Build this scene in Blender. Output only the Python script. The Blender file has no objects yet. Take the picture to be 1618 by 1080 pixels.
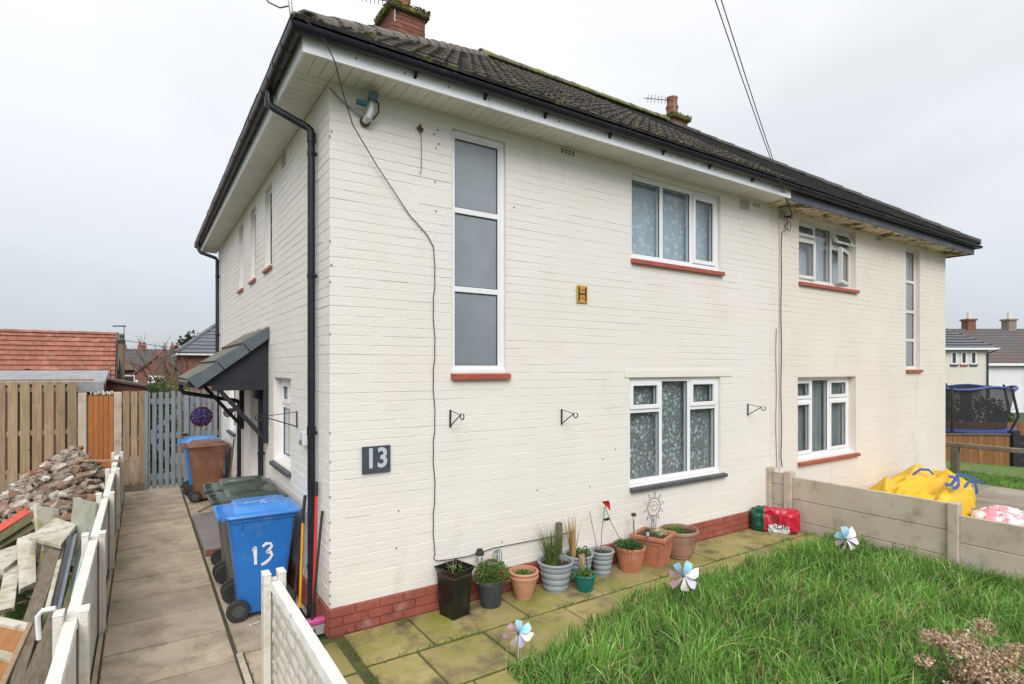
import bpy, bmesh, math, random
from mathutils import Vector, Matrix, noise
R = math.radians
PI = math.pi
S = bpy.context.scene
COL = S.collection
random.seed(13)
rnd = random.Random(7)

# ------------------------------------------------------------------ camera
cd = bpy.data.cameras.new('camera')
cam = bpy.data.objects.new('camera', cd)
COL.objects.link(cam)
CAM = Vector((-1.351, -4.875, 2.31))
cam.location = CAM
cam.rotation_euler = (R(90), 0, R(-33.53))
cd.sensor_width = 36
cd.lens = 19.65
cd.shift_y = 0.0259
cd.clip_start = 0.05
cd.clip_end = 2000
S.camera = cam
# ------------------------------------------------------------------ light
SUN_EL, SUN_AZ = 38, 208        # azimuth clockwise from +Y (north)
S.view_settings.view_transform = 'Standard'
S.view_settings.look = 'None'
S.view_settings.exposure = 0.72
S.view_settings.gamma = 1
W = bpy.data.worlds.new('World')
S.world = W
W.use_nodes = True
nt = W.node_tree
nt.nodes.clear()
N = lambda t: nt.nodes.new(t)
out = N('ShaderNodeOutputWorld')
sky = N('ShaderNodeTexSky')
sky.sky_type = 'NISHITA'
sky.sun_disc = False
sky.sun_elevation = R(SUN_EL)
sky.sun_rotation = R(SUN_AZ)
bg1 = N('ShaderNodeBackground'); bg1.inputs[1].default_value = 0.1
nt.links.new(sky.outputs[0], bg1.inputs[0])
tc = N('ShaderNodeTexCoord')
sep = N('ShaderNodeSeparateXYZ'); nt.links.new(tc.outputs['Generated'], sep.inputs[0])
# overcast brightness by elevation (brighter towards the zenith all round)
rmp = N('ShaderNodeValToRGB')
els = [(0.0, (.31, .335, .375)), (.045, (.36, .382, .42)), (.16, (.455, .47, .50)), (.34, (.575, .582, .598)), (.55, (.65, .653, .66)), (1.0, (1.05, 1.04, 1.03))]
while len(rmp.color_ramp.elements) < len(els):
    rmp.color_ramp.elements.new(.5)
for e, (p, c) in zip(rmp.color_ramp.elements, els):
    e.position = p; e.color = (*c, 1)
mp = N('ShaderNodeMapping'); mp.inputs['Scale'].default_value = (1, 1, 2.0)
nt.links.new(tc.outputs['Generated'], mp.inputs[0])
ns = N('ShaderNodeTexNoise'); ns.inputs['Scale'].default_value = 1.7
ns.inputs['Detail'].default_value = 6; ns.inputs['Roughness'].default_value = .5
ns.inputs['Distortion'].default_value = .4
nt.links.new(mp.outputs[0], ns.inputs[0])
mr = N('ShaderNodeMapRange'); mr.inputs[1].default_value = .36; mr.inputs[2].default_value = .62
mr.inputs[3].default_value = .90; mr.inputs[4].default_value = 1.07
nt.links.new(ns.outputs[0], mr.inputs[0])
nt.links.new(sep.outputs[2], rmp.inputs[0])
bg2 = N('ShaderNodeBackground')
nt.links.new(rmp.outputs[0], bg2.inputs[0]); nt.links.new(mr.outputs[0], bg2.inputs[1])
mx = N('ShaderNodeMixShader'); mx.inputs[0].default_value = .9
nt.links.new(bg1.outputs[0], mx.inputs[1]); nt.links.new(bg2.outputs[0], mx.inputs[2])
nt.links.new(mx.outputs[0], out.inputs[0])
sd = bpy.data.lights.new('sun', 'SUN'); sd.energy = 1.5; sd.angle = R(35); sd.color = (1, .98, .95)
so = bpy.data.objects.new('sun', sd); COL.objects.link(so)
dirv = Vector((math.sin(R(SUN_AZ)) * math.cos(R(SUN_EL)), math.cos(R(SUN_AZ)) * math.cos(R(SUN_EL)), math.sin(R(SUN_EL))))
so.rotation_euler = dirv.to_track_quat('Z', 'Y').to_euler()
so.location = dirv * 30

# ------------------------------------------------------------------ materials
MATS = {}
def mat(name, c, c2=None, scale=4., rough=.6, bump=0., bscale=40., metal=0., stain=None, stain2=None,
        grain=None, spec=.5, coat=0., rvar=0., attr=False, contrast=(.35, .65)):
    """colour c varied to c2 by world noise; stain = (colour, scale, lo, hi[, stretch]); grain = (x,y,z) scale of streaks"""
    m = bpy.data.materials.new(name); m.use_nodes = True
    t = m.node_tree; b = t.nodes['Principled BSDF']; L = t.links
    b.inputs['Roughness'].default_value = rough; b.inputs['Metallic'].default_value = metal
    b.inputs['Specular IOR Level'].default_value = spec
    if coat: b.inputs['Coat Weight'].default_value = coat
    g = t.nodes.new('ShaderNodeNewGeometry')
    def noi(sc, det=5, st=None, ro=.6):
        n = t.nodes.new('ShaderNodeTexNoise'); n.inputs['Scale'].default_value = sc
        n.inputs['Detail'].default_value = det; n.inputs['Roughness'].default_value = ro
        if st:
            q = t.nodes.new('ShaderNodeMapping'); q.inputs['Scale'].default_value = st
            L.new(g.outputs['Position'], q.inputs[0]); L.new(q.outputs[0], n.inputs[0])
        else:
            L.new(g.outputs['Position'], n.inputs[0])
        return n
    def rng(sock, lo, hi, a=0., bb=1.):
        r = t.nodes.new('ShaderNodeMapRange'); r.inputs[1].default_value = lo; r.inputs[2].default_value = hi
        r.inputs[3].default_value = a; r.inputs[4].default_value = bb
        L.new(sock, r.inputs[0]); return r.outputs[0]
    def mixc(f, a, bc):
        x = t.nodes.new('ShaderNodeMix'); x.data_type = 'RGBA'
        L.new(f, x.inputs[0])
        for s, v in ((x.inputs[6], a), (x.inputs[7], bc)):
            if hasattr(v, 'links'): L.new(v, s)
            else: s.default_value = (*v, 1)
        return x.outputs[2]
    if attr:
        a = t.nodes.new('ShaderNodeVertexColor'); a.layer_name = 'tint'; cur = a.outputs[0]
    else:
        if c2 is None: c2 = tuple(v * .86 for v in c)
        n = noi(scale, 6, grain)
        cur = mixc(rng(n.outputs[0], *contrast), c, c2)
        oi = t.nodes.new('ShaderNodeObjectInfo')
        hsv = t.nodes.new('ShaderNodeHueSaturation')
        L.new(cur, hsv.inputs['Color']); L.new(rng(oi.outputs['Random'], 0, 1, 1 - rvar, 1 + rvar), hsv.inputs['Value'])
        cur = hsv.outputs[0]
    for st in (stain, stain2):
        if st:
            n = noi(st[1], 7, st[4] if len(st) > 4 else None, .65)
            cur = mixc(rng(n.outputs[0], st[2], st[3]), cur, st[0])
    L.new(cur, b.inputs['Base Color'])
    if bump:
        n = noi(bscale, 6, grain)
        bp = t.nodes.new('ShaderNodeBump'); bp.inputs['Strength'].default_value = min(1, bump)
        bp.inputs['Distance'].default_value = .02 * bump
        L.new(n.outputs[0], bp.inputs['Height']); L.new(bp.outputs[0], b.inputs['Normal'])
    MATS[name] = m
    return m
m_wall = mat('cream_masonry_paint', (.765, .735, .69), (.73, .695, .645), .9, .6, .55, 45, stain=((.60, .56, .47), 2.6, .60, .90, (1, 1, .3)), stain2=((.74, .61, .50), 1.1, .58, .9))
m_wall2 = mat('cream_masonry_paint_aged', (.745, .695, .63), (.69, .64, .57), .8, .7, .55, 45, stain=((.40, .35, .28), 1.6, .6, .9, (1, 1, .3)), stain2=((.5, .5, .36), 5, .66, .9))
m_plinth = mat('red_plinth_paint', (.34, .095, .07), (.25, .07, .052), 6, .55, .5, 60, stain=((.36, .20, .18), 5, .56, .72), stain2=((.09, .05, .035), 11, .58, .75))
m_redsill = mat('red_sill_paint', (.42, .095, .06), (.33, .075, .05), 8, .5, .3, 50, stain=((.12, .05, .04), 14, .58, .75))
m_greysill = mat('slate_grey_sill', (.085, .085, .095), (.06, .06, .068), 6, .5, .3, 40)
m_upvc = mat('white_upvc', (.80, .81, .83), (.76, .77, .79), 3, .3, stain=((.55, .55, .52), 9, .62, .9))
m_upvc_old = mat('weathered_white_upvc', (.72, .72, .71), (.62, .61, .58), 3, .4, stain=((.35, .33, .28), 8, .58, .85))
m_soffit = mat('cream_soffit_board', (.74, .73, .68), (.68, .665, .61), 2.5, .5, stain=((.42, .40, .34), 6, .60, .9), rvar=.03)
m_soffit2 = mat('peeling_soffit_paint', (.70, .62, .47), (.60, .51, .37), 2.2, .8, .6, 20, stain=((.10, .06, .03), 3.4, .53, .57), stain2=((.30, .20, .12), 9, .54, .60))
m_fascia = mat('white_fascia', (.88, .89, .93), (.84, .85, .89), 1.5, .35, stain=((.42, .43, .43), 3.2, .6, .9))
m_fascia2 = mat('blue_black_fascia_paint', (.055, .062, .085), (.10, .105, .125), 2.5, .5, .3, 30, stain=((.16, .17, .18), 6, .55, .8, (1, 1, .4)))
m_black = mat('black_upvc', (.010, .012, .019), (.016, .018, .025), 5, .33, stain=((.07, .07, .07), 5, .58, .9), spec=.35)
m_blackpaint = mat('black_wood_paint', (.009, .010, .017), (.016, .017, .025), 5, .7, .2, 30)
m_tile = mat('weathered_roof_tile', (.050, .045, .040), (.085, .076, .064), 7, .85, .8, 40, stain=((.20, .21, .045), 7.5, .585, .66), stain2=((.26, .25, .20), 14, .62, .70), rvar=.2)
m_tile2 = mat('dark_roof_tile', (.050, .048, .050), (.075, .070, .068), 6, .85, .8, 40, stain=((.10, .095, .085), 12, .6, .75), rvar=.2)
m_hip = mat('grey_hip_tile', (.17, .145, .125), (.11, .095, .08), 8, .9, .8, 40, stain=((.12, .14, .03), 3.6, .60, .68), stain2=((.36, .31, .25), 12, .6, .7), rvar=.15)
m_ridge = mat('mossy_ridge_tile', (.16, .135, .115), (.10, .085, .07), 8, .9, .8, 40, stain=((.17, .19, .03), 3.6, .47, .56), stain2=((.30, .27, .2), 12, .6, .7), rvar=.15)
m_moss = mat('moss', (.085, .10, .02), (.13, .13, .035), 20, .95, 1, 90)
m_brick = mat('old_red_brick', (.24, .085, .055), (.16, .06, .042), 9, .85, .6, 60, stain=((.06, .045, .04), 8, .6, .72), rvar=.22)
m_brickfar = mat('far_red_brick', (.24, .11, .085), (.18, .08, .06), 5, .9, .3, 20, rvar=.12)
m_mortar = mat('mortar', (.34, .30, .26), (.26, .23, .2), 10, .95)
m_terrapot = mat('chimney_pot_clay', (.36, .15, .09), (.27, .11, .07), 8, .8, .3, 30)
m_conc = mat('concrete_slab', (.47, .385, .285), (.35, .28, .205), 3.2, .85, .5, 130, stain=((.19, .155, .11), 3.4, .50, .74), stain2=((.17, .18, .09), 1.1, .56, .75), rvar=.14)
m_flag = mat('algae_patio_slab', (.39, .315, .125), (.30, .24, .10), 1.7, .75, .5, 110, stain=((.22, .225, .035), 1.5, .47, .66), stain2=((.10, .085, .05), 2.3, .50, .68), rvar=.12)
m_flagclean = mat('pale_patio_slab', (.30, .26, .20), (.21, .185, .15), 1.3, .8, .4, 110, stain=((.12, .11, .085), 2.1, .52, .75), rvar=.16)
m_joint = mat('mossy_joint_soil', (.085, .075, .035), (.10, .13, .025), 7, .95, 1, 60)
m_soil = mat('dark_soil', (.055, .042, .030), (.035, .028, .02), 9, .95, 1, 40)
m_ground = mat('grassy_ground', (.055, .085, .02), (.04, .055, .018), 2.5, .95, 1, 30)
m_cfence = mat('grey_concrete_panel', (.54, .465, .37), (.46, .39, .305), 1.6, .85, .5, 70, stain=((.24, .205, .15), 3.4, .52, .76), stain2=((.48, .44, .40), 1.8, .56, .7))
m_wfence = mat('white_painted_concrete', (.72, .70, .64), (.60, .575, .50), 3, .8, .7, 50, stain=((.33, .30, .20), 4.5, .56, .78), stain2=((.52, .47, .40), 2, .55, .7))
m_wtop = mat('white_coping_paint', (.80, .79, .75), (.70, .69, .64), 6, .7, .8, 60, stain=((.40, .36, .28), 12, .62, .75))
m_newwood = mat('new_timber', (.36, .255, .155), (.24, .165, .10), 3, .75, .3, 12, grain=(9, 9, .9), stain=((.15, .07, .03), 5.5, .63, .70), stain2=((.24, .21, .14), 1.4, .55, .8), rvar=.2)
m_gatewood = mat('grey_gate_paint', (.215, .245, .27), (.16, .185, .20), 4, .6, .3, 20, grain=(6, 6, .7), stain=((.10, .12, .10), 7, .58, .8), rvar=.08)
m_orange = mat('orange_stained_timber', (.42, .155, .035), (.33, .11, .025), 3, .6, .3, 12, grain=(9, 9, .8), stain=((.16, .05, .015), 7, .66, .74), rvar=.08)
m_oldwood = mat('weathered_timber', (.19, .15, .11), (.11, .085, .06), 5, .85, .6, 12, grain=(9, 1.3, 9), stain=((.10, .11, .05), 5, .55, .7), rvar=.2)
m_greenwood = mat('algae_timber', (.135, .13, .055), (.09, .085, .04), 5, .85, .6, 12, grain=(9, 1.3, 9), rvar=.2)
m_whitewood = mat('dirty_white_board', (.56, .53, .46), (.44, .41, .33), 4, .7, .4, 30, stain=((.30, .27, .12), 4.2, .50, .68), stain2=((.22, .17, .12), 8, .55, .72), rvar=.12)
m_greygreen = mat('grey_green_board', (.33, .335, .28), (.25, .25, .20), 5, .7, .5, 30, stain=((.18, .18, .10), 6, .56, .75))
m_ply = mat('orange_plywood', (.40, .17, .04), (.30, .12, .03), 5, .6, grain=(9, 1, 9), scale=4) if False else mat('orange_plywood', (.40, .17, .04), (.30, .12, .03), 4, .6, grain=(9, 1, 9))
m_rub_brown = mat('rubble_brick', (.33, .19, .13), (.19, .115, .08), 14, .9, 1, 50, stain=((.32, .27, .22), 9, .52, .68), rvar=.35)
m_rub_grey = mat('rubble_concrete', (.40, .335, .275), (.26, .215, .175), 12, .9, 1, 50, stain=((.12, .09, .07), 8, .55, .7), rvar=.3)
m_rub_red = mat('rubble_red_brick', (.30, .10, .05), (.22, .075, .045), 10, .9, .8, 50, rvar=.25)
m_rub_white = mat('rubble_plaster', (.60, .56, .50), (.46, .42, .36), 12, .9, .8, 50, rvar=.15)
m_hotred = mat('orange_red_plastic', (.75, .07, .015), (.6, .06, .02), 6, .4)
m_blueplastic = mat('blue_bin_plastic', (.018, .165, .53), (.016, .14, .45), 3, .38, .15, 200, stain=((.10, .22, .46), 4, .54, .8), stain2=((.20, .19, .17), 7, .64, .84))
m_bluelid = mat('blue_lid_plastic', (.06, .24, .62), (.045, .20, .55), 4, .33, .15, 150, stain=((.22, .38, .66), 6, .6, .82))
m_greybin = mat('grey_bin_plastic', (.075, .082, .068), (.11, .11, .095), 3, .45, .15, 150, stain=((.18, .17, .14), 5, .58, .85))
m_greenlid = mat('dark_green_lid_plastic', (.028, .045, .034), (.05, .07, .055), 4, .3, .15, 120, stain=((.20, .21, .19), 6, .6, .75))
m_brownbin = mat('brown_bin_plastic', (.20, .085, .048), (.16, .065, .038), 3, .5, .15, 150, stain=((.30, .19, .13), 4, .54, .8))
m_rubber = mat('black_rubber', (.015, .015, .016), (.03, .03, .03), 8, .75, stain=((.09, .08, .065), 12, .62, .85))
m_whitepaint = mat('white_paint_marks', (.78, .79, .80), (.70, .72, .76), 20, .6)
m_signblack = mat('slate_plaque', (.045, .055, .072), (.065, .075, .09), 25, .5, .3, 90)
m_signnum = mat('plaque_numerals', (.50, .55, .62), (.46, .51, .58), 12, .5)
m_yellow = mat('hydrant_yellow', (.60, .36, .05), (.50, .30, .06), 20, .45)
m_blackink = mat('black_sign_ink', (.02, .018, .018), None, 10, .5)
m_redink = mat('red_sign_ink', (.5, .05, .03), None, 10, .5)
m_iron = mat('black_iron', (.014, .013, .013), (.03, .025, .02), 20, .6)
m_rust = mat('rusty_iron', (.085, .05, .035), (.05, .035, .03), 30, .8, .4, 60)
m_cable = mat('grey_cable', (.045, .043, .042), None, 5, .6)
m_cablelight = mat('pale_cable', (.30, .29, .28), None, 5, .6)
m_alu = mat('dull_aluminium', (.35, .36, .37), (.2, .2, .2), 20, .45, metal=.7)
m_camwhite = mat('camera_white_plastic', (.62, .65, .66), (.5, .53, .55), 20, .4)
m_camblue = mat('camera_blue_plastic', (.02, .10, .15), (.03, .12, .17), 20, .4)
m_terra = mat('terracotta_plastic', (.45, .175, .095), (.38, .14, .08), 7, .6, .3, 60, stain=((.52, .30, .20), 4, .56, .75), rvar=.06)
m_terrapale = mat('pale_terracotta_plastic', (.52, .26, .155), (.45, .22, .13), 7, .6, .3, 60, stain=((.34, .19, .11), 5, .58, .75))
m_terraold = mat('weathered_terracotta_plastic', (.34, .19, .13), (.27, .14, .10), 7, .75, .3, 60, stain=((.40, .30, .22), 6, .54, .75), stain2=((.16, .12, .07), 6, .6, .8))
m_greypot = mat('grey_pot_plastic', (.29, .32, .35), (.25, .28, .31), 6, .5, .2, 60, stain=((.17, .18, .17), 7, .58, .8))
m_darkpot = mat('charcoal_pot_plastic', (.038, .043, .052), (.05, .055, .064), 8, .45, .2, 60, stain=((.09, .09, .09), 7, .6, .85))
m_blackpot = mat('black_gloss_planter', (.007, .007, .007), (.012, .012, .011), 8, .25, .1, 60, stain=((.05, .045, .035), 7, .55, .85, (1, 1, .4)))
m_greenpot = mat('green_pot_plastic', (.008, .15, .12), (.008, .125, .10), 8, .4, .1, 60)
m_compost = mat('compost', (.045, .032, .022), (.075, .05, .035), 30, .95, 1, 90)
m_leaf = mat('leaf_green', (.07, .16, .03), attr=True, rough=.55)
m_tramp = mat('blue_trampoline_pad', (.045, .075, .30), (.04, .065, .26), 5, .5)
m_bag = mat('yellow_woven_bag', (.72, .45, .010), (.66, .38, .008), 4, .5, .2, 60, stain=((.80, .62, .12), 3, .56, .75))
m_bagstrap = mat('blue_webbing', (.035, .07, .26), (.05, .09, .3), 20, .7)
m_pinkbag = mat('pink_white_plastic_bag', (.72, .70, .72), (.70, .25, .30), 7, .35, contrast=(.48, .56))
m_redroof = mat('red_concrete_tile', (.31, .115, .075), (.24, .09, .06), 4, .85, .3, 20, stain=((.40, .21, .15), 3, .52, .7), rvar=.14)
m_felt = mat('grey_shed_felt', (.30, .31, .32), (.22, .23, .24), 3, .8, .4, 30)
m_maroon = mat('maroon_shed_paint', (.13, .04, .035), (.10, .032, .03), 4, .7)
m_slateroof = mat('far_slate_roof', (.085, .08, .085), (.11, .10, .10), 1, .85, .3, 12, stain=((.13, .075, .055), .5, .5, .62), rvar=.06)
m_greytile = mat('grey_interlocking_tile', (.105, .115, .13), (.13, .14, .155), 3, .7, rvar=.08)
m_creamfar = mat('cream_render', (.66, .64, .56), (.60, .58, .50), 1, .8)
m_whitefar = mat('white_render', (.72, .73, .75), (.65, .66, .68), 1, .8)
m_darkglass = mat('dark_window_glass', (.03, .035, .04), (.06, .065, .07), 2, .08)
m_asphalt = mat('asphalt', (.055, .055, .058), (.045, .045, .047), 3, .9, .6, 90)
m_tarpath = mat('grey_path', (.20, .20, .20), (.15, .15, .15), 3, .9, .6, 90)
m_fencebrown = mat('brown_stained_fence', (.27, .125, .045), (.19, .085, .03), 3, .8, .3, 12, grain=(5, 5, .8), rvar=.15)
m_dark = mat('dark_interior', (.05, .05, .05), None, 1, .9)
m_purple = mat('purple_topiary_leaf', (.055, .03, .14), attr=True, rough=.6)
m_pin = [mat('pinwheel_blue', (.30, .60, .85), (.42, .70, .88), 30, .25), mat('pinwheel_pink', (.85, .45, .65), (.80, .55, .72), 30, .25), mat('pinwheel_white', (.80, .78, .76), (.78, .70, .66), 30, .25), mat('pinwheel_lilac', (.60, .55, .80), (.70, .62, .82), 30, .25)]
m_orangep = mat('yellow_handle', (.75, .32, .012), None, 8, .4)
m_redh = mat('red_handle', (.62, .03, .025), None, 8, .4)
m_pinkb = mat('pink_broom_edge', (.60, .10, .30), None, 8, .5)
m_bristle = mat('grey_bristle', (.45, .44, .46), (.35, .34, .36), 60, .8)
m_green_bag = mat('dark_green_sack', (.010, .085, .05), None, 8, .35)
m_red_bag = mat('crimson_sack', (.55, .015, .045), None, 8, .35)
m_white_bag = mat('white_label_print', (.74, .76, .79), (.62, .68, .72), 18, .35)
m_ramp = mat('grey_board_ramp', (.21, .19, .19), (.16, .145, .145), 3, .55, .3, 40, stain=((.28, .20, .19), 3, .55, .75))

for nm_ in ('leaf_green', 'purple_topiary_leaf'):
    t_ = MATS[nm_].node_tree; pb = t_.nodes['Principled BSDF']; ot = t_.nodes['Material Output']
    tl = t_.nodes.new('ShaderNodeBsdfTranslucent'); ms_ = t_.nodes.new('ShaderNodeMixShader'); ms_.inputs[0].default_value = .35
    t_.links.new(pb.inputs['Base Color'].links[0].from_socket, tl.inputs[0]); t_.links.new(pb.outputs[0], ms_.inputs[1]); t_.links.new(tl.outputs[0], ms_.inputs[2]); t_.links.new(ms_.outputs[0], ot.inputs[0])
def leafmat(name, trans=.35):
    m = MATS[name]; b = m.node_tree.nodes['Principled BSDF']
    try: b.inputs['Subsurface Weight'].default_value = 0
    except Exception: pass
    return m
def glass(name, tint, rough, fac):
    m = bpy.data.materials.new(name); m.use_nodes = True; t = m.node_tree; t.nodes.clear()
    o = t.nodes.new('ShaderNodeOutputMaterial'); mxx = t.nodes.new('ShaderNodeMixShader')
    tr = t.nodes.new('ShaderNodeBsdfTransparent'); tr.inputs[0].default_value = (*tint, 1)
    gl = t.nodes.new('ShaderNodeBsdfGlossy'); gl.inputs['Roughness'].default_value = rough
    lw = t.nodes.new('ShaderNodeLayerWeight'); lw.inputs[0].default_value = .5
    pw = t.nodes.new('ShaderNodeMath'); pw.operation = 'POWER'; pw.inputs[1].default_value = 4.5
    ma = t.nodes.new('ShaderNodeMath'); ma.operation = 'MULTIPLY_ADD'; ma.inputs[1].default_value = .9; ma.inputs[2].default_value = fac
    ma.use_clamp = True
    t.links.new(lw.outputs['Facing'], pw.inputs[0]); t.links.new(pw.outputs[0], ma.inputs[0]); t.links.new(ma.outputs[0], mxx.inputs[0])
    t.links.new(tr.outputs[0], mxx.inputs[1]); t.links.new(gl.outputs[0], mxx.inputs[2]); t.links.new(mxx.outputs[0], o.inputs[0])
    return m
m_glass = glass('window_glass', (.94, .96, .97), .01, .04)
m_obscure = mat('obscured_glass', (.25, .29, .32), (.17, .20, .225), 1.1, .22, .5, 160, spec=.8)
m_obscure.node_tree.nodes['Principled BSDF'].inputs['Coat Weight'].default_value = 1
m_obscure.node_tree.nodes['Principled BSDF'].inputs['Coat Roughness'].default_value = .02
def lace(name, scale, netalpha, col, netcol, vine_=.8, size=1.):
    m = bpy.data.materials.new(name); m.use_nodes = True; t = m.node_tree; L = t.links
    b = t.nodes['Principled BSDF']; b.inputs['Roughness'].default_value = .9
    b.inputs['Base Color'].default_value = (*col, 1)
    g = t.nodes.new('ShaderNodeNewGeometry')
    mpp = t.nodes.new('ShaderNodeMapping'); mpp.inputs['Scale'].default_value = (scale, 0, scale)
    L.new(g.outputs['Position'], mpp.inputs[0])
    v = t.nodes.new('ShaderNodeTexVoronoi'); v.inputs['Scale'].default_value = 1; v.inputs['Randomness'].default_value = .75
    L.new(mpp.outputs[0], v.inputs[0])
    sub = t.nodes.new('ShaderNodeVectorMath'); sub.operation = 'SUBTRACT'
    L.new(mpp.outputs[0], sub.inputs[0]); L.new(v.outputs['Position'], sub.inputs[1])
    sp = t.nodes.new('ShaderNodeSeparateXYZ'); L.new(sub.outputs[0], sp.inputs[0])
    def mth(op, a, bb=None, cc=None):
        q = t.nodes.new('ShaderNodeMath'); q.operation = op
        for i, x in enumerate((a, bb, cc)):
            if x is None: continue
            if hasattr(x, 'links'): L.new(x, q.inputs[i])
            else: q.inputs[i].default_value = x
        return q.outputs[0]
    ang = mth('ARCTAN2', sp.outputs[2], sp.outputs[0])
    pet = mth('COSINE', mth('MULTIPLY', ang, 5))
    rad = mth('MULTIPLY_ADD', pet, .13 * size, .30 * size)
    d = v.outputs['Distance']
    fl = mth('LESS_THAN', d, rad); cen = mth('GREATER_THAN', d, .09)
    f = mth('MULTIPLY', fl, cen)
    v2 = t.nodes.new('ShaderNodeTexVoronoi'); v2.feature = 'DISTANCE_TO_EDGE'; v2.inputs['Scale'].default_value = 1.7
    L.new(mpp.outputs[0], v2.inputs[0])
    vine = mth('LESS_THAN', v2.outputs[0], .045)
    f = mth('MAXIMUM', f, mth('MULTIPLY', vine, vine_))
    n = t.nodes.new('ShaderNodeTexNoise'); n.inputs['Scale'].default_value = 2.5; L.new(mpp.outputs[0], n.inputs[0])
    al = mth('MULTIPLY_ADD', f, .93 - netalpha, netalpha)
    L.new(al, b.inputs['Alpha'])
    cx_ = t.nodes.new('ShaderNodeMix'); cx_.data_type = 'RGBA'; L.new(f, cx_.inputs[0]); cx_.inputs[6].default_value = (*netcol, 1); cx_.inputs[7].default_value = (*col, 1); L.new(cx_.outputs[2], b.inputs['Base Color'])
    return m
m_lace = lace('flower_lace', 15, .40, (.64, .69, .70), (.36, .41, .41), .6)
m_lace2 = lace('flower_voile', 13, .92, (.66, .75, .80), (.40, .48, .54), .25, .95)
m_drape = mat('pale_curtain', (.50, .53, .56), (.40, .43, .46), 3, .9, grain=(14, 14, .3))
m_dimdrape = mat('dim_curtain', (.30, .33, .34), (.17, .19, .20), 3, .9, grain=(14, 14, .3))
m_blind = mat('blue_grey_blind', (.34, .39, .43), (.30, .35, .39), 3, .9)
def mesh_net():
    m = bpy.data.materials.new('black_safety_net'); m.use_nodes = True; t = m.node_tree
    b = t.nodes['Principled BSDF']; b.inputs['Base Color'].default_value = (.03, .03, .035, 1); b.inputs['Roughness'].default_value = .8
    b.inputs['Alpha'].default_value = .62
    return m
m_net = mesh_net()

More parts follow.
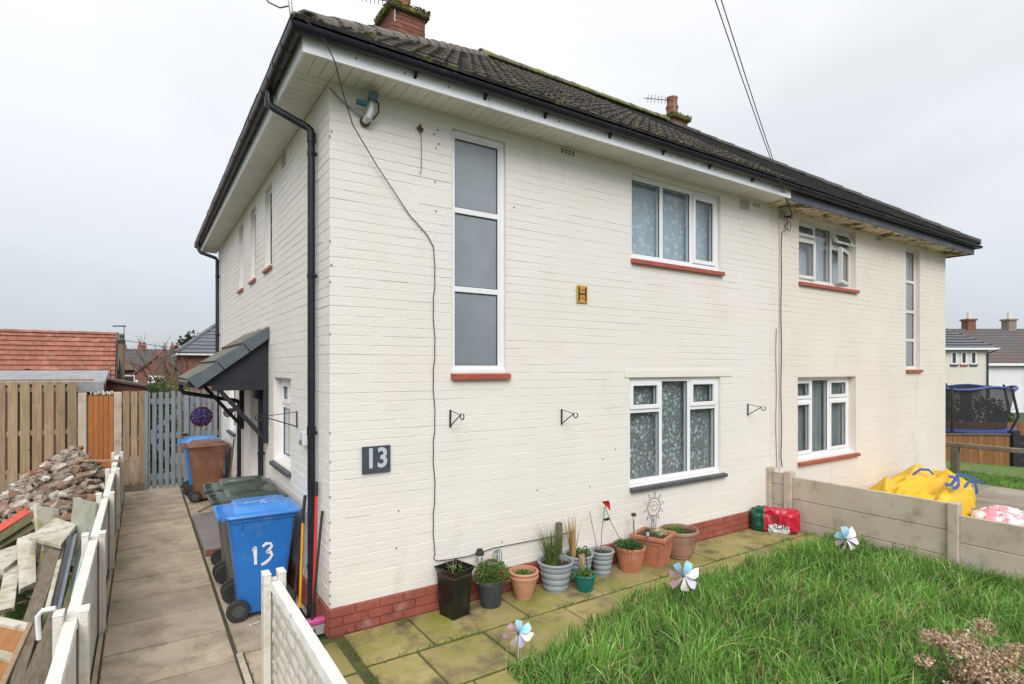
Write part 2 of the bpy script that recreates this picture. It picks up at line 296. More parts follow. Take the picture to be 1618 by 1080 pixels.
# ------------------------------------------------------------------ mesh helpers
ORG = {}
class MB:
    def __init__(s, T=None):
        s.v = []; s.f = []; s.T = T; s.c = []; s.mi = []; s.curm = 0
    def add(s, vs, fs, col=None):
        o = len(s.v)
        for p in vs:
            s.v.append(tuple(s.T(*p)) if s.T else tuple(p))
        for f in fs:
            s.f.append([o + i for i in f]); s.mi.append(s.curm)
        if col is not None: s.c += [col] * len(vs)
        return s
    def box(s, x0, x1, y0, y1, z0, z1, col=None):
        return s.add([(x0, y0, z0), (x1, y0, z0), (x1, y1, z0), (x0, y1, z0), (x0, y0, z1), (x1, y0, z1), (x1, y1, z1), (x0, y1, z1)],
                     [(0, 3, 2, 1), (4, 5, 6, 7), (0, 1, 5, 4), (1, 2, 6, 5), (2, 3, 7, 6), (3, 0, 4, 7)], col)
    def hexa(s, p, col=None):
        return s.add(p, [(0, 3, 2, 1), (4, 5, 6, 7), (0, 1, 5, 4), (1, 2, 6, 5), (2, 3, 7, 6), (3, 0, 4, 7)], col)
    def bar(s, a, b, w, h, up=(0, 0, 1)):
        a = Vector(a); b = Vector(b); d = (b - a).normalized(); up = Vector(up)
        x = d.cross(up)
        if x.length < 1e-4: x = d.cross(Vector((1, 0, 0)))
        x.normalize(); u = x.cross(d).normalized()
        x = x * w / 2; u = u * h / 2
        return s.hexa([a - x - u, a + x - u, b + x - u, b - x - u, a - x + u, a + x + u, b + x + u, b - x + u])
    def tube(s, pts, r, n=8, cap=True):
        pts = [Vector(p) for p in pts]; m = len(pts)
        rs = r if isinstance(r, (list, tuple)) else [r] * m
        vs = []; fs = []; prev = None
        for i, p in enumerate(pts):
            d = (pts[min(i + 1, m - 1)] - pts[max(i - 1, 0)])
            if d.length < 1e-9: d = Vector((0, 0, 1))
            d.normalize()
            if prev is None:
                a = d.orthogonal().normalized()
            else:
                a = (prev - d * prev.dot(d))
                a = a.normalized() if a.length > 1e-6 else d.orthogonal().normalized()
            prev = a; b = d.cross(a)
            for k in range(n):
                t = 2 * PI * k / n
                vs.append(p + (a * math.cos(t) + b * math.sin(t)) * rs[i])
        for i in range(m - 1):
            for k in range(n):
                k2 = (k + 1) % n
                fs.append((i * n + k, i * n + k2, (i + 1) * n + k2, (i + 1) * n + k))
        if cap:
            fs.append(tuple(range(n))[::-1]); fs.append(tuple((m - 1) * n + k for k in range(n)))
        return s.add(vs, fs)
    def lathe(s, prof, c=(0, 0, 0), n=28, flute=0, fl_n=0):
        vs = []; fs = []; m = len(prof)
        for r, z in prof:
            for k in range(n):
                t = 2 * PI * k / n
                rr = r
                if flute and r > .02: rr = r - (flute if k % 2 else 0)
                vs.append((c[0] + rr * math.cos(t), c[1] + rr * math.sin(t), c[2] + z))
        for i in range(m - 1):
            for k in range(n):
                k2 = (k + 1) % n
                fs.append((i * n + k, i * n + k2, (i + 1) * n + k2, (i + 1) * n + k))
        fs.append(tuple(range(n))[::-1]); fs.append(tuple((m - 1) * n + k for k in range(n)))
        return s.add(vs, fs)
    def prism(s, poly, axis, a, b):
        n = len(poly)
        def P(u, v, w):
            return (w, u, v) if axis == 'x' else (u, w, v) if axis == 'y' else (u, v, w)
        return s.add([P(u, v, a) for u, v in poly] + [P(u, v, b) for u, v in poly],
                     [tuple(range(n))[::-1], tuple(range(n, 2 * n))] + [(i, (i + 1) % n, n + (i + 1) % n, n + i) for i in range(n)])
    def build(s, name, m, parent=None, bevel=0, smooth=False, recalc=True, kind=None, label=None, seg=1, origin=None):
        me = bpy.data.meshes.new(name)
        off = ORG.get(parent.name, Vector()) if parent is not None else Vector()
        loc = Vector()
        if parent is None:
            if origin is None:
                xs = [p[0] for p in s.v]; ys = [p[1] for p in s.v]; zs = [p[2] for p in s.v]
                loc = Vector(((min(xs) + max(xs)) / 2, (min(ys) + max(ys)) / 2, min(zs)))
            else: loc = Vector(origin)
            off = loc
        me.from_pydata([(p[0] - off[0], p[1] - off[1], p[2] - off[2]) for p in s.v], [], s.f)
        ml = m if isinstance(m, (list, tuple)) else [m]
        for q in ml: me.materials.append(q)
        if len(ml) > 1: me.polygons.foreach_set('material_index', s.mi)
        if s.c:
            ca = me.color_attributes.new('tint', 'FLOAT_COLOR', 'POINT')
            flat = []
            for c in s.c: flat += [c[0], c[1], c[2], 1]
            ca.data.foreach_set('color', flat)
        if recalc or bevel:
            bm = bmesh.new(); bm.from_mesh(me)
            if bevel:
                bmesh.ops.bevel(bm, geom=[e for e in bm.edges if len(e.link_faces) == 2 and e.calc_face_angle(0) > .5], offset=bevel, segments=seg, affect='EDGES', clamp_overlap=True)
            bmesh.ops.recalc_face_normals(bm, faces=bm.faces)
            bm.to_mesh(me); bm.free()
        if smooth:
            me.polygons.foreach_set('use_smooth', [True] * len(me.polygons))
            try: me.set_sharp_from_angle(angle=R(40))
            except Exception: pass
        o = bpy.data.objects.new(name, me); COL.objects.link(o)
        if parent is not None:
            o.parent = parent; ORG[o.name] = off
        else:
            o.location = loc; ORG[o.name] = loc
        if kind: o['kind'] = kind
        if label: o['label'] = label
        return o
def tag(o, label, cat, group=None, kind=None):
    o['label'] = label; o['category'] = cat
    if group: o['group'] = group
    if kind: o['kind'] = kind
    return o
def struct(o): o['kind'] = 'structure'; return o
def thing(name, label, cat, loc=(0, 0, 0), rotz=0, group=None, local=False):
    o = bpy.data.objects.new(name, None); COL.objects.link(o)
    o.empty_display_size = .1; o.location = loc; o.rotation_euler = (0, 0, rotz)
    ORG[o.name] = Vector() if local else Vector(loc)
    return tag(o, label, cat, group)
def child(name, me, parent, mtx):
    """an object sharing mesh me under parent; mtx in world coordinates (or the parent's, for local things)"""
    o = bpy.data.objects.new(name, me); COL.objects.link(o); o.parent = parent
    off = ORG.get(parent.name, Vector())
    o.matrix_basis = Matrix.Translation(-off) @ mtx
    return o
def copytree(o, parent=None):
    c = o.copy(); COL.objects.link(c)
    if parent: c.parent = parent
    for ch in o.children: copytree(ch, c)
    return c
def campix(p, size):
    d = max(.5, (Vector(p) - CAM).length); return size / d
def jit(a): return rnd.uniform(-a, a)

# ------------------------------------------------------------------ walls of painted brick
def rsub(rects, o):
    res = []
    for a, b, c, d in rects:
        if o[1] <= a or o[0] >= b or o[3] <= c or o[2] >= d: res.append((a, b, c, d)); continue
        if o[0] > a: res.append((a, o[0], c, d))
        if o[1] < b: res.append((o[1], b, c, d))
        m0, m1 = max(a, o[0]), min(b, o[1])
        if o[2] > c: res.append((m0, m1, c, o[2]))
        if o[3] < d: res.append((m0, m1, o[3], d))
    return res
BRK = {}
def brickmesh(w, h, m, g=.008, dep=.0048, ins=.0025, gu=.0):
    k = (round(w, 2), round(h, 3), m.name, g, dep)
    if k not in BRK:
        b = MB(); w2, h2 = w / 2 - gu / 2, h / 2 - g / 2
        vs = [(-w2, 0, -h2), (w2, 0, -h2), (w2, 0, h2), (-w2, 0, h2),
              (-w2, -dep, -h2 + ins), (w2, -dep, -h2 + ins), (w2, -dep, h2 - ins), (-w2, -dep, h2 - ins)]
        me = bpy.data.meshes.new('brick')
        me.from_pydata(vs, [], [(4, 5, 6, 7), (0, 1, 5, 4), (1, 2, 6, 5), (2, 3, 7, 6), (3, 0, 4, 7)])
        me.materials.append(m)
        BRK[k] = (me, vs)
    return BRK[k]
def brickwall(name, parent, axis, u0, u1, z0, z1, openings, m, thick=.27, ch=.0843, nind=300, ofs=0., bl=.235, core0=None):
    """axis 'x': facade on plane y=ofs facing -y;  axis 'y': facade on x=ofs facing -x"""
    T = (lambda u, w, z: (u, w + ofs, z)) if axis == 'x' else (lambda u, w, z: (w + ofs, u, z))
    us = sorted({core0 if core0 is not None else u0, u1, *[q for o in openings for q in o[:2]]}); zs = sorted({z0, z1, *[q for o in openings for q in o[2:4]]})
    b = MB(T)
    for i in range(len(us) - 1):
        for j in range(len(zs) - 1):
            uc = (us[i] + us[i + 1]) / 2; zc = (zs[j] + zs[j + 1]) / 2
            if any(o[0] < uc < o[1] and o[2] < zc < o[3] for o in openings): continue
            b.box(us[i], us[i + 1], 0, thick, zs[j], zs[j + 1])
    wall = b.build(name, m, parent)
    bricks = []
    nc = int(round((z1 - z0) / ch)); ch = (z1 - z0) / nc
    for r in range(nc):
        za = z0 + r * ch; zb = za + ch
        u = u0 - (bl / 2 if r % 2 else 0)
        while u < u1:
            ub = u + bl
            rs = [(max(u, u0), min(ub, u1), za, zb)]
            for o in openings: rs = rsub(rs, o)
            for q in rs:
                if q[1] - q[0] > .02 and q[3] - q[2] > .02: bricks.append(q)
            u = ub
    def key(q):
        p = T((q[0] + q[1]) / 2, 0, (q[2] + q[3]) / 2)
        return -campix(p, 1)
    bricks.sort(key=key)
    rest = MB(T)
    rotm = Matrix.Identity(4) if axis == 'x' else Matrix(((0, 1, 0, 0), (1, 0, 0, 0), (0, 0, 1, 0), (0, 0, 0, 1)))
    for i, (a, bb, c, d) in enumerate(bricks):
        uc = (a + bb) / 2; zc = (c + d) / 2
        nv = noise.noise(Vector((uc * .9, zc * 2.2, 11 if axis == 'x' else 47))) + noise.noise(Vector((uc * 3.1, zc * 9, 5))) * .8
        gg = (.0064, .0050, .0034, .0020)[int(max(0, min(3, 1.6 + nv * 3.2)))]
        me, vs = brickmesh(bb - a, d - c, m, g=gg, dep=.0044 if gg > .005 else .0032)
        w = .0018 * noise.noise(Vector((zc * 31, uc * .5, 3))) + (jit(.0022) if rnd.random() < .16 else 0); zc += jit(.0012)
        tilt = jit(.005)
        if i < nind:
            mt = Matrix.Translation(T(uc, w + .0005, zc)) @ rotm @ Matrix.Rotation(tilt, 4, 'Y')
            child('brick', me, wall, mt)
        else:
            rest.add([(uc + x, y + w + .0005, zc + z + x * tilt) for x, y, z in vs], [(4, 5, 6, 7), (0, 1, 5, 4), (1, 2, 6, 5), (2, 3, 7, 6), (3, 0, 4, 7)])
    if rest.v: rest.build('brickwork', m, wall, kind='stuff', recalc=(axis == 'y'))
    return wall

# ------------------------------------------------------------------ windows
TX = lambda u, w, z: (u, w, z)
TY = lambda u, w, z: (w, u, z)
def window(parent, T, o, cells, setback, frame=.055, m=None, pane=None, sill=None, sillmat=None, curtain=None, label=None, depth=.07, handle=True, sillw=.06):
    """cells: (u0,u1,z0,z1, kind, open angle) in metres from the opening's lower left corner"""
    m = m or m_upvc
    u0, u1, z0, z1 = o[:4]; s0, s1 = setback, setback + depth
    b = MB(T)
    b.box(u0, u0 + frame, s0, s1, z0, z1); b.box(u1 - frame, u1, s0, s1, z0, z1)
    b.box(u0 + frame, u1 - frame, s0, s1, z0, z0 + frame); b.box(u0 + frame, u1 - frame, s0, s1, z1 - frame, z1)
    # bars: whatever is not a cell inside the frame
    ins = [(u0 + frame, u1 - frame, z0 + frame, z1 - frame)]
    for c in cells: ins = rsub(ins, (u0 + c[0], u0 + c[1], z0 + c[2], z0 + c[3]))
    for q in ins: b.box(q[0], q[1], s0 + .004, s1 - .004, q[2], q[3])
    b.box(u0 + .002, u1 - .002, s0 - .028, s0 - .001, z0 - .001, z0 + .035)
    w = b.build('window', m, parent, bevel=.004, label=label)
    for c in cells:
        a, bb, cc, d = u0 + c[0], u0 + c[1], z0 + c[2], z0 + c[3]
        kind = c[4]; ang = c[5] if len(c) > 5 else None
        T2 = T
        if kind == 's':
            f = .045
            if ang:
                ax, th = ang
                if ax == 'L': T2 = lambda u, q, z, a=a, th=th: T(a + (u - a) * math.cos(th) - (q - s0) * 0, s0 + (q - s0) - (u - a) * math.sin(th), z)
                elif ax == 'R': T2 = lambda u, q, z, bb=bb, th=th: T(bb + (u - bb) * math.cos(th), s0 + (q - s0) + (u - bb) * math.sin(th), z)
                else: T2 = lambda u, q, z, d=d, th=th: T(u, s0 + (q - s0) * math.cos(th) + (z - d) * math.sin(th), d + (z - d) * math.cos(th) + (q - s0) * math.sin(th))
            k = MB(T2); e = .004
            k.box(a - .008, a + f, s0 - .014, s1 - .01, cc - .008, d + .008); k.box(bb - f, bb + .008, s0 - .014, s1 - .01, cc - .008, d + .008)
            k.box(a + f, bb - f, s0 - .014, s1 - .01, cc - .008, cc + f); k.box(a + f, bb - f, s0 - .014, s1 - .01, d - f, d + .008)
            k.build('casement', m, w, bevel=.004)
            a += f; bb -= f; cc += f; d -= f
        g = MB(T2); g.box(a - .002, bb + .002, s0 + .022, s0 + .032, cc - .002, d + .002)
        g.build('pane', pane or m_glass, w)
        # dark gasket
        k = MB(T2); t = .006
        for q in ((a, a + t, cc, d), (bb - t, bb, cc, d), (a, bb, cc, cc + t), (a, bb, d - t, d)):
            k.box(q[0], q[1], s0 + .012, s0 + .0215, q[2], q[3])
        k.build('gasket', m_rubber, w)
    if sill:
        ov, pr, th, dr = sill
        k = MB(T)
        k.add([(u0 - ov[0], -pr, z0 - th - dr), (u1 + ov[1], -pr, z0 - th - dr), (u1 + ov[1], -pr, z0 - dr), (u0 - ov[0], -pr, z0 - dr),
               (u0 - ov[0], s0 + .02, z0 - th), (u1 + ov[1], s0 + .02, z0 - th), (u1 + ov[1], s0 + .02, z0 - .001), (u0 - ov[0], s0 + .02, z0 - .001)],
              [(0, 1, 2, 3), (5, 4, 7, 6), (3, 2, 6, 7), (1, 0, 4, 5), (0, 3, 7, 4), (2, 1, 5, 6)])
        k.build('sill', sillmat, w, bevel=.004)
    if curtain:
        k = MB(T); n = 60; vs = []; fs = []
        cm, folds, ya, x0, x1 = curtain
        for i in range(n + 1):
            uu = u0 + .01 + (u1 - u0 - .02) * (x0 + (x1 - x0) * i / n)
            ww = s1 + .05 + .012 * math.sin(i * folds) + .006 * math.sin(i * folds * 2.3)
            vs += [(uu, ww, z0 + .01), (uu, ww, z0 + (z1 - z0) * ya)]
        for i in range(n): fs.append((2 * i, 2 * i + 2, 2 * i + 3, 2 * i + 1))
        k.add(vs, fs); k.build('curtain', cm, w, smooth=True)
    return w

# ================================================================== GROUND
def hgt(x, y):
    h = 0
    if x > 14: h -= min(1.4, (x - 14) * .1)
    if y > 12: h -= min(3.5, (y - 12) * .06)
    return h
xs = [-600, -200, -80, -40, -20, -10, -5, 0, 5, 10, 14, 16, 18, 20, 23, 26, 28, 34, 45, 60, 80, 120, 200, 600]
ys = [-600, -200, -80, -40, -26, -14, -9, -4, 0, 4, 8, 12, 20, 30, 40, 55, 71, 90, 120, 200, 600]
g = MB()
for y in ys:
    for x in xs: g.v.append((x, y, hgt(x, y) - .03))
nx = len(xs)
for j in range(len(ys) - 1):
    for i in range(nx - 1):
        g.f.append([j * nx + i, j * nx + i + 1, (j + 1) * nx + i + 1, (j + 1) * nx + i])
g.mi = [0] * len(g.f)
gr = struct(g.build('ground', m_ground, origin=(0, 0, 0), smooth=True))

def slab(path, m, x0, x1, y0, y1, z=0., gap=.012, tilt=.0045, c=.008, name='paving_slab'):
    b = MB(); a = jit(tilt); d = jit(tilt); e = jit(.003)
    cx, cy = (x0 + x1) / 2, (y0 + y1) / 2; hx, hy = (x1 - x0) / 2 - gap + jit(.002), (y1 - y0) / 2 - gap + jit(.002)
    vs = []
    for lvl, ins in ((-.05, 0), (-c, 0), (0, c)):
        for sx, sy in ((-1, -1), (1, -1), (1, 1), (-1, 1)):
            px, py = sx * (hx - ins), sy * (hy - ins)
            vs.append((cx + px, cy + py, z + lvl + e + px * a + py * d))
    fs = [(8, 9, 10, 11)]
    for l in (0, 4):
        fs += [(l + i, l + (i + 1) % 4, l + 4 + (i + 1) % 4, l + 4 + i) for i in range(4)]
    b.add(vs, fs)
    return b.build(name, m, path, recalc=False)
# side path
pth = MB(); pth.box(-1.66, -.66, -4.2, 7.9, -.08, -.017); m_pjoint = mat('dirty_path_joint', (.095, .078, .05), (.06, .06, .03), 9, .95, 1, 60)
path = struct(pth.build('path', m_pjoint, origin=(0, 0, 0)))
y = -4.36
while y < 7.6:
    if y < 4.9 or y > 5.0: slab(path, m_conc, -1.625, -.715, y, y + .628)
    y += .628
b = MB(); b.box(-1.66, -1.628, -4.2, 7.7, -.05, -.008); b.build('path_edging', m_conc, path)
b = MB(); b.box(-.712, -.668, -4.2, .14, -.05, -.004); b.build('path_edging', m_cfence, path)
# concrete margin between path and wall (behind the corner) and slabs
b = MB(); b.box(-.66, 0.03, .13, 7.9, -.06, -.014); margin = struct(b.build('side_pavement', m_joint, origin=(0, 0, 0)))
for i in range(12):
    y = .14 + i * .63
    slab(margin, m_conc, -.70, -.02, y, min(y + .63, 7.8), z=-.004, gap=.004)
for i in range(7):
    slab(path, m_conc, -.665, -.50, .13 - (i + 1) * .62, .13 - i * .62, z=-.002)
# front patio
b = MB(); b.box(-.50, 6.45, -1.95, .02, -.09, -.016); patio = struct(b.build('patio', m_joint, origin=(0, 0, 0)))
xr = [.02 + .0, .70, 1.66, 2.60, 3.47, 4.42, 5.34, 5.62 + .28, 6.42]
rows = [(-.62, -.02, [.10, .70, 1.665, 2.60, 3.46, 4.42, 5.3, 6.0, 6.42]), (-1.24, -.64, [.10, .53, 1.15, 2.05, 2.95, 3.86, 4.78, 5.62, 6.42]), (-1.86, -1.26, [.10, .70, 1.0])]
for ya, yb, xx in rows:
    for a, c in zip(xx, xx[1:]): slab(patio, m_flag, a, c, ya, yb, gap=.010, tilt=.006)
for ya, yb in ((-.66, -.10), (-1.28, -.68), (-1.9, -1.3)): slab(patio, m_flag, -.49, .03, ya, yb, gap=.012, tilt=.006)
# front garden soil
b = MB(); n = 40; vs = []; fs = []
for j in range(n + 1):
    for i in range(n + 1):
        x = -.45 + 6.9 * i / n; y = -6.0 + 5.05 * j / n
        inside = min(1, max(0, (-1.2 - y) * 3)) * min(1, max(0, (x - .9) * 4))
        vs.append((x, y, -.022 + .045 * inside + .02 * inside * noise.noise(Vector((x * 2, y * 2, 0)))))
for j in range(n):
    for i in range(n): fs.append((j * (n + 1) + i, j * (n + 1) + i + 1, (j + 1) * (n + 1) + i + 1, (j + 1) * (n + 1) + i))
b.add(vs, fs); struct(b.build('garden_soil', m_soil, origin=(0, 0, 0), smooth=True))
# neighbour's paved front
b = MB(); b.box(6.58, 12.64, -5.5, .02, -.09, -.026); npat = struct(b.build('neighbour_patio', m_joint, origin=(0, 0, 0)))
for i in range(7):
    for j in range(6):
        x0 = 6.6 + i * .862; y1 = -.02 - j * .9
        slab(npat, m_flagclean, x0, x0 + .862, y1 - .9, y1, gap=.008)
# verge, path strip, road to the right and a road in front
b = MB(); b.add([(14.1, -8, -.006), (14.95, -8, -.086), (14.95, 12, -.086), (14.1, 12, -.006)], [(0, 1, 2, 3)]); struct(b.build('footpath', m_tarpath, origin=(0, 0, 0), recalc=False))
b = MB(); b.box(-60, 60, -14, -8.5, -.05, -.012); struct(b.build('road', m_asphalt, origin=(0, 0, 0)))

# ================================================================== HOUSES
ZT = 4.79; PL = .24
XM = 6.53; XE = 13.06; YB = 8.4
HA = thing('semi_detached_house', 'cream painted brick house, nearer half of the pair, with white fascia and number plaque', 'house', (3, 4, 0))
HB = thing('semi_detached_house', 'cream painted brick house, farther half of the pair, with dark fascia and open casement upstairs', 'house', (9.8, 4, 0))
oA = dict(tall=(1.17, 1.80, 2.27, 4.66), up=(3.62, 5.35, 3.66, 4.70), low=(3.59, 5.35, .87, 2.20))
oB = dict(up=(7.33, 9.16, 3.70, 4.72), low=(7.30, 9.16, .84, 2.17), tall=(11.15, 11.78, 2.30, 4.70))
oS = dict(w1=(2.56, 3.02, 3.60, 4.64), w2=(3.72, 4.18, 3.60, 4.64), w3=(4.90, 5.36, 3.60, 4.64), low=(1.50, 2.45, 1.20, 2.20), far=(5.75, 6.6, 1.2, 2.2), door=(3.35, 4.2, .1, 2.08))
brickwall('front_wall', HA, 'x', 0, XM, PL, ZT, list(oA.values()), m_wall)
sw = brickwall('side_wall', HA, 'y', 0.0, YB - .271, PL, ZT, list(oS.values()), m_wall, core0=.2705)
brickwall('front_wall', HB, 'x', XM, XE, PL, ZT, list(oB.values()), m_wall2, nind=60)
# rear, party and far walls
b = MB(); b.box(0, XM, YB - .27, YB, 0, ZT); b.box(XM - .1, XM + .0, .28, YB - .28, 0, ZT); b.build('rear_wall', m_wall, HA)
b = MB(); b.box(XM, XE - .27, YB - .27, YB, 0, ZT); b.box(XE - .27, XE, .27, YB, 0, ZT); b.box(XE - .27, XE, .02, .27, 0, PL); b.build('rear_wall', m_wall2, HB)
b = MB(); b.box(.28, XM - .11, .28, YB - .28, 2.42, 2.52); b.build('floor_slab', m_dark, HA)
b = MB(); b.box(.28, XM - .11, .28, YB - .28, 4.69, 4.74); b.build('ceiling', m_dark, HA)
b = MB(); b.box(XM + .01, XE - .28, .28, YB - .28, 2.42, 2.52); b.build('floor_slab', m_dark, HB)
b = MB(); b.box(XM + .01, XE - .28, .28, YB - .28, 4.75, 4.79); b.build('ceiling', m_dark, HB)
# plinths
def plinth(parent, axis, u0, u1):
    T = TX if axis == 'x' else TY
    b = MB(T); b.box(u0 - .012 if axis == 'x' else .2715, u1, -.012, .27, -.05, PL); pl = b.build('plinth', m_plinth, parent)
    k = 0
    for r in range(3):
        z0 = .0 + r * .08; u = u0 - (.15 if r % 2 else 0)
        if axis == 'x': u = u0 - .012 if r % 2 == 0 else u0 - .012 - .11
        while u < u1:
            a, c = max(u, u0 - .012), min(u + .225, u1)
            u += .225
            if c - a < .03: continue
            q = MB(T); e = jit(.003)
            q.add([(a + .004, -.012, z0 + .004), (c - .004, -.012, z0 + .004), (c - .004, -.012, z0 + .077), (a + .004, -.012, z0 + .077),
                   (a + .007, -.024 + e, z0 + .008), (c - .007, -.024 + e, z0 + .008), (c - .007, -.024 + e + jit(.001), z0 + .073), (a + .007, -.024 + e, z0 + .073)],
                  [(4, 5, 6, 7), (0, 1, 5, 4), (1, 2, 6, 5), (2, 3, 7, 6), (3, 0, 4, 7)])
            q.build('plinth_brick', m_plinth, pl, recalc=(axis == 'y'))
            k += 1
plinth(HA, 'x', 0, XM); plinth(HA, 'y', 0, YB)
b = MB(); b.box(XM, XE, -.010, .27, -.05, PL); b.build('plinth', m_wall2, HB)

# windows, nearer house
SR = ((.01, .035), .055, .055, .015)
o = oA['tall']; W_, H_ = o[1] - o[0], o[3] - o[2]
window(HA, TX, o, [(.055, W_ - .075, .07, .80, 'f'), (.055, W_ - .075, .855, 1.58, 'f'), (.055, W_ - .075, 1.635, H_ - .075, 'f')], .03, pane=m_obscure, sill=SR, sillmat=m_redsill, label='tall narrow three pane stair window', curtain=(m_dimdrape, .3, 1, 0, 1))
o = oA['up']; W_, H_ = o[1] - o[0], o[3] - o[2]
window(HA, TX, o, [(.055, .555, .07, H_ - .065, 'f'), (.615, 1.135, .07, H_ - .065, 'f'), (1.20, W_ - .065, .075, H_ - .07, 's')], .04, sill=SR, sillmat=m_redsill, label='upstairs window with flower patterned voile', curtain=(m_lace2, .35, .985, 0, 1))
o = oA['low']; W_, H_ = o[1] - o[0], o[3] - o[2]
window(HA, TX, o, [(.055, .575, .075, .89, 'f'), (.055, .575, .945, H_ - .06, 's'), (.63, 1.12, .075, H_ - .055, 'f'), (1.18, W_ - .06, .075, .89, 'f'), (1.18, W_ - .06, .945, H_ - .06, 's')], .04, sill=((.0, .09), .06, .045, .02), sillmat=m_greysill, label='ground floor window with flower lace curtain', curtain=(m_lace, .35, .985, 0, 1))
b = MB(); b.box(3.5, 5.6, -.014, .02, 2.202, 2.29); b.build('lintel', m_wall, HA)
# side windows
for kq in ('w1', 'w2', 'w3'):
    o = oS[kq]; W_, H_ = o[1] - o[0], o[3] - o[2]
    window(HA, TY, o, [(.055, W_ - .055, .07, H_ - .06, 'f')], .045, pane=m_obscure, sill=((.03, .03), .035, .04, .01), sillmat=m_redsill, label='narrow upstairs side window')
o = oS['low']; W_, H_ = o[1] - o[0], o[3] - o[2]
window(HA, TY, o, [(.06, W_ / 2 - .03, .07, .64, 'f'), (.06, W_ / 2 - .03, .70, H_ - .06, 's'), (W_ / 2 + .03, W_ - .06, .07, .64, 'f'), (W_ / 2 + .03, W_ - .06, .70, H_ - .06, 's')], .09, sill=((.02, .02), .05, .045, .02), sillmat=m_greysill, label='side window beside the porch canopy', curtain=(m_drape, .5, .98, 0, 1))
o = oS['far']; W_, H_ = o[1] - o[0], o[3] - o[2]
window(HA, TY, o, [(.06, W_ - .06, .07, H_ - .06, 'f')], .06, sill=((.02, .02), .05, .045, .02), sillmat=m_greysill, label='side window beyond the porch', curtain=(m_drape, .5, .98, 0, 1))
o = oS['door']
b = MB(TY); b.box(o[0], o[1], .12, .17, o[2], o[3]); dr = b.build('door', m_upvc, HA)
b = MB(TY); b.box(o[0] + .15, o[1] - .15, .105, .119, 1.15, 1.85); b.build('door_glass', m_darkglass, dr)
b = MB(TY); b.box(o[0] - .05, o[1] + .05, -.22, .11, -.02, .1); b.build('door_step', m_conc, HA)
b = MB(TY); b.box(o[0] + .08, o[0] + .12, .06, .119, 1.0, 1.15); b.build('handle', m_alu, dr)
# windows, farther house
SB = ((.01, .03), .055, .055, .015)
o = oB['up']; W_, H_ = o[1] - o[0], o[3] - o[2]
window(HB, TX, o, [(.06, .60, .08, .70, 's', ('L', .05)), (.06, .60, .76, H_ - .06, 's', ('T', .10)), (.66, 1.14, .08, H_ - .06, 'f'), (1.20, W_ - .06, .08, .66, 's', ('R', .26)), (1.20, W_ - .06, .74, H_ - .06, 's', ('T', .42))], .09, m=m_upvc_old, sill=SB, sillmat=m_redsill, label='upstairs window with two casements pushed open', curtain=(m_drape, .5, .98, 0, 1))
o = oB['low']; W_, H_ = o[1] - o[0], o[3] - o[2]
window(HB, TX, o, [(.06, .60, .08, .92, 's'), (.06, .60, .98, H_ - .06, 's'), (.66, 1.14, .08, H_ - .06, 'f'), (1.20, W_ - .06, .08, .92, 's'), (1.20, W_ - .06, .98, H_ - .06, 's')], .12, sill=((.01, .05), .06, .05, .02), sillmat=m_redsill, label='downstairs window with dim net curtain', curtain=(m_dimdrape, .5, .98, 0, 1))
o = oB['tall']; W_, H_ = o[1] - o[0], o[3] - o[2]
window(HB, TX, o, [(.05, W_ - .06, .06, .55, 'f'), (.05, W_ - .06, .61, 1.12, 'f'), (.05, W_ - .06, 1.18, 1.72, 'f'), (.05, W_ - .06, 1.78, H_ - .06, 'f')], .075, m=m_upvc_old, pane=m_obscure, sill=SB, sillmat=m_redsill, label='tall narrow four pane stair window')

# air vents
def vent(parent, u, z, w, h, nx_, nz_, m, T=TX, slot=False):
    b = MB(T); b.box(u, u + w, -.012, -.0085, z, z + h); v = b.build('air_vent', m, parent)
    k = MB(T)
    for i in range(nx_):
        for j in range(nz_):
            uu = u + .008 + (w - .016) * i / nx_; zz = z + .008 + (h - .016) * j / nz_
            k.box(uu, uu + (w - .016) / nx_ * .62, -.0135, -.0125, zz, zz + (h - .016) / nz_ * .62)
    k.build('vent_holes', m_dark, v)
vent(HA, 2.52, 4.70, .22, .07, 4, 2, m_wall); vent(HA, 5.80, 4.60, .22, .15, 7, 6, m_wall); vent(HA, 6.10, 4.68, .2, .07, 4, 2, m_wall)
vent(HB, 6.76, 4.60, .22, .15, 7, 6, m_wall2); vent(HB, 9.9, 4.67, .2, .07, 4, 2, m_wall2)
vent(HA, 1.75, 4.60, .22, .15, 4, 4, m_wall, T=TY)

# soffit, fascia
FX, FY = -.31, -.38; ZF0, ZF1 = 4.762, 4.93
b = MB(); b.box(FX + .02, XM - .08, FY + .02, -.001, ZT, ZT + .02); b.box(FX + .02, -.001, 0, YB + .28, ZT + .0005, ZT + .0205); sof = b.build('soffit', m_soffit, HA)
x = 0.0
bw = .1
i = 0
while x < XM - .06:
    q = MB(); q.box(x + .0025, min(x + bw, XM - .06) - .0025, FY + .022, -.002, ZT - .008, ZT - .0005); q.build('soffit_board', m_soffit, sof, recalc=False); x += bw
y = -.0
while y < YB + .25:
    q = MB(); q.box(FX + .022, -.008, y + .0025, min(y + bw, YB + .27) - .0025, ZT - .008, ZT - .0005); q.build('soffit_board', m_soffit, sof, recalc=False); y += bw
for k in range(3):
    q = MB(); q.box(FX + .022 + k * .095, FX + .112 + k * .095, FY + .022, -.003, ZT - .008, ZT - .0005); q.build('soffit_board', m_soffit, sof, recalc=False)
b = MB(); b.box(FX, XM - .085, FY, FY + .018, ZF0, ZF1 + .05); b.build('front_fascia', m_fascia, HA, bevel=.002)
b = MB(); b.box(FX, FX + .018, FY + .0185, YB + .30, ZF0, ZF1 + .05); b.build('side_fascia', m_fascia, HA, bevel=.002)
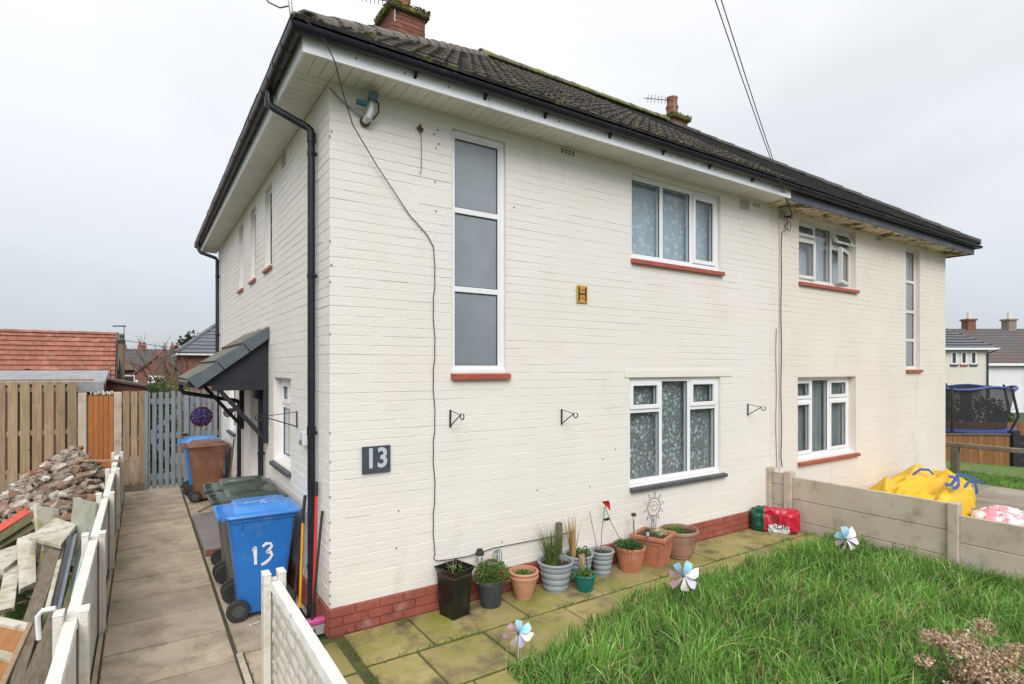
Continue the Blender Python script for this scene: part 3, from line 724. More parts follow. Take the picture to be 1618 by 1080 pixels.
b = MB(); b.box(4.35, 4.43, FY - .004, FY - .0005, ZF0 - .002, ZF1); b.box(6.38, 6.443, FY - .004, FY - .0005, ZF0 - .002, ZF1); b.build('fascia_joint_trim', m_fascia, HA)
sc = MB()
for i in range(16):
    xx = .1 + i * .42
    sc.box(xx, xx + .012, FY - .0035, FY - .0005, 4.83, 4.842)
sc.build('fascia_screws', m_rust, HA)
b = MB(); b.box(XM - .07, XE + .40, FY + .03, -.001, ZT - .02, ZT + .02); b.build('soffit', m_soffit2, HB)
b = MB(); b.box(XE + .001, XE + .40, 0, YB + .3, ZT - .019, ZT + .021); b.build('side_soffit', m_soffit2, HB)
b = MB(); b.box(XM - .08, XE + .42, FY + .004, FY + .028, ZF0 - .02, ZF1 + .05); b.box(XE + .40, XE + .42, FY + .03, YB + .3, ZF0 - .02, ZF1 + .05); b.build('fascia', m_fascia2, HB, bevel=.002)
# peeling flakes under the old soffit
pk = MB()
for i in range(240):
    x = rnd.uniform(6.6, 13.3); y0 = rnd.uniform(FY + .05, -.03)
    if noise.noise(Vector((x * 1.1, y0 * 2, 3))) < -.05: continue
    s_ = rnd.uniform(.015, .05); a = rnd.uniform(0, 6)
    z = ZT - .021
    pk.add([(x, y0, z), (x + s_ * math.cos(a), y0 + s_ * math.sin(a), z), (x + s_ * math.cos(a + 1), y0 + s_ * math.sin(a + 1), z - rnd.uniform(.006, .03))], [(0, 1, 2)])
pk.build('paint_flakes', m_soffit2, HB, recalc=False, kind='stuff')

# gutters with a mitred corner
def gutter(parent, pathf, name='gutter', r=.056):
    prof = []
    for k in range(9):
        t = PI + PI * k / 8; prof.append((.060 + r * math.cos(t), 4.915 + r * math.sin(t)))
    for k in range(9):
        t = 2 * PI - PI * k / 8; prof.append((.060 + (r - .005) * math.cos(t), 4.915 + (r - .005) * math.sin(t)))
    npf = len(prof); rings = pathf
    b = MB(); vs = []
    nr = len(rings(0))
    for o_, z in prof:
        for p in rings(o_): vs.append((p[0], p[1], z))
    fs = []
    for i in range(npf):
        j = (i + 1) % npf
        for k in range(nr - 1): fs.append((i * nr + k, i * nr + k + 1, j * nr + k + 1, j * nr + k))
    fs.append(tuple(i * nr for i in range(npf))); fs.append(tuple(i * nr + nr - 1 for i in range(npf))[::-1])
    b.add(vs, fs)
    return b.build(name, m_black, parent, smooth=True)
gA = gutter(HA, lambda o: [(FX - o, YB + .34), (FX - o, FY - o), (XM - .02, FY - o)])
gB = gutter(HB, lambda o: [(XM + .0, FY - o), (XE + .42 + o, FY - o), (XE + .42 + o, YB + .3)])
def halfring(parent, axis, at, r=.061, w=.035, name='gutter_union', tail=False):
    b = MB(); vs = []; fs = []
    n = 10
    for q in (at - w / 2, at + w / 2):
        for k in range(n + 1):
            t = PI + PI * k / n
            for rr in (r, r - .006):
                o_, z = .060 + rr * math.cos(t), 4.915 + rr * math.sin(t) + .002
                vs.append((q, FY - o_, z) if axis == 'x' else (FX - o_, q, z))
    m2 = 2 * (n + 1)
    for k in range(n):
        a = 2 * k
        fs += [(a, a + 2, m2 + a + 2, m2 + a), (a, a + 1, a + 3, a + 2), (m2 + a, m2 + a + 2, m2 + a + 3, m2 + a + 1)]
    b.add(vs, fs)
    if tail:
        if axis == 'x': b.prism([(FY, 4.86), (FY - .055, 4.866), (FY, 4.815)], 'x', at - .012, at + .012)
    return b.build(name, m_black, parent, recalc=True)
for x in (.20, ): halfring(HA, 'x', x)
for x in (.62, 1.32, 2.02, 2.9, 3.75, 4.6, 5.5): halfring(HA, 'x', x, r=.0585, w=.022, name='gutter_bracket', tail=True)
for x in (.95, 3.0, 5.6, 3.09): halfring(HA, 'x', x)
for x in (6.6, 7.3, 7.42, 8.2, 9.1, 10.0, 10.9, 11.9, 12.6, 13.1): halfring(HB, 'x', x, w=.045)
for y in (-.12, .22, .50, .78, 1.5, 2.1, 2.7, 3.5, 4.2, 5.0, 5.9, 6.8, 7.6, 8.3): halfring(HA, 'y', y, w=.03)

# downpipes
def pipe(parent, pts, r=.034, clips=(), name='downpipe', m=None):
    b = MB(); b.tube(pts, r, 14); d = b.build(name, m or m_black, parent, smooth=True)
    for c in clips:
        k = MB(); k.tube([(c[0], c[1], c[2] - .02), (c[0], c[1], c[2] + .02)], r + .005, 14)
        k.box(c[0], 0.0 if c[0] < 0 else c[0], c[1] - .012, c[1] + .012, c[2] - .012, c[2] + .012)
        k.box(c[0] - .006, c[0] + .006, c[1] - r - .05, c[1] - r, c[2] - .01, c[2] + .01)
        k.build('pipe_clip', m_black, d)
    return d
px_ = -.055
d1 = pipe(HA, [(FX - .06, .66, 4.88), (FX - .06, .655, 4.78), (FX - .055, .64, 4.735), (FX - .03, .61, 4.70), (px_ - .03, .43, 4.52), (px_ - .006, .41, 4.49), (px_, .41, 4.45), (px_, .41, .10)], clips=[(px_, .41, 4.28), (px_, .41, 3.16), (px_, .41, 1.72), (px_, .41, .5)])
k = MB()
for a, c in (((FX - .06, .66, 4.80), (FX - .06, .66, 4.72)), ((px_, .41, 4.47), (px_, .41, 4.38)), ((px_, .41, 1.78), (px_, .41, 1.70)), ((px_, .41, .16), (px_, .41, .04))):
    k.tube([a, c], .040, 14)
k.build('pipe_sockets', m_black, d1, smooth=True)
d2 = pipe(HA, [(FX - .06, 8.25, 4.88), (FX - .06, 8.25, 4.74), (FX - .03, 8.22, 4.69), (px_ - .03, 8.06, 4.58), (px_, 8.04, 4.53), (px_, 8.04, .1)], clips=[(px_, 8.04, 4.2), (px_, 8.04, 3.0), (px_, 8.04, 1.6)])
# porch side soil pipe with hopper
d3 = pipe(HA, [(px_, 3.02, 2.02), (px_, 3.02, .05)], r=.034, clips=[(px_, 3.02, 1.2), (px_, 3.02, .5)], name='waste_pipe')
k = MB(); k.prism([(2.93, 1.92), (3.11, 1.92), (3.13, 2.04), (2.91, 2.04)], 'x', -.14, -.01); k.build('hopper', m_black, d3)

# ------------------------------------------------------------------ roof
ZE, ZR = 4.965, 8.17
EL, EF, EB, ER = FX - .07, FY - .07, YB + .42, XE + .48
AL, AR = 4.02, 9.06
YM = 4.2
TILE = {}
def slope(parent, A, B, C, D, m, nrow, tw, nind, rib=.0, name='roof_tile', lift=.032, stuffname='roof_tiling', drop=None):
    """tiles on the quad A-B (eave) to D-C (ridge)"""
    A, B, C, D = map(Vector, (A, B, C, D))
    ex = (B - A); Lw = ex.length; ex.normalize()
    h0 = (D - A); hr = (C - B)
    nrm = ex.cross(((D + C) / 2 - (A + B) / 2)).normalized()
    if nrm.z < 0: nrm = -nrm
    up = nrm.cross(ex); 
    if up.z < 0: up = -up
    H = h0.dot(up); sl0 = h0.dot(ex) / H; sl1 = hr.dot(ex) / H
    rh = H / nrow
    bd = MB(); bd.add([A - nrm * .005, B - nrm * .005, C - nrm * .005, D - nrm * .005], [(0, 1, 2, 3)])
    roof = bd.build('roof', m, parent, recalc=False)
    tiles = []
    for r in range(nrow):
        v0, v1 = r * rh - (.02 if r == 0 else 0), (r + 1) * rh + .03
        off = (tw / 2 if r % 2 else 0)
        k = -1
        while True:
            a = off + k * tw; k += 1
            if a > Lw: break
            b_ = a + tw
            def cl(u, v): return max(sl0 * v, min(Lw + sl1 * v, u))
            p = [cl(a + .003, v0), cl(b_ - .003, v0), cl(b_ - .003, v1), cl(a + .003, v1)]
            if p[1] - p[0] < .01 and p[2] - p[3] < .01: continue
            if p[1] - p[0] < .004: p[1] = p[0] + .004
            if p[2] - p[3] < .004: p[2] = p[3] + .004
            tiles.append((p, v0, v1))
    def wpt(u, v): return A + ex * u + up * v
    tiles.sort(key=lambda t: -campix(wpt(t[0][0], t[1]), 1))
    rest = MB()
    fs0 = [(4, 5, 6, 7), (0, 1, 5, 4), (1, 2, 6, 5), (3, 0, 4, 7)]
    basis = Matrix((ex, up, nrm)).transposed().to_4x4()
    for i, (p, v0, v1) in enumerate(tiles):
        j = jit(.003); e = lift + j; e1 = e + jit(.003)
        u0 = p[0]
        vs = [(p[0] - u0, 0, .0), (p[1] - u0, 0, .0), (p[2] - u0, v1 - v0, -.01), (p[3] - u0, v1 - v0, -.01),
              (p[0] - u0, 0, e), (p[1] - u0, 0, e1), (p[2] - u0, v1 - v0, .006), (p[3] - u0, v1 - v0, .006)]
        fs = list(fs0)
        if rib and p[1] - p[0] > tw * .8:
            for c in (.06, .5):
                o_ = len(vs); ua = c * tw; ub = ua + .05
                vs += [(ua, -.001, e - .004), (ub, -.001, e - .004), (ub, v1 - v0, .0), (ua, v1 - v0, .0), (ua + .012, -.001, e + rib), (ub - .012, -.001, e + rib), (ub - .012, v1 - v0, .006 + rib * .6), (ua + .012, v1 - v0, .006 + rib * .6)]
                fs += [tuple(o_ + q for q in f) for f in fs0]
        if i < nind:
            me = bpy.data.meshes.new(name); me.from_pydata(vs, [], fs); me.materials.append(m)
            child(name, me, roof, Matrix.Translation(wpt(u0, v0)) @ basis)
        else:
            rest.add([wpt(u0 + q[0], v0 + q[1]) + nrm * q[2] for q in vs], fs)
    if rest.v: rest.build(stuffname, m, roof, kind='stuff', recalc=False)
    return roof
def zat(t): return ZE + (ZR - ZE) * t
slope(HA, (EL, EF, ZE), (XM, EF, ZE), (XM, YM, ZR), (AL, YM, ZR), m_tile, 17, .30, 300, rib=.012)
slope(HB, (XM, EF, ZE), (ER, EF, ZE), (AR, YM, ZR), (XM, YM, ZR), m_tile2, 26, .24, 120, lift=.022)
slope(HA, (EL, EB, ZE), (EL, EF, ZE), (AL, YM, ZR), (AL, YM + .001, ZR), m_tile, 17, .30, 0)
slope(HB, (ER, EF, ZE), (ER, EB, ZE), (AR, YM + .001, ZR), (AR, YM, ZR), m_tile2, 26, .24, 0, lift=.022)
for h, a, c in ((HA, XM, EL), (HB, ER, XM)):
    b = MB(); b.add([(a, EB, ZE), (c, EB, ZE), (AL if h is HA else XM, YM, ZR), (XM if h is HA else AR, YM, ZR)], [(0, 1, 2, 3)]); b.build('rear_roof', m_tile, h, recalc=False)
def caps(parent, a, b_, m, r=.125, n=None, name='hip_tile', Lc=.42, lift=.0):
    a = Vector(a); b_ = Vector(b_); d = b_ - a; n = n or int(d.length / Lc); st = d / n; dn = d.normalized()
    side = dn.cross(Vector((0, 0, 1))).normalized(); up = side.cross(dn)
    for i in range(n):
        p = a + st * i; q = a + st * (i + 1) + dn * .03
        bb = MB(); vs = []
        for pt, rr in ((p, r * 1.06), (q, r * .94)):
            for s_ in (1, .84):
                for k in range(9):
                    t = PI * k / 8
                    vs.append(pt + side * (rr * s_ * math.cos(t)) + up * (rr * s_ * .85 * math.sin(t) - .03 + lift + (jit(.006))))
        fs = []
        for k in range(8):
            fs += [(k, k + 1, 18 + k + 1, 18 + k), (9 + k, k, k + 1, 9 + k + 1)[::1], (18 + k, 18 + k + 1, 27 + k + 1, 27 + k)]
        fs.append((0, 9, 27, 18)); fs.append((8, 17, 35, 26))
        bb.add(vs, fs); o = bb.build(name, m, parent, recalc=True, smooth=True)
ridA = MB(); ridA.tube([(AL, YM, ZR + .02), (XM, YM, ZR + .02)], .05, 6); rA = ridA.build('ridge', m_ridge, HA)
ridB = MB(); ridB.tube([(XM, YM, ZR + .02), (AR, YM, ZR + .02)], .05, 6); rB = ridB.build('ridge', m_tile2, HB)
caps(rA, (EL + .10, EF + .10, ZE + .06), (AL, YM, ZR + .03), m_hip, r=.115)
b = MB(); b.tube([(EL + .13, EF + .13, ZE + .06), (EL + .30, EF + .32, ZE + .18)], .085, 10); b.build('bedding_mortar', m_mortar, rA)
caps(rA, (EL + .1, EB - .1, ZE + .05), (AL, YM, ZR + .05), m_hip, r=.12)
caps(rA, (AL - .1, YM, ZR + .05), (XM, YM, ZR + .05), m_ridge, name='ridge_tile')
caps(rB, (XM, YM, ZR + .05), (AR, YM, ZR + .05), m_ridge, name='ridge_tile')
caps(rB, (ER - .02, EF + .02, ZE + .03), (AR, YM, ZR + .03), m_tile2, r=.11)
# moss clumps along the ridge and hip
ms = MB()
for i in range(900):
    if i < 720:
        t = rnd.random(); p = Vector((AL + (AR - AL) * t, YM + rnd.uniform(-.26, .02), 0)); p.z = ZR + .05 - abs(p.y - YM) * .62 + .03
    else:
        t = rnd.random() ** 1.4 * .25; p = Vector((EL, EF, ZE)).lerp(Vector((AL, YM, ZR)), t) + Vector((.06 + jit(.07), .06 + jit(.07), .045))
    s_ = rnd.uniform(.008, .024)
    q = [p + Vector((jit(s_), jit(s_), jit(s_ * .6))) for _ in range(5)]
    ms.add([p + Vector((s_, 0, 0)), p + Vector((0, s_, 0)), p + Vector((-s_, 0, 0)), p + Vector((0, -s_, 0)), p + Vector((0, 0, s_ * .9)), p - Vector((0, 0, s_))], [(0, 1, 4), (1, 2, 4), (2, 3, 4), (3, 0, 4), (1, 0, 5), (2, 1, 5), (3, 2, 5), (0, 3, 5)])
ms.build('moss', m_moss, rA, kind='stuff', recalc=False, smooth=True)

# chimneys
def chimney(parent, cx, cy, zb, zc, w, m, mossy=True):
    b = MB(); b.box(cx - w / 2 + .012, cx + w / 2 - .012, cy - w / 2 + .012, cy + w / 2 - .012, zb, zc); ch = b.build('chimney', m_mortar, parent)
    r = 0; z = zb + .4
    while z < zc - .02:
        for s_ in range(4):
            u = -w / 2 - (.11 if (r + s_) % 2 else 0)
            while u < w / 2 - .02:
                a, c = max(u, -w / 2) + .005, min(u + .225, w / 2) - .005; u += .225
                if c - a < .03: continue
                def T(x, y, zz, s_=s_):
                    for _ in range(s_): x, y = -y, x
                    return (cx + x, cy + y, zz)
                q = MB(T); q.box(a, c, -w / 2 - jit(.003), -w / 2 + .013, z + .005, z + .075)
                q.build('brick', m, ch)
        z += .082; r += 1
    q = MB(); q.box(cx - w / 2 - .07, cx + w / 2 + .07, cy - w / 2 - .07, cy + w / 2 + .07, zc, zc + .11); q.build('chimney_cap', m_ridge if mossy else m_cfence, ch, bevel=.02)
    if mossy:
        k = MB()
        for i in range(420):
            a = rnd.choice(((0, -1), (-1, 0), (1, 0))); e = w / 2 + .07; t = jit(e)
            p = Vector((cx + (a[0] * e if a[0] else t), cy + (a[1] * e if a[1] else t), zc + rnd.uniform(-.005, .13)))
            s_ = rnd.uniform(.012, .026)
            k.add([p + Vector((s_, 0, 0)), p + Vector((0, s_, 0)), p + Vector((-s_, 0, 0)), p + Vector((0, -s_, 0)), p + Vector((0, 0, s_)), p - Vector((0, 0, s_))], [(0, 1, 4), (1, 2, 4), (2, 3, 4), (3, 0, 4), (1, 0, 5), (2, 1, 5), (3, 2, 5), (0, 3, 5)])
        k.build('moss', m_moss, ch, kind='stuff', recalc=False, smooth=True)
    q = MB(); q.lathe([(.16, 0), (.16, .05), (.145, .07), (.15, .28), (.165, .30), (.165, .34), (.14, .36), (.135, .52), (.15, .54), (.15, .58), (.12, .585)], (cx, cy, zc + .10), 20); q.build('chimney_pot', m_terrapot, ch, smooth=True)
    return ch
chimney(HA, 2.80, 5.2, 6.4, 8.93, .66, m_brick)
chimney(HB, 10.45, 5.2, 6.3, 8.85, .56, m_brick, mossy=True)
# TV aerials
def aerial(label, p, d, L, n, pole, m=None):
    t = thing('tv_aerial', label, 'aerial', p)
    p = Vector(p); d = Vector(d).normalized()
    b = MB(); b.tube([p - Vector((0, 0, pole)), p + Vector((0, 0, .04))], .013, 6); b.build('mast', m_alu, t)
    b = MB(); b.tube([p, p + d * L], .010, 5); b.build('boom', m_iron, t)
    s_ = d.cross(Vector((0, 0, 1))).normalized()
    for i in range(n):
        q = p + d * L * (.08 + .9 * i / n)
        b = MB(); b.tube([q - Vector((0, 0, .09)) + s_ * .02, q + Vector((0, 0, .09)) - s_ * .02], .006, 4); b.build('element', m_iron, t)
aerial('black comb aerial beside the mossy chimney at the top edge of the photo', (2.52, 4.86, 9.02), (-.9, .25, .02), .95, 12, .35)
aerial('small aerial pointing left from the farther clay chimney pot', (10.25, 4.95, 9.30), (-.95, .4, 0), .85, 8, .4)
# bracket with cable at the corner of the eaves
t = thing('cable_bracket', 'grey cable bracket standing above the gutter at the near roof corner', 'bracket', (-.36, -.30, 4.93))
b = MB(); b.tube([(-.36, -.30, 4.9), (-.385, -.30, 5.12), (-.40, -.29, 5.3)], .014, 6); b.build('stem', m_alu, t)
b = MB(); b.tube([(-.40, -.29, 5.13), (-.46, -.28, 5.10), (-.53, -.22, 5.15), (-.75, -.05, 5.5)], .006, 5); b.build('loop', m_cable, t)

# ------------------------------------------------------------------ porch canopy (part of the nearer house)
CY0, CY1, CX, CZ0, CZ1 = 2.78, 4.86, -.80, 2.16, 2.78
b = MB(); b.add([(0, CY0, CZ1 - .07), (CX, CY0, CZ0 - .0), (CX, CY1, CZ0 - .0), (0, CY1, CZ1 - .07), (0, CY0, CZ1 - .04), (CX, CY0, CZ0 + .03), (CX, CY1, CZ0 + .03), (0, CY1, CZ1 - .04)], [(0, 1, 2, 3), (4, 7, 6, 5), (0, 4, 5, 1), (3, 2, 6, 7), (1, 5, 6, 2)])
can = b.build('porch_canopy', m_blackpaint, HA, label='black framed tiled canopy over the side door')
nrm = Vector((-(CZ1 - CZ0), 0, -CX)).normalized(); upv = Vector((-CX, 0, CZ1 - CZ0)).normalized(); LL = Vector((CX, 0, CZ1 - CZ0)).length
m_slatedge = mat('slate_blue_tile', (.105, .13, .145), (.075, .095, .11), 5, .55, .4, 30, stain=((.16, .16, .12), 6, .55, .75))
m_cantile = mat('lichen_tile', (.15, .145, .115), (.10, .10, .085), 6, .8, .5, 30, stain=((.19, .18, .08), 6, .5, .7))
for r in range(3):
    for k in range(7):
        u0 = CY0 - .06 + k * .32; u1 = min(u0 + .315, CY1 + .06); v0 = -.08 + r * LL * .36; v1 = v0 + LL * .36 + .06
        e = .045
        P_ = lambda u, v, n_: Vector((CX, u, CZ0 + .03)) + upv * v + nrm * n_
        q = MB(); q.hexa([P_(u0, v0, .01), P_(u1, v0, .01), P_(u1, v1, .0), P_(u0, v1, .0), P_(u0, v0, .01 + e), P_(u1, v0, .01 + e), P_(u1, v1, .02), P_(u0, v1, .02)])
        if k == 0: q.hexa([P_(u0 - .018, v0, -.09), P_(u0 - .001, v0, -.09), P_(u0 - .001, v1 - .05, -.09), P_(u0 - .018, v1 - .05, -.09), P_(u0 - .018, v0, .02 + e), P_(u0 - .001, v0, .02 + e), P_(u0 - .001, v1 - .05, .03), P_(u0 - .018, v1 - .05, .03)])
        q.build('canopy_tile', m_slatedge if k == 0 else m_cantile, can)
for yy in (CY0 + .0, CY1 - .03):
    q = MB(); q.prism([(0, 2.10), (CX + .12, 2.10), (CX + .04, CZ0 - .01), (0, CZ1 - .08)], 'y', yy, yy + .03); q.build('gable_board', m_blackpaint, can)
    q = MB(); q.prism([(0, 2.04), (CX + .16, 2.04), (CX + .16, 2.115), (0, 2.115)], 'y', yy - .02, yy + .05); q.build('beam', m_blackpaint, can)
    q = MB(); q.bar((-.035, yy + .02, 2.04), (-.035, yy + .02, 1.36), .07, .06, up=(1, 0, 0)); q.bar((-.05, yy + .02, 1.42), (CX + .24, yy + .02, 2.05), .05, .055, up=(0, 1, 0)); q.build('gallows_bracket', m_blackpaint, can)
q = MB(); q.box(CX + .02, CX + .06, CY0, CY1, 2.06, 2.16); q.build('canopy_beam', m_blackpaint, can)
q = MB(); q.tube([(CX - .06, CY0 - .02, 2.13), (CX - .06, CY1 + .04, 2.11)], .045, 10); q.build('canopy_gutter', m_black, can, smooth=True)
q = MB(); q.tube([(CX - .06, CY1 - .02, 2.12), (CX - .06, CY1 - .02, 1.99), (CX - .03, CY1 - .02, 1.95), (-.10, CY1 + .08, 1.80), (-.055, CY1 + .1, 1.77), (-.055, CY1 + .1, 1.72), (-.055, CY1 + .1, .05)], .032, 10); q.build('canopy_downpipe', m_black, can, smooth=True)
q = MB()
for i in range(40):
    u = CY0 + .05 * i; q.box(-.03, -.0135, u, u + .04, CZ1 + .0, CZ1 + .05 + jit(.012))
q.build('mortar_flashing', m_mortar, can)

# ================================================================== FIXTURES ON THE WALL
def txt(s_, size, T, m, parent, depth=.002, name='lettering', bold=0, sx=1.):
    cu = bpy.data.curves.new(name, 'FONT'); cu.body = s_; cu.size = size; cu.extrude = depth; cu.align_x = 'CENTER'; cu.align_y = 'CENTER'; cu.offset = bold
    cu.resolution_u = 3
    o = bpy.data.objects.new(name, cu); COL.objects.link(o)
    dg = bpy.context.evaluated_depsgraph_get()
    me = bpy.data.meshes.new_from_object(o.evaluated_get(dg)); bpy.data.objects.remove(o)
    me.materials.clear(); me.materials.append(m)
    q = bpy.data.objects.new(name, me); COL.objects.link(q); q.parent = parent
    q.matrix_basis = T @ Matrix.Diagonal((sx, 1, 1, 1))
    return q
# number plaque: (0.28..0.53, 1.37..1.62)
t = thing('number_plaque', 'dark slate plaque with number 13 on the front wall by the corner', 'sign', (.405, -.02, 1.50))
b = MB(); b.box(.275, .535, -.030, -.010, 1.375, 1.615); b.build('plate', m_signblack, t, bevel=.003)
txt('13', .245, Matrix.Translation((0, -.0115, 0)) @ Matrix.Rotation(R(90), 4, 'X'), m_signnum, t, name='numerals', bold=.006, sx=.88)
# hydrant sign
t = thing('hydrant_sign', 'small yellow hydrant sign with black H high on the front wall', 'sign', (2.825, -.02, 3.155))
b = MB(); b.box(2.745, 2.905, -.022, -.010, 3.055, 3.255); b.build('plate', m_yellow, t, bevel=.004)
b = MB(); b.box(2.765, 2.787, -.0245, -.0225, 3.075, 3.235); b.box(2.863, 2.885, -.0245, -.0225, 3.075, 3.235); b.box(2.787, 2.863, -.0245, -.0225, 3.148, 3.166); b.build('letter_h', m_blackink, t)
txt('100', .052, Matrix.Translation((0, -.004, .043)) @ Matrix.Rotation(R(90), 4, 'X'), m_redink, t, depth=.001, name='upper_digits', sx=.8)
txt('16', .062, Matrix.Translation((0, -.004, -.043)) @ Matrix.Rotation(R(90), 4, 'X'), m_redink, t, depth=.001, name='lower_digits', sx=.8)
# hanging basket brackets
def hb(label, x, z, T=TX, L=.22, mm=m_iron, up=1):
    lo = T(x, -.01, z)
    t = thing('basket_bracket', label, 'bracket', lo, group='basket brackets on the house walls')
    b = MB(T); b.box(x - .008, x + .008, -.020, -.010, z - .10, z + .07); b.build('back_plate', mm, t)
    b = MB(T); b.tube([(x, -.018, z + .06), (x, -.10, z + .052), (x, -L, z + .03)], .004, 5); b.tube([(x, -.018, z - .09), (x, -L * .6, z - .02), (x, -L, z + .03)], .006, 5); b.build('arm', mm, t)
    pts = [(x, -L - .035 + .035 * math.cos(a_), z + .02 + .03 * math.sin(a_)) for a_ in [R(60) - i * R(30) for i in range(11)]]
    b = MB(T); b.tube(pts, .006, 5); b.build('hook', mm, t)
hb('black basket bracket on the front wall nearest the number plaque', 1.15, 1.84)
hb('black basket bracket between the tall window and the lace curtained window', 2.53, 1.79)
hb('black basket bracket on the front wall left of the two vertical cables', 5.97, 1.73)
hb('black wire basket bracket on the side wall by the side window', 1.17, 1.80, T=TY, L=.34)
# rusty pin with thin wire
t = thing('rusty_hook', 'rusty wall hook with thin wire hanging beside the tall window', 'hook', (.83, -.01, 4.55))
b = MB(); b.tube([(.80, -.02, 4.56), (.83, -.03, 4.57), (.86, -.02, 4.56)], .012, 6); b.tube([(.83, -.02, 4.60), (.83, -.035, 4.53)], .012, 6); b.build('anchor', m_rust, t)
b = MB(); b.tube([(.84, -.022, 4.55), (.842, -.022, 4.3), (.84, -.022, 4.17), (.825, -.022, 4.14)], .003, 4); b.build('wire', m_rust, t)
# little holes in the wall and cracks
b = MB()
for x, z in ((.98, 4.55), (1.03, 4.47), (1.0, 4.42), (1.02, 4.6), (.99, 4.1), (1.0, 3.82), (3.35, 1.35), (.62, 1.0), (2.95, .95), (.01, 4.35), (.01, 3.2), (.6, .66), (5.75, 4.45), (6.9, 3.6), (6.95, 3.3), (1.9, 4.0), (2.2, 1.0), (1.75, .52), (3.15, 1.25)):
    b.lathe([(.008, 0), (.006, .003)], (0, 0, 0), 6)
    for i in range(12):
        p = b.v[-12 + i]; b.v[-12 + i] = (x + p[0], -.0105 - p[2], z + p[1])
tag(b.build('plug_holes', m_rust, HA), 'x', 'x')
for o in bpy.data.objects:
    if o.name.startswith('plug_holes'):
        del o['label']; del o['category']
# corner chips
b = MB()
for z in (.28, .35, .47, .55, .72, .83, .98, 1.2, 1.5, 1.75, 2.6, 3.05, 3.4, 4.3):
    b.box(-.010, .004, -.0105, -.002, z, z + .014)
b.build('corner_chips', m_mortar, HA)
b = MB(); b.tube([(6.77, -.012, 4.55 - i * .1) for i in range(40)], .0035, 4); b.build('party_crack', m_mortar, HA)
# security camera
t = thing('security_camera', 'old blue and white security camera on a rusty wall mount under the eaves', 'camera', (.32, -.02, 4.53))
b = MB(); b.tube([(.30, -.01, 4.50), (.30, -.03, 4.50)], .045, 14); b.build('mount_plate', m_rust, t, smooth=True)
b = MB(); b.tube([(.30, -.03, 4.50), (.31, -.09, 4.52), (.33, -.10, 4.58), (.335, -.10, 4.66)], [.03, .03, .028, .02], 12); b.build('bracket_joint', m_camwhite, t, smooth=True)
b = MB(); b.tube([(.37, .0, 4.72), (.33, -.16, 4.685)], [.035, .042], 14); b.build('camera_body', m_camblue, t, smooth=True)
b = MB(); b.tube([(.33, -.16, 4.685), (.3298, -.161, 4.6849)], [.030, .030], 14); b.build('lens', m_darkglass, t)
b = MB(); b.box(.20, .29, -.12, -.08, 4.60, 4.64); b.build('sensor_box', m_camblue, t, bevel=.005)
b = MB(); b.tube([(.36, -.08, 4.70), (.40, -.09, 4.66), (.40, -.09, 4.58), (.36, -.06, 4.52)], .008, 6); b.build('lead', m_iron, t)
# cables
def cable(label, pts, r=.006, m=None, name='cable', sub=0):
    b = MB(); b.tube(pts, r, 6); return tag(b.build(name, m or m_cable, smooth=True), label, 'cable')
pts = [(-.36, -.44, 4.98), (-.30, -.47, 4.95), (-.18, -.47, 4.86), (-.08, -.42, 4.74), (.02, -.28, 4.60), (.16, -.12, 4.40), (.4, -.05, 4.12), (.72, -.02, 3.74), (.9, -.018, 3.58), (.97, -.018, 3.47)]
for i in range(30): pts.append((.975 + .010 * math.sin(i * .9) + .004 * math.sin(i * 2.7), -.018, 3.38 - i * .098))
pts += [(.97, -.018, .50), (1.0, -.02, .47), (1.1, -.022, .46), (1.35, -.022, .45), (1.64, -.022, .48), (2.04, -.022, .475), (2.46, -.022, .47), (2.71, -.022, .485)]
cable('dark cable crossing from the roof corner and running down the front wall to the pots', pts, .0046)
cable('grey cable from the wall corner to the security camera', [(-.01, -.015, 4.72), (.06, -.02, 4.66), (.15, -.022, 4.60), (.25, -.03, 4.54), (.29, -.04, 4.53)], .007, m_cablelight)
pts = [(6.98, -.03, 4.66 - .0)] + [(6.93 + .03 * math.sin(i * 1.3), -.03 - .01 * math.cos(i), 4.6 - i * .03) for i in range(6)] + [(6.83, -.02, 4.40), (6.82, -.018, 4.2)] + [(6.815 + .01 * math.sin(i * 1.1), -.018, 4.1 - i * .21) for i in range(16)] + [(6.84, -.018, .80)]
cable('thin telephone cable down the wall from the overhead wire anchor', pts, .006)
cable('pale thin cable rising from behind the concrete fence to a small wall plug', [(6.69, -.018, 2.92)] + [(6.68 - .012 * math.sin(i * 1.2), -.018, 2.8 - i * .2) for i in range(10)] + [(6.70, -.018, .8)], .006, m_cablelight)
t = thing('wire_anchor', 'rusty bracket where the overhead telephone wires meet the front wall', 'bracket', (6.98, -.02, 4.66))
b = MB(); b.tube([(6.98, -.01, 4.66), (6.98, -.09, 4.66)], .012, 6); b.tube([(6.90, -.02, 4.65), (7.12, -.02, 4.66)], .008, 5); b.build('hook', m_rust, t)
b = MB(); b.tube([(6.95 + .05 * math.cos(i * .7), -.06, 4.50 + .08 * math.sin(i * .7)) for i in range(10)], .005, 5); b.build('coil', m_cable, t)
for lab, dx in (('overhead telephone wire, the left one of the pair', 0), ('overhead telephone wire, the right one of the pair', 1)):
    a = Vector((6.98 + dx * .02, -.09, 4.67)); c = Vector((2.92 + .045 * dx, -1.71 - dx * .03, 5.62)); d = (c - a)
    pts = [a + d * (k / 4) - Vector((0, 0, .05 * math.sin(min(k, 4) / 4 * PI))) for k in range(0, 18)]
    b = MB(); b.tube(pts, .0052, 5); tag(b.build('overhead_wire', m_cable), lab, 'wire')
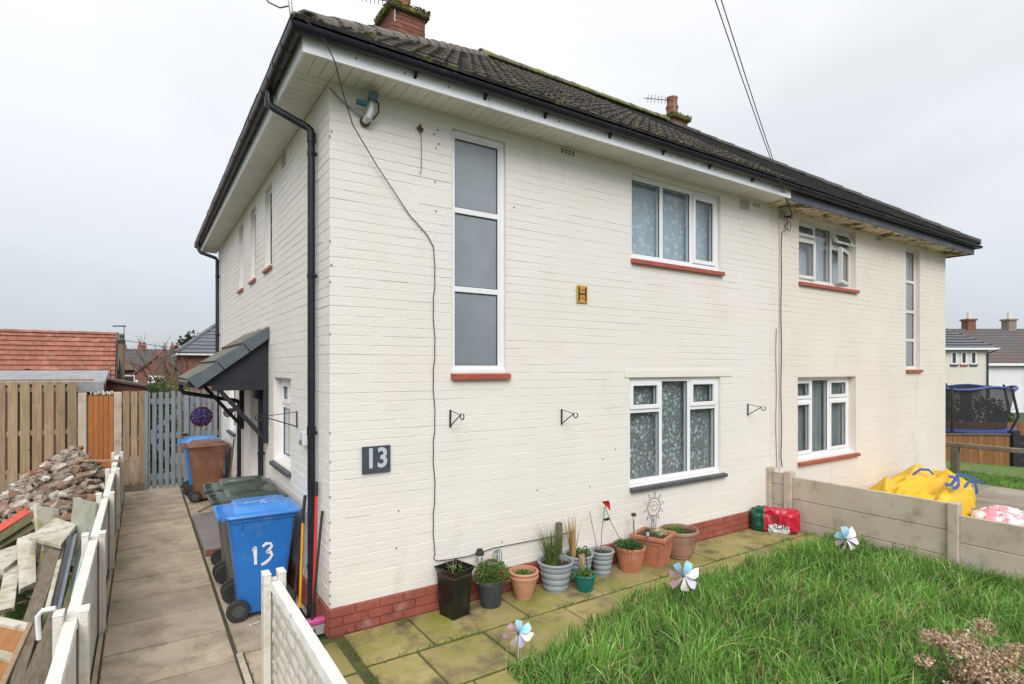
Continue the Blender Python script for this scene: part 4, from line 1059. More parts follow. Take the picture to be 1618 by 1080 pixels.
# wall light, tap box on the side wall
t = thing('wall_light', 'small brown spotlight on the side wall beyond the porch canopy', 'light', (-.06, 5.9, 1.56))
b = MB(); b.tube([(-.01, 5.9, 1.60), (-.06, 5.88, 1.59)], .03, 10); b.build('base', m_rust, t)
b = MB(); b.tube([(-.06, 5.90, 1.58), (-.13, 5.80, 1.54)], [.05, .07], 14); b.build('lamp_head', m_rust, t, smooth=True)
b = MB(); b.tube([(-.13, 5.80, 1.54), (-.1305, 5.799, 1.5397)], [.055, .055], 14); b.build('lens', m_alu, t)
t = thing('outdoor_socket', 'grey outdoor socket box on the side wall beside the downpipe', 'socket', (-.04, .78, 1.62))
b = MB(); b.box(-.06, -.010, .72, .84, 1.56, 1.70); b.build('box', m_camwhite, t, bevel=.01)
b = MB(); b.box(-.075, -.061, .75, .81, 1.57, 1.62); b.build('cover', m_alu, t, bevel=.005)
# purple topiary ball
def rcol(base, v=.25):
    f = 1 + jit(v); return (base[0] * f, base[1] * f, base[2] * f * (1 + jit(.1)))
t = thing('topiary_ball', 'round purple artificial topiary ball hanging from the porch canopy', 'ball', (-.74, 2.95, 1.72))
b = MB()
for i in range(900):
    u = Vector((rnd.gauss(0, 1), rnd.gauss(0, 1), rnd.gauss(0, 1))).normalized(); c = Vector((-.74, 2.95, 1.72)) + u * rnd.uniform(.095, .12)
    s_ = rnd.uniform(.010, .018); a = u.orthogonal().normalized() * s_; d = u.cross(a).normalized() * s_
    b.add([c - a, c - d * .6 + u * s_ * .6, c + a, c + d * .6 + u * s_ * .6], [(0, 1, 2, 3)], rcol((.075, .04, .17) if u.z > -.5 else (.14, .03, .13), .5))
b.build('leaves', m_purple, t, recalc=False)
b = MB(); b.tube([(-.74, 2.95, 1.84), (-.74, 2.95, 2.12)], .003, 4); b.build('chain', m_iron, t)

# ================================================================== WHEELIE BINS
def make_bin(label, body, lid, marks=None):
    t = thing('wheelie_bin', label, 'bin', local=True)
    def ring(x0, x1, hy, z, rc=.05, n=4):
        pts = []
        for cx, cy, a0 in ((x1 - rc, hy - rc, 0), (x0 + rc, hy - rc, 90), (x0 + rc, -hy + rc, 180), (x1 - rc, -hy + rc, 270)):
            for k in range(n + 1):
                a = R(a0 + 90 * k / n); pts.append((cx + rc * math.cos(a), cy + rc * math.sin(a), z))
        return pts
    def loft(rings, name, m, cap=(True, True)):
        b = MB(); n = len(rings[0]); vs = [p for r in rings for p in r]; fs = []
        for i in range(len(rings) - 1):
            for k in range(n): fs.append((i * n + k, i * n + (k + 1) % n, (i + 1) * n + (k + 1) % n, (i + 1) * n + k))
        if cap[0]: fs.append(tuple(range(n))[::-1])
        if cap[1]: fs.append(tuple((len(rings) - 1) * n + k for k in range(n)))
        b.add(vs, fs); return b.build(name, m, t, smooth=True)
    loft([ring(-.20, .17, .215, .045), ring(-.215, .19, .222, .07), ring(-.225, .20, .225, .30), ring(-.29, .27, .262, .88), ring(-.292, .272, .264, .905), ring(-.305, .29, .28, .91), ring(-.305, .29, .28, .955), ring(-.31, .295, .285, .958), ring(-.31, .295, .285, .965)], 'body', body)
    # ribs under the rim
    b = MB()
    for x in (-.20, -.02, .16):
        for s_ in (-1, 1): b.box(x - .006, x + .006, s_ * .262 - .012, s_ * .262 + .012, .84, .912)
    b.build('rim_ribs', body, t)
    ld = loft([ring(-.325, .315, .302, .945), ring(-.33, .325, .308, .958), ring(-.325, .318, .302, .972), ring(-.26, .25, .24, .985), ring(-.24, .225, .215, 1.022), ring(-.22, .19, .19, 1.032)], 'lid', lid)
    b = MB()
    for s_ in (-1, 1):
        b.box(-.385, -.31, s_ * .20 - .02, s_ * .20 + .02, .93, .985)
        b.box(-.385, -.31, s_ * .05 - .012, s_ * .05 + .012, .93, .975)
    b.tube([(-.385, -.25, .965), (-.385, .25, .965)], .016, 10); b.build('handle', lid, t, bevel=.0)
    b = MB(); b.tube([(-.22, -.25, .10), (-.22, .25, .10)], .012, 8); b.build('axle', m_rubber, t)
    for s_ in (-1, 1):
        def T(x, y, z, s_=s_): return (-.225 + x, s_ * .245 + z * s_ * -1 * -1, .10 + y)
        b = MB(T); b.lathe([(.055, -.022), (.09, -.022), (.10, -.012), (.10, .012), (.09, .022), (.055, .022), (.055, .012), (.055, -.012)], n=26)
        w = b.build('wheel', m_rubber, t, smooth=True)
        b = MB(T); b.lathe([(.056, -.014), (.056, .014)], n=20); b.lathe([(.02, -.018), (.02, .026)], n=12)
        for k in range(8):
            a = k * PI / 4; b.bar((.02 * math.cos(a), .02 * math.sin(a), .016), (.054 * math.cos(a), .054 * math.sin(a), .016), .007, .012)
        b.build('hub', m_greybin, w)
    return t
def stroke(b, pts, w, T):
    """flat brush stroke in a local (u,v) plane lifted a little"""
    L_ = []; R_ = []
    for i, p in enumerate(pts):
        a = pts[max(0, i - 1)]; c = pts[min(len(pts) - 1, i + 1)]
        dx, dy = c[0] - a[0], c[1] - a[1]; l = math.hypot(dx, dy) or 1
        ww = w * (1 + .18 * math.sin(i * 2.1)) / 2
        L_.append((p[0] - dy / l * ww, p[1] + dx / l * ww)); R_.append((p[0] + dy / l * ww, p[1] - dx / l * ww))
    n = len(pts)
    b.add([T(*q) for q in L_] + [T(*q) for q in R_], [(i, i + 1, n + i + 1, n + i) for i in range(n - 1)])
bin1 = make_bin('blue wheelie bin with white painted 13, nearest the camera', m_blueplastic, m_bluelid)
bin1.location = (-.385, .985, 0); bin1.rotation_euler = (0, 0, R(-2))
b = MB()
def Tm(u, v):      # on the side facing the camera; side leans outwards with height
    z = .58 + v; y = -(.225 + (.262 - .225) * (z - .30) / .58) - .004
    return (.0 + u, y, z)
stroke(b, [(-.085, .085), (-.083, .03), (-.080, -.03), (-.078, -.085)], .028, Tm)
stroke(b, [(-.105, .05), (-.092, .072), (-.082, .088)], .018, Tm)
stroke(b, [(-.02, .075), (.01, .10), (.05, .095), (.06, .07), (.035, .035), (.01, .015)], .024, Tm)
stroke(b, [(.01, .018), (.05, .012), (.062, -.02), (.04, -.055), (.0, -.085), (-.03, -.095)], .026, Tm)
b.build('painted_numerals', m_whitepaint, bin1, recalc=False)
b = MB(); Tl = lambda u, v: (u, v, 1.034)
stroke(b, [(-.16, -.06), (-.12, -.02), (-.08, -.05), (-.04, .0), (.0, -.02), (.04, .03)], .014, Tl)
stroke(b, [(-.02, -.10), (.0, -.07), (.03, -.09), (.02, -.12)], .014, Tl)
b.build('lid_marks', m_whitepaint, bin1, recalc=False)
bin2 = make_bin('grey wheelie bin with dark green lid directly behind the blue bin marked 13', m_greybin, m_greenlid)
bin2.location = (-.38, 1.60, 0); bin2.rotation_euler = (0, 0, R(1))
bin3 = copytree(bin2); bin3['label'] = 'grey wheelie bin with scuffed dark lid, third from the camera below the side window'; bin3.location = (-.375, 2.21, 0); bin3.rotation_euler = (0, 0, R(-3))
ORG[bin3.name] = Vector()
b = MB(); Tl = lambda u, v: (u, v, 1.034)
for k in range(5): stroke(b, [(-.2 + k * .02, -.1 + k * .03), (-.1 + k * .03, -.08 + k * .035), (.02 + k * .02, -.11 + k * .04)], .02, Tl)
m_scuff = mat('scuffed_plastic_film', (.30, .31, .32), (.20, .21, .22), 14, .2)
b.build('lid_scuffs', m_scuff, bin3, recalc=False)
bin4 = make_bin('brown wheelie bin near the grey gate', m_brownbin, m_brownbin); bin4.location = (-.37, 6.42, 0); bin4.rotation_euler = (0, 0, R(2))
bin5 = make_bin('blue lidded wheelie bin hidden behind the brown bin at the gate', m_blueplastic, m_bluelid); bin5.location = (-.40, 7.05, .0); bin5.rotation_euler = (0, 0, R(-2))
for o in (bin1, bin2, bin3, bin4, bin5): o['group'] = 'wheelie bins along the side wall'
# litter by the wheel
b = MB()
for i in range(9):
    x, y = -.52 + jit(.06), .60 + jit(.04); s_ = rnd.uniform(.012, .03); a = rnd.uniform(0, 6)
    b.add([(x, y, .004), (x + s_ * math.cos(a), y + s_ * math.sin(a), .010), (x + s_ * math.cos(a + 1.2), y + s_ * math.sin(a + 1.2), .006)], [(0, 1, 2)])
tag(b.build('paper_litter', m_whitepaint, recalc=False), 'torn white scraps of paper on the paving by the bin wheel', 'litter')
# brooms and tools by the downpipe
def tool(name, label, cat, a, c, r, m, grip=None, ext=None):
    t = thing(name, label, cat, c)
    b = MB(); b.tube([a, c], r, 8); b.build('handle', m, t, smooth=True)
    a = Vector(a); c = Vector(c); d = (c - a).normalized()
    if grip: b = MB(); b.tube([a - d * .01, a + d * .12], r + .003, 8); b.build('grip', m_rubber, t, smooth=True)
    return t
t = tool('broom', 'red handled broom leaning on the black downpipe', 'broom', (-.035, .30, 1.28), (-.10, .16, .14), .012, m_redh, True)
b = MB(); b.box(-.25, .0, .08, .15, .09, .14); b.build('broom_head', m_pinkb, t, bevel=.012)
b = MB(); b.box(-.245, -.005, .085, .145, .005, .088); b.build('bristles', m_bristle, t)
t = tool('scraper', 'long black handled scraper leaning beside the red broom', 'tool', (-.02, .17, 1.05), (-.135, .10, .03), .012, m_iron)
b = MB(); b.box(-.17, -.10, .085, .115, 0, .06); b.build('blade', m_iron, t)
t = tool('mop', 'yellow handled mop leaning between the blue bin and the downpipe', 'mop', (-.10, .52, 1.00), (-.155, .42, .10), .012, m_orangep, True)
b = MB(); b.lathe([(.05, 0), (.07, .04), (.03, .11), (.014, .14)], (-.16, .41, .0), 12); b.build('mop_head', m_rubber, t, smooth=True)
t = tool('garden_fork', 'black shafted garden tool leaning behind the blue bin', 'tool', (-.06, .62, 1.10), (-.20, .50, .05), .013, m_iron, True)
b = MB(); b.box(-.25, -.15, .47, .50, .0, .12); b.build('head', m_iron, t)
t = tool('wooden_pole', 'thin wooden pole leaning on the wall beside the brown bin', 'pole', (-.03, 5.75, 1.1), (-.16, 5.6, .0), .013, m_oldwood)
t = tool('spade', 'spade with red grip leaning on the wall beyond the grey bins', 'spade', (-.03, 5.25, .62), (-.18, 5.1, .15), .013, m_oldwood)
b = MB(); b.tube([(-.03, 5.25, .62), (-.06, 5.21, .70), (.0, 5.29, .72), (-.03, 5.25, .62)], .009, 6); b.build('grip', m_redh, t)
b = MB(); b.box(-.24, -.14, 5.08, 5.10, .0, .18); b.build('blade', m_iron, t)
# ramp board on the paving
b = MB(); b.hexa([(-.70, 2.95, .0), (-.05, 2.95, .0), (-.05, 5.05, .0), (-.70, 5.05, .0), (-.70, 2.95, .07), (-.05, 2.95, .10), (-.05, 5.05, .10), (-.70, 5.05, .05)])
tag(b.build('ramp_board', m_ramp, bevel=.006), 'flat grey board lying on the paving behind the grey bins', 'board')
b = MB(); b.box(-.69, -.06, 2.91, 2.945, 0, .075)
tag(b.build('brick_edging', m_brick), 'row of red brick under the near edge of the grey board', 'brick')
b = MB(); b.bar((-.62, 4.9, .12), (-.12, 4.5, .45), .05, .03)
tag(b.build('dark_batten', m_oldwood), 'dark timber batten propped beside the grey board', 'timber')

# ================================================================== LOW FENCES
def slotpost(parent, x, y, z1, m, w=.17, d=.11, top=m_wtop):
    b = MB(); b.box(x - w / 2, x - w / 2 + .05, y - d / 2, y + d / 2, -.05, z1); b.box(x + w / 2 - .05, x + w / 2, y - d / 2, y + d / 2, -.05, z1); b.box(x - w / 2 + .05, x + w / 2 - .05, y - .022, y + .022, -.05, z1 - .035)
    p = b.build('post', m, parent, bevel=.006)
    b = MB(); b.box(x - w / 2 - .002, x - w / 2 + .052, y - d / 2 - .002, y + d / 2 + .002, z1 + .0005, z1 + .010); b.build('painted_top', top, p, bevel=.003); b = MB(); b.box(x + w / 2 - .052, x + w / 2 + .002, y - d / 2 - .002, y + d / 2 + .002, z1 + .0005, z1 + .010)
    b.build('painted_top', top, p, bevel=.003)
F1 = thing('concrete_panel_fence', 'low white painted concrete panel fence along the left edge of the path', 'fence', (-1.66, 3, 0))
py_ = [-2.53, -.63, 1.26, 3.15, 5.04, 6.95]
for y in py_: slotpost(F1, -1.70, y, .855, m_wfence)
for a, c in zip(py_, py_[1:]):
    b = MB(); b.box(-1.73, -1.675, a + .03, c - .03, -.03, .80); q = b.build('panel', m_wfence, F1, bevel=.006)
    b = MB(); n = 30; vs = []; fs = []
    for i in range(n + 1):
        yy = a + .032 + (c - a - .064) * i / n
        vs += [(-1.738 + jit(.004), yy, .792 + jit(.004)), (-1.733, yy, .812 + jit(.003)), (-1.672, yy, .812 + jit(.003)), (-1.667 + jit(.004), yy, .790 + jit(.005))]
    for i in range(n): fs += [(4 * i + k, 4 * i + k + 1, 4 * i + k + 5, 4 * i + k + 4) for k in range(3)]
    b.add(vs, fs); b.build('painted_coping', m_wtop, q, smooth=True)
F2 = thing('concrete_panel_fence', 'short rock faced white concrete panel fence between the path and the front patio', 'fence', (-.56, -1.5, 0))
for y in (-.61, -2.50, -4.4): slotpost(F2, -.565, y, .855, m_wfence, w=.15)
for a, c in ((-2.50, -.61), (-4.4, -2.5)):
    b = MB(); b.box(-.575, -.545, a + .03, c - .03, -.03, .80); q = b.build('panel', m_wfence, F2)
    # rock face: chamfered uneven stones pressed into the panel
    b = MB(); z = 0; r = 0
    while z < .74:
        h = .10 + jit(.015); y = a + .04 + (0 if r % 2 else -.12)
        while y < c - .05:
            L_ = .24 + jit(.07); y0, y1 = max(y, a + .04), min(y + L_, c - .04); y += L_
            if y1 - y0 < .05: continue
            n1, n2 = 6, 4; vs = []; fs = []
            for i in range(n1 + 1):
                for j in range(n2 + 1):
                    e = (0 if i in (0, n1) or j in (0, n2) else 1)
                    vs.append((-.545 + .002 + e * (.004 + .008 * rnd.random()), y0 + .004 + (y1 - y0 - .008) * i / n1 + e * jit(.006), z + .004 + (h - .008) * j / n2 + e * jit(.005)))
            for i in range(n1):
                for j in range(n2): fs.append((i * (n2 + 1) + j, (i + 1) * (n2 + 1) + j, (i + 1) * (n2 + 1) + j + 1, i * (n2 + 1) + j + 1))
            b.add(vs, fs)
            b.add([(-1.12 - p[0], p[1], p[2]) for p in vs], [f[::-1] for f in fs])
        z += h; r += 1
    b.build('rock_face', m_wfence, q, recalc=False, kind='stuff', smooth=True)
    b = MB(); n = 30; vs = []; fs = []
    for i in range(n + 1):
        yy = a + .032 + (c - a - .064) * i / n
        vs += [(-.598 + jit(.004), yy, .755 + jit(.012)), (-.590, yy, .805 + jit(.003)), (-.530, yy, .805 + jit(.003)), (-.520 + jit(.004), yy, .750 + jit(.014))]
    for i in range(n): fs += [(4 * i + k, 4 * i + k + 1, 4 * i + k + 5, 4 * i + k + 4) for k in range(3)]
    b.add(vs, fs); b.build('painted_coping', m_wtop, q, smooth=True)
F3 = thing('concrete_board_fence', 'low grey concrete board fence between the front gardens', 'fence', (6.5, -2, 0))
for y, z, dx in ((-.02, .84, -.0), (-.33, .82, .0), (-2.31, .76, 0), (-4.22, .66, 0)):
    b = MB(); b.box(6.435 + dx, 6.565 + dx, y - .055, y + .055, -.05, z); b.build('post', m_cfence, F3, bevel=.010)
for a, c, zz in ((-.275, -.075, [(0, .30), (.305, .60), (.605, .78)]), (-2.255, -.385, [(-.03, .125), (.130, .425), (.430, .745)]), (-4.165, -2.365, [(-.03, .305), (.31, .625)]), (-6.1, -4.275, [(-.03, .305), (.31, .6)])):
    for z0, z1 in zz:
        b = MB(); b.box(6.475 + jit(.004), 6.52, a, c, z0, z1); b.build('board', m_cfence, F3, bevel=.006)
# compost bag against the fence
def sack(label, c, L_, Wd, H_, rot, mats):
    t = thing('compost_sack', label, 'sack', c, rotz=rot, local=True)
    nu, nv = 40, 36; b = MB(); vs = []; fs = []
    for i in range(nu + 1):
        u = -1 + 2 * i / nu
        for j in range(nv):
            a = 2 * PI * j / nv
            e = max(0, 1 - abs(u) ** 7) ** .6
            wrk = .034 * (.5 - abs(noise.noise(Vector((u * 3.3, math.cos(a) * 1.5, math.sin(a) * 1.5 + 4))) * 2)) + .020 * noise.noise(Vector((u * 8, math.cos(a) * 3, math.sin(a) * 3)))
            hh = H_ / 2 * (.62 + .38 * e) + wrk + .03 * (u > .3) * (u - .3) * math.sin(a); ww = Wd / 2 * (.10 + .90 * e) + wrk
            zc = H_ / 2 * (.86 + .14 * e)
            x = u * L_ / 2
            vs.append((x, ww * math.copysign(abs(math.cos(a)) ** .6, math.cos(a)), max(.003, zc + hh * math.copysign(abs(math.sin(a)) ** .75, math.sin(a)))))
    for i in range(nu):
        for j in range(nv): fs.append((i * nv + j, i * nv + (j + 1) % nv, (i + 1) * nv + (j + 1) % nv, (i + 1) * nv + j))
    for i in range(nu):
        for j in range(nv):
            f = fs[i * nv + j]; b.curm = 0
            u = -1 + 2 * (i + .5) / nu; a = (j + .5) * 360 / nv
            b.mi
    b.add(vs, fs)
    b.mi = []
    for i in range(nu):
        u = -1 + 2 * (i + .5) / nu
        for j in range(nv):
            a = (j + .5) * 360 / nv
            k = 0 if u < -.40 else 1
            if -.26 < u < .60 and 186 < a < 258: k = 2
            b.mi.append(k)
    b.build('bag', mats, t, smooth=True)
    return t
sk = sack('green and crimson compost sack slumped against the concrete fence', (6.13, -.33, 0), .64, .21, .33, R(-62), [m_green_bag, m_red_bag, m_white_bag])
sk.rotation_euler = (0, 0, R(-62))
b = MB()
for k in range(9):
    u = -.085 + k * .030
    b.box(u, u + (.009 if k % 2 else .014), -.1085, -.1065, .075, .125)
b.build('barcode', m_blackink, sk)
b = MB()
for k in range(6): b.box(-.08, .14 - k * .02, -.1085, -.1065, .15 + k * .018, .154 + k * .018)
b.build('print_lines', m_darkpot, sk)
b = MB()
for k in range(9):
    u = -.06 + k * .022; b.box(u, u + .014, -.088, -.084, .292 + .004 * (k % 3), .306 + .004 * (k % 2))
b.build('title_print', m_white_bag, sk)

# ================================================================== PLANTS helpers
def leafquad(b, p, d, w, L_, col, bend=.3):
    d = Vector(d).normalized(); s_ = d.cross(Vector((jit(1), jit(1), jit(1)))).normalized() * w
    q = p + d * L_; m_ = p + d * L_ * .5 - Vector((0, 0, bend * L_ * .2))
    b.add([p, m_ + s_, q, m_ - s_], [(0, 1, 2, 3)], col)
def blade(b, p, a, L_, w, lean, col, segs=4, droop=1.):
    ca, sa = math.cos(a), math.sin(a); vs = []
    for i in range(segs + 1):
        t = i / segs; r = lean * t ** 1.6 * L_; z = L_ * t * (1 - .35 * droop * lean * t)
        ww = w * (1 - t ** 1.5) / 2
        x, y = p[0] + ca * r, p[1] + sa * r
        if i == segs: vs.append((x, y, p[2] + z))
        else: vs += [(x - sa * ww, y + ca * ww, p[2] + z), (x + sa * ww, y - ca * ww, p[2] + z)]
    fs = [(2 * i, 2 * i + 1, 2 * i + 3, 2 * i + 2) for i in range(segs - 1)] + [(2 * segs - 2, 2 * segs - 1, 2 * segs)]
    b.add(vs, fs, col)
G1, G2, G3, DRY = (.075, .175, .025), (.12, .26, .04), (.045, .105, .025), (.42, .31, .17)
def leafy(parent, c, rx, h, n, cols, name='foliage', s0=.018, s1=.035, core=None):
    b = MB()
    for i in range(n):
        u = Vector((rnd.gauss(0, .5), rnd.gauss(0, .5), abs(rnd.gauss(.3, .5))))
        if u.length > 1.1: u.normalize()
        p = Vector(c) + Vector((u.x * rx, u.y * rx, u.z * h))
        d = Vector((u.x + jit(.6), u.y + jit(.6), .3 + jit(.6)))
        leafquad(b, p, d, rnd.uniform(s0, s1) * .38, rnd.uniform(s0, s1), rcol(rnd.choice(cols), .3))
    return b.build(name, m_leaf, parent, recalc=False)
def stems(parent, c, r, n, L0, L1, cols, lean=.4, w=.006, name='stems', droop=1.):
    b = MB()
    for i in range(n):
        a = rnd.uniform(0, 2 * PI); rr = r * math.sqrt(rnd.random())
        blade(b, (c[0] + rr * math.cos(a), c[1] + rr * math.sin(a), c[2]), a + jit(.8), rnd.uniform(L0, L1), w * rnd.uniform(.7, 1.3), rnd.uniform(0, lean), rcol(rnd.choice(cols), .3), droop=droop)
    return b.build(name, m_leaf, parent, recalc=False)
def potlathe(t, c, prof, m, n=36, flute=0, soil=.85):
    """outer profile up, inner down to the soil"""
    b = MB(); top = prof[-1]
    inner = [(top[0] - .018, top[1] - .002), (top[0] - .024, top[1] * soil)]
    b.lathe(prof + inner, c, n, flute=flute); b.build('pot', m, t, smooth=not flute)
    b = MB(); b.lathe([(top[0] - .022, top[1] * soil - .01), (top[0] - .024, top[1] * soil + .004)], c, 20); b.build('compost', m_compost, t)
    return top[1] * soil
# black square planter
t = thing('planter', 'tall black square tapered planter, first pot from the house corner', 'planter', (1.10, -.31, 0))
def sqp(t, cx, cy, wb, wt, h, rot, m, rim=.0, panel=False, name='pot', flare=0):
    T = lambda x, y, z: (cx + x * math.cos(rot) - y * math.sin(rot), cy + x * math.sin(rot) + y * math.cos(rot), z)
    b = MB(T); vs = []; fs = []
    lv = [(wb / 2, 0), (wb / 2 + (wt - wb) / 2 * .35, h * .6), (wt / 2 - flare, h * .88), (wt / 2, h), (wt / 2 - .012, h), (wt / 2 - .02, h * .9)] if not rim else [(wb / 2, 0), (wt / 2, h - .05), (wt / 2 + rim, h - .045), (wt / 2 + rim, h), (wt / 2 - .01, h), (wt / 2 - .02, h * .85)]
    for r_, z in lv:
        for sx, sy in ((-1, -1), (1, -1), (1, 1), (-1, 1)): vs.append((sx * r_, sy * r_, z))
    for i in range(len(lv) - 1):
        for k in range(4): fs.append((4 * i + k, 4 * i + (k + 1) % 4, 4 * i + 4 + (k + 1) % 4, 4 * i + 4 + k))
    fs.append((3, 2, 1, 0)); fs.append(tuple(4 * (len(lv) - 1) + k for k in range(4)))
    b.add(vs, fs)
    o = b.build(name, m, t, bevel=.005)
    b = MB(T); q = wt / 2 - .025; b.box(-q, q, -q, q, h * .82, h * .9); b.build('compost', m_compost, t)
    if panel:
        for s_ in range(4):
            def T3(x, y, z, s_=s_):
                for _ in range(s_): x, y = -y, x
                return T(x, y, z)
            b = MB(T3)
            yb, yt = -wb / 2, -wt / 2
            def Y(z): return yb + (yt - yb) * z / (h - .05)
            for (a, c_, z0, z1) in ((-.98, -.78, 0, h - .05), (.78, .98, 0, h - .05), (-.78, .78, h - .09, h - .05), (-.78, .78, 0.0, .03)):
                hw0 = wb / 2 + (wt - wb) / 2 * z0 / h; hw1 = wb / 2 + (wt - wb) / 2 * z1 / h
                b.hexa([(a * hw0, Y(z0) - .010, z0), (c_ * hw0, Y(z0) - .010, z0), (c_ * hw0, Y(z0) + .002, z0), (a * hw0, Y(z0) + .002, z0), (a * hw1, Y(z1) - .010, z1), (c_ * hw1, Y(z1) - .010, z1), (c_ * hw1, Y(z1) + .002, z1), (a * hw1, Y(z1) + .002, z1)])
            b.build('corner_rib', m, t)
sqp(t, 1.10, -.20, .20, .285, .455, R(13), m_blackpot, flare=.025)
stems(t, (1.10, -.20, .40), .08, 26, .08, .17, [DRY, (.30, .24, .17), G1], .9, .005)
leafy(t, (1.12, -.20, .40), .09, .05, 40, [G2, G1])
# charcoal round pot with leafy plant + solar lantern + wire loops
t = thing('potted_plant', 'charcoal round pot overflowing with small leafy green plant', 'plant pot', (1.49, -.21, 0))
potlathe(t, (1.49, -.21, 0), [(.095, 0), (.10, .02), (.125, .17), (.132, .21), (.142, .215), (.142, .25), (.135, .262), (.135, .268)], m_darkpot)
leafy(t, (1.50, -.22, .25), .165, .18, 1100, [G1, G2, (.12, .22, .05), (.13, .24, .06), (.10, .20, .04), (.20, .09, .04)])
stems(t, (1.5, -.22, .25), .1, 40, .08, .18, [G1, G3], .6, .003)
t = thing('solar_lantern', 'black solar lantern stake behind the charcoal pot', 'lantern', (1.42, -.14, 0))
b = MB(); b.tube([(1.42, -.12, .2), (1.42, -.12, .40)], .007, 6); b.build('stake', m_iron, t)
b = MB(); b.lathe([(.018, .40), (.034, .47), (.036, .48)], (1.42, -.12, 0), 8); b.build('glass', m_camwhite, t)
b = MB(); b.lathe([(.040, .48), (.044, .495), (.03, .525), (.028, .535), (.015, .54)], (1.42, -.12, 0), 12); b.build('cap', m_iron, t)
for a in range(4):
    b = MB(); x, y = 1.42 + .03 * math.cos(a * PI / 2), -.12 + .03 * math.sin(a * PI / 2); b.tube([(x, y, .42), (x, y, .485)], .003, 4); b.build('rib', m_iron, t)
t = thing('wire_loop', 'small dark wire loop support standing in the leafy charcoal pot', 'plant support', (1.62, -.12, .2))
for dx in (0, .03, -.03):
    b = MB(); b.tube([(1.62 + dx + .025 * math.cos(a), -.12 + dx * .3, .44 + .05 * math.sin(a)) for a in [PI * k / 8 for k in range(9)]], .004, 5); b.tube([(1.62 + dx - .025, -.12, .44), (1.62 + dx - .025, -.12, .25)], .004, 5); b.tube([(1.62 + dx + .025, -.12, .44), (1.62 + dx + .025, -.12, .25)], .004, 5); b.build('loop', m_camblue, t)
# pale terracotta pot
t = thing('potted_plant', 'pale terracotta pot with low greens, left of the big ribbed grey pot', 'plant pot', (1.87, -.23, 0))
potlathe(t, (1.87, -.23, 0), [(.085, 0), (.088, .02), (.10, .05), (.13, .16), (.138, .20), (.15, .205), (.152, .225), (.142, .235), (.150, .245), (.154, .262), (.146, .272)], m_terrapale, soil=.8)
leafy(t, (1.87, -.22, .20), .12, .05, 260, [G1, G2])
# grey ribbed pots
def ribbed(r0, r1, h, n=4, lip=.012):
    prof = [(r0, 0)]
    hh = h - .03
    for k in range(n):
        z0 = hh * k / n; z1 = hh * (k + 1) / n
        ra = r0 + (r1 - r0) * (k + .15) / n; rb = r0 + (r1 - r0) * (k + 1) / n
        prof += [(ra - .004, z0 + .006), (ra + .006, z0 + (z1 - z0) * .25), (rb + .002, z0 + (z1 - z0) * .75), (rb - .006, z1)]
    prof += [(r1 + lip, h - .028), (r1 + lip + .006, h - .012), (r1 + lip, h)]
    return prof
t = thing('potted_plant', 'largest ribbed grey pot holding a clump of tall green rushes', 'plant pot', (2.27, -.24, 0))
zz = potlathe(t, (2.27, -.24, 0), ribbed(.125, .175, .30), m_greypot, soil=.84)
stems(t, (2.22, -.24, .24), .065, 210, .28, .50, [(.07, .15, .03), G1, (.13, .20, .04), (.18, .17, .08)], .55, .007, name='rushes', droop=.2)
stems(t, (2.32, -.24, .24), .06, 30, .06, .12, [DRY, G1], .8, .005)
t = thing('potted_plant', 'ribbed grey pot with drooping straw coloured dead leaves behind the green pot', 'plant pot', (2.62, -.19, 0))
potlathe(t, (2.64, -.17, 0), ribbed(.11, .150, .285), m_greypot, soil=.9)
stems(t, (2.56, -.17, .26), .03, 26, .30, .52, [(.55, .36, .16), (.46, .30, .13)], .26, .022, name='dead_upright_leaves', droop=.1)
leafy(t, (2.68, -.17, .25), .12, .06, 260, [G1, G2]); stems(t, (2.68, -.15, .26), .09, 50, .05, .1, [G2, (.2, .1, .04)], .6, .004)
b = MB()
for i in range(12):
    x0, y0 = 2.60 + jit(.04), -.22; pts = []
    xd = 2.50 + jit(.10); hgt0 = rnd.uniform(.02, .16)
    P0, P1, P2, P3 = Vector((x0, y0, .27)), Vector((x0 - .01, y0 - .10, .40)), Vector((xd, y0 - .16 - rnd.random() * .04, .26)), Vector((xd - .03, y0 - .15 - rnd.random() * .05, hgt0))
    c = rcol((.46, .32, .17), .3); vs = []
    for k in range(7):
        s_ = k / 6; p = P0 * (1 - s_) ** 3 + P1 * 3 * s_ * (1 - s_) ** 2 + P2 * 3 * s_ ** 2 * (1 - s_) + P3 * s_ ** 3; w = .007 * (1 - .7 * s_)
        vs += [p + Vector((w, 0, 0)), p - Vector((w, 0, 0))]
    b.add(vs, [(2 * k, 2 * k + 1, 2 * k + 3, 2 * k + 2) for k in range(6)], c)
b.build('dead_drooping_leaves', m_leaf, t, recalc=False)
t = thing('potted_plant', 'ribbed grey pot with two thin canes, right of the dead leaves', 'plant pot', (2.97, -.20, 0))
potlathe(t, (2.97, -.19, 0), ribbed(.085, .125, .27), m_greypot, soil=.84)
leafy(t, (2.97, -.19, .22), .09, .04, 90, [G1, (.2, .15, .08)])
b = MB(); b.tube([(2.93, -.18, .2), (2.86, -.10, .70)], .0035, 4); b.build('cane', m_oldwood, t)
t = thing('artificial_flower', 'red artificial lily with green leaf on a thin stem above the grey pot', 'flower', (2.97, -.17, .2))
b = MB(); b.tube([(2.97, -.17, .2), (3.0, -.15, .45), (3.06, -.14, .74)], .004, 4); b.tube([(3.06, -.14, .74), (3.14, -.15, .55), (3.24, -.22, .32)], .004, 4); b.build('stem', m_oldwood, t)
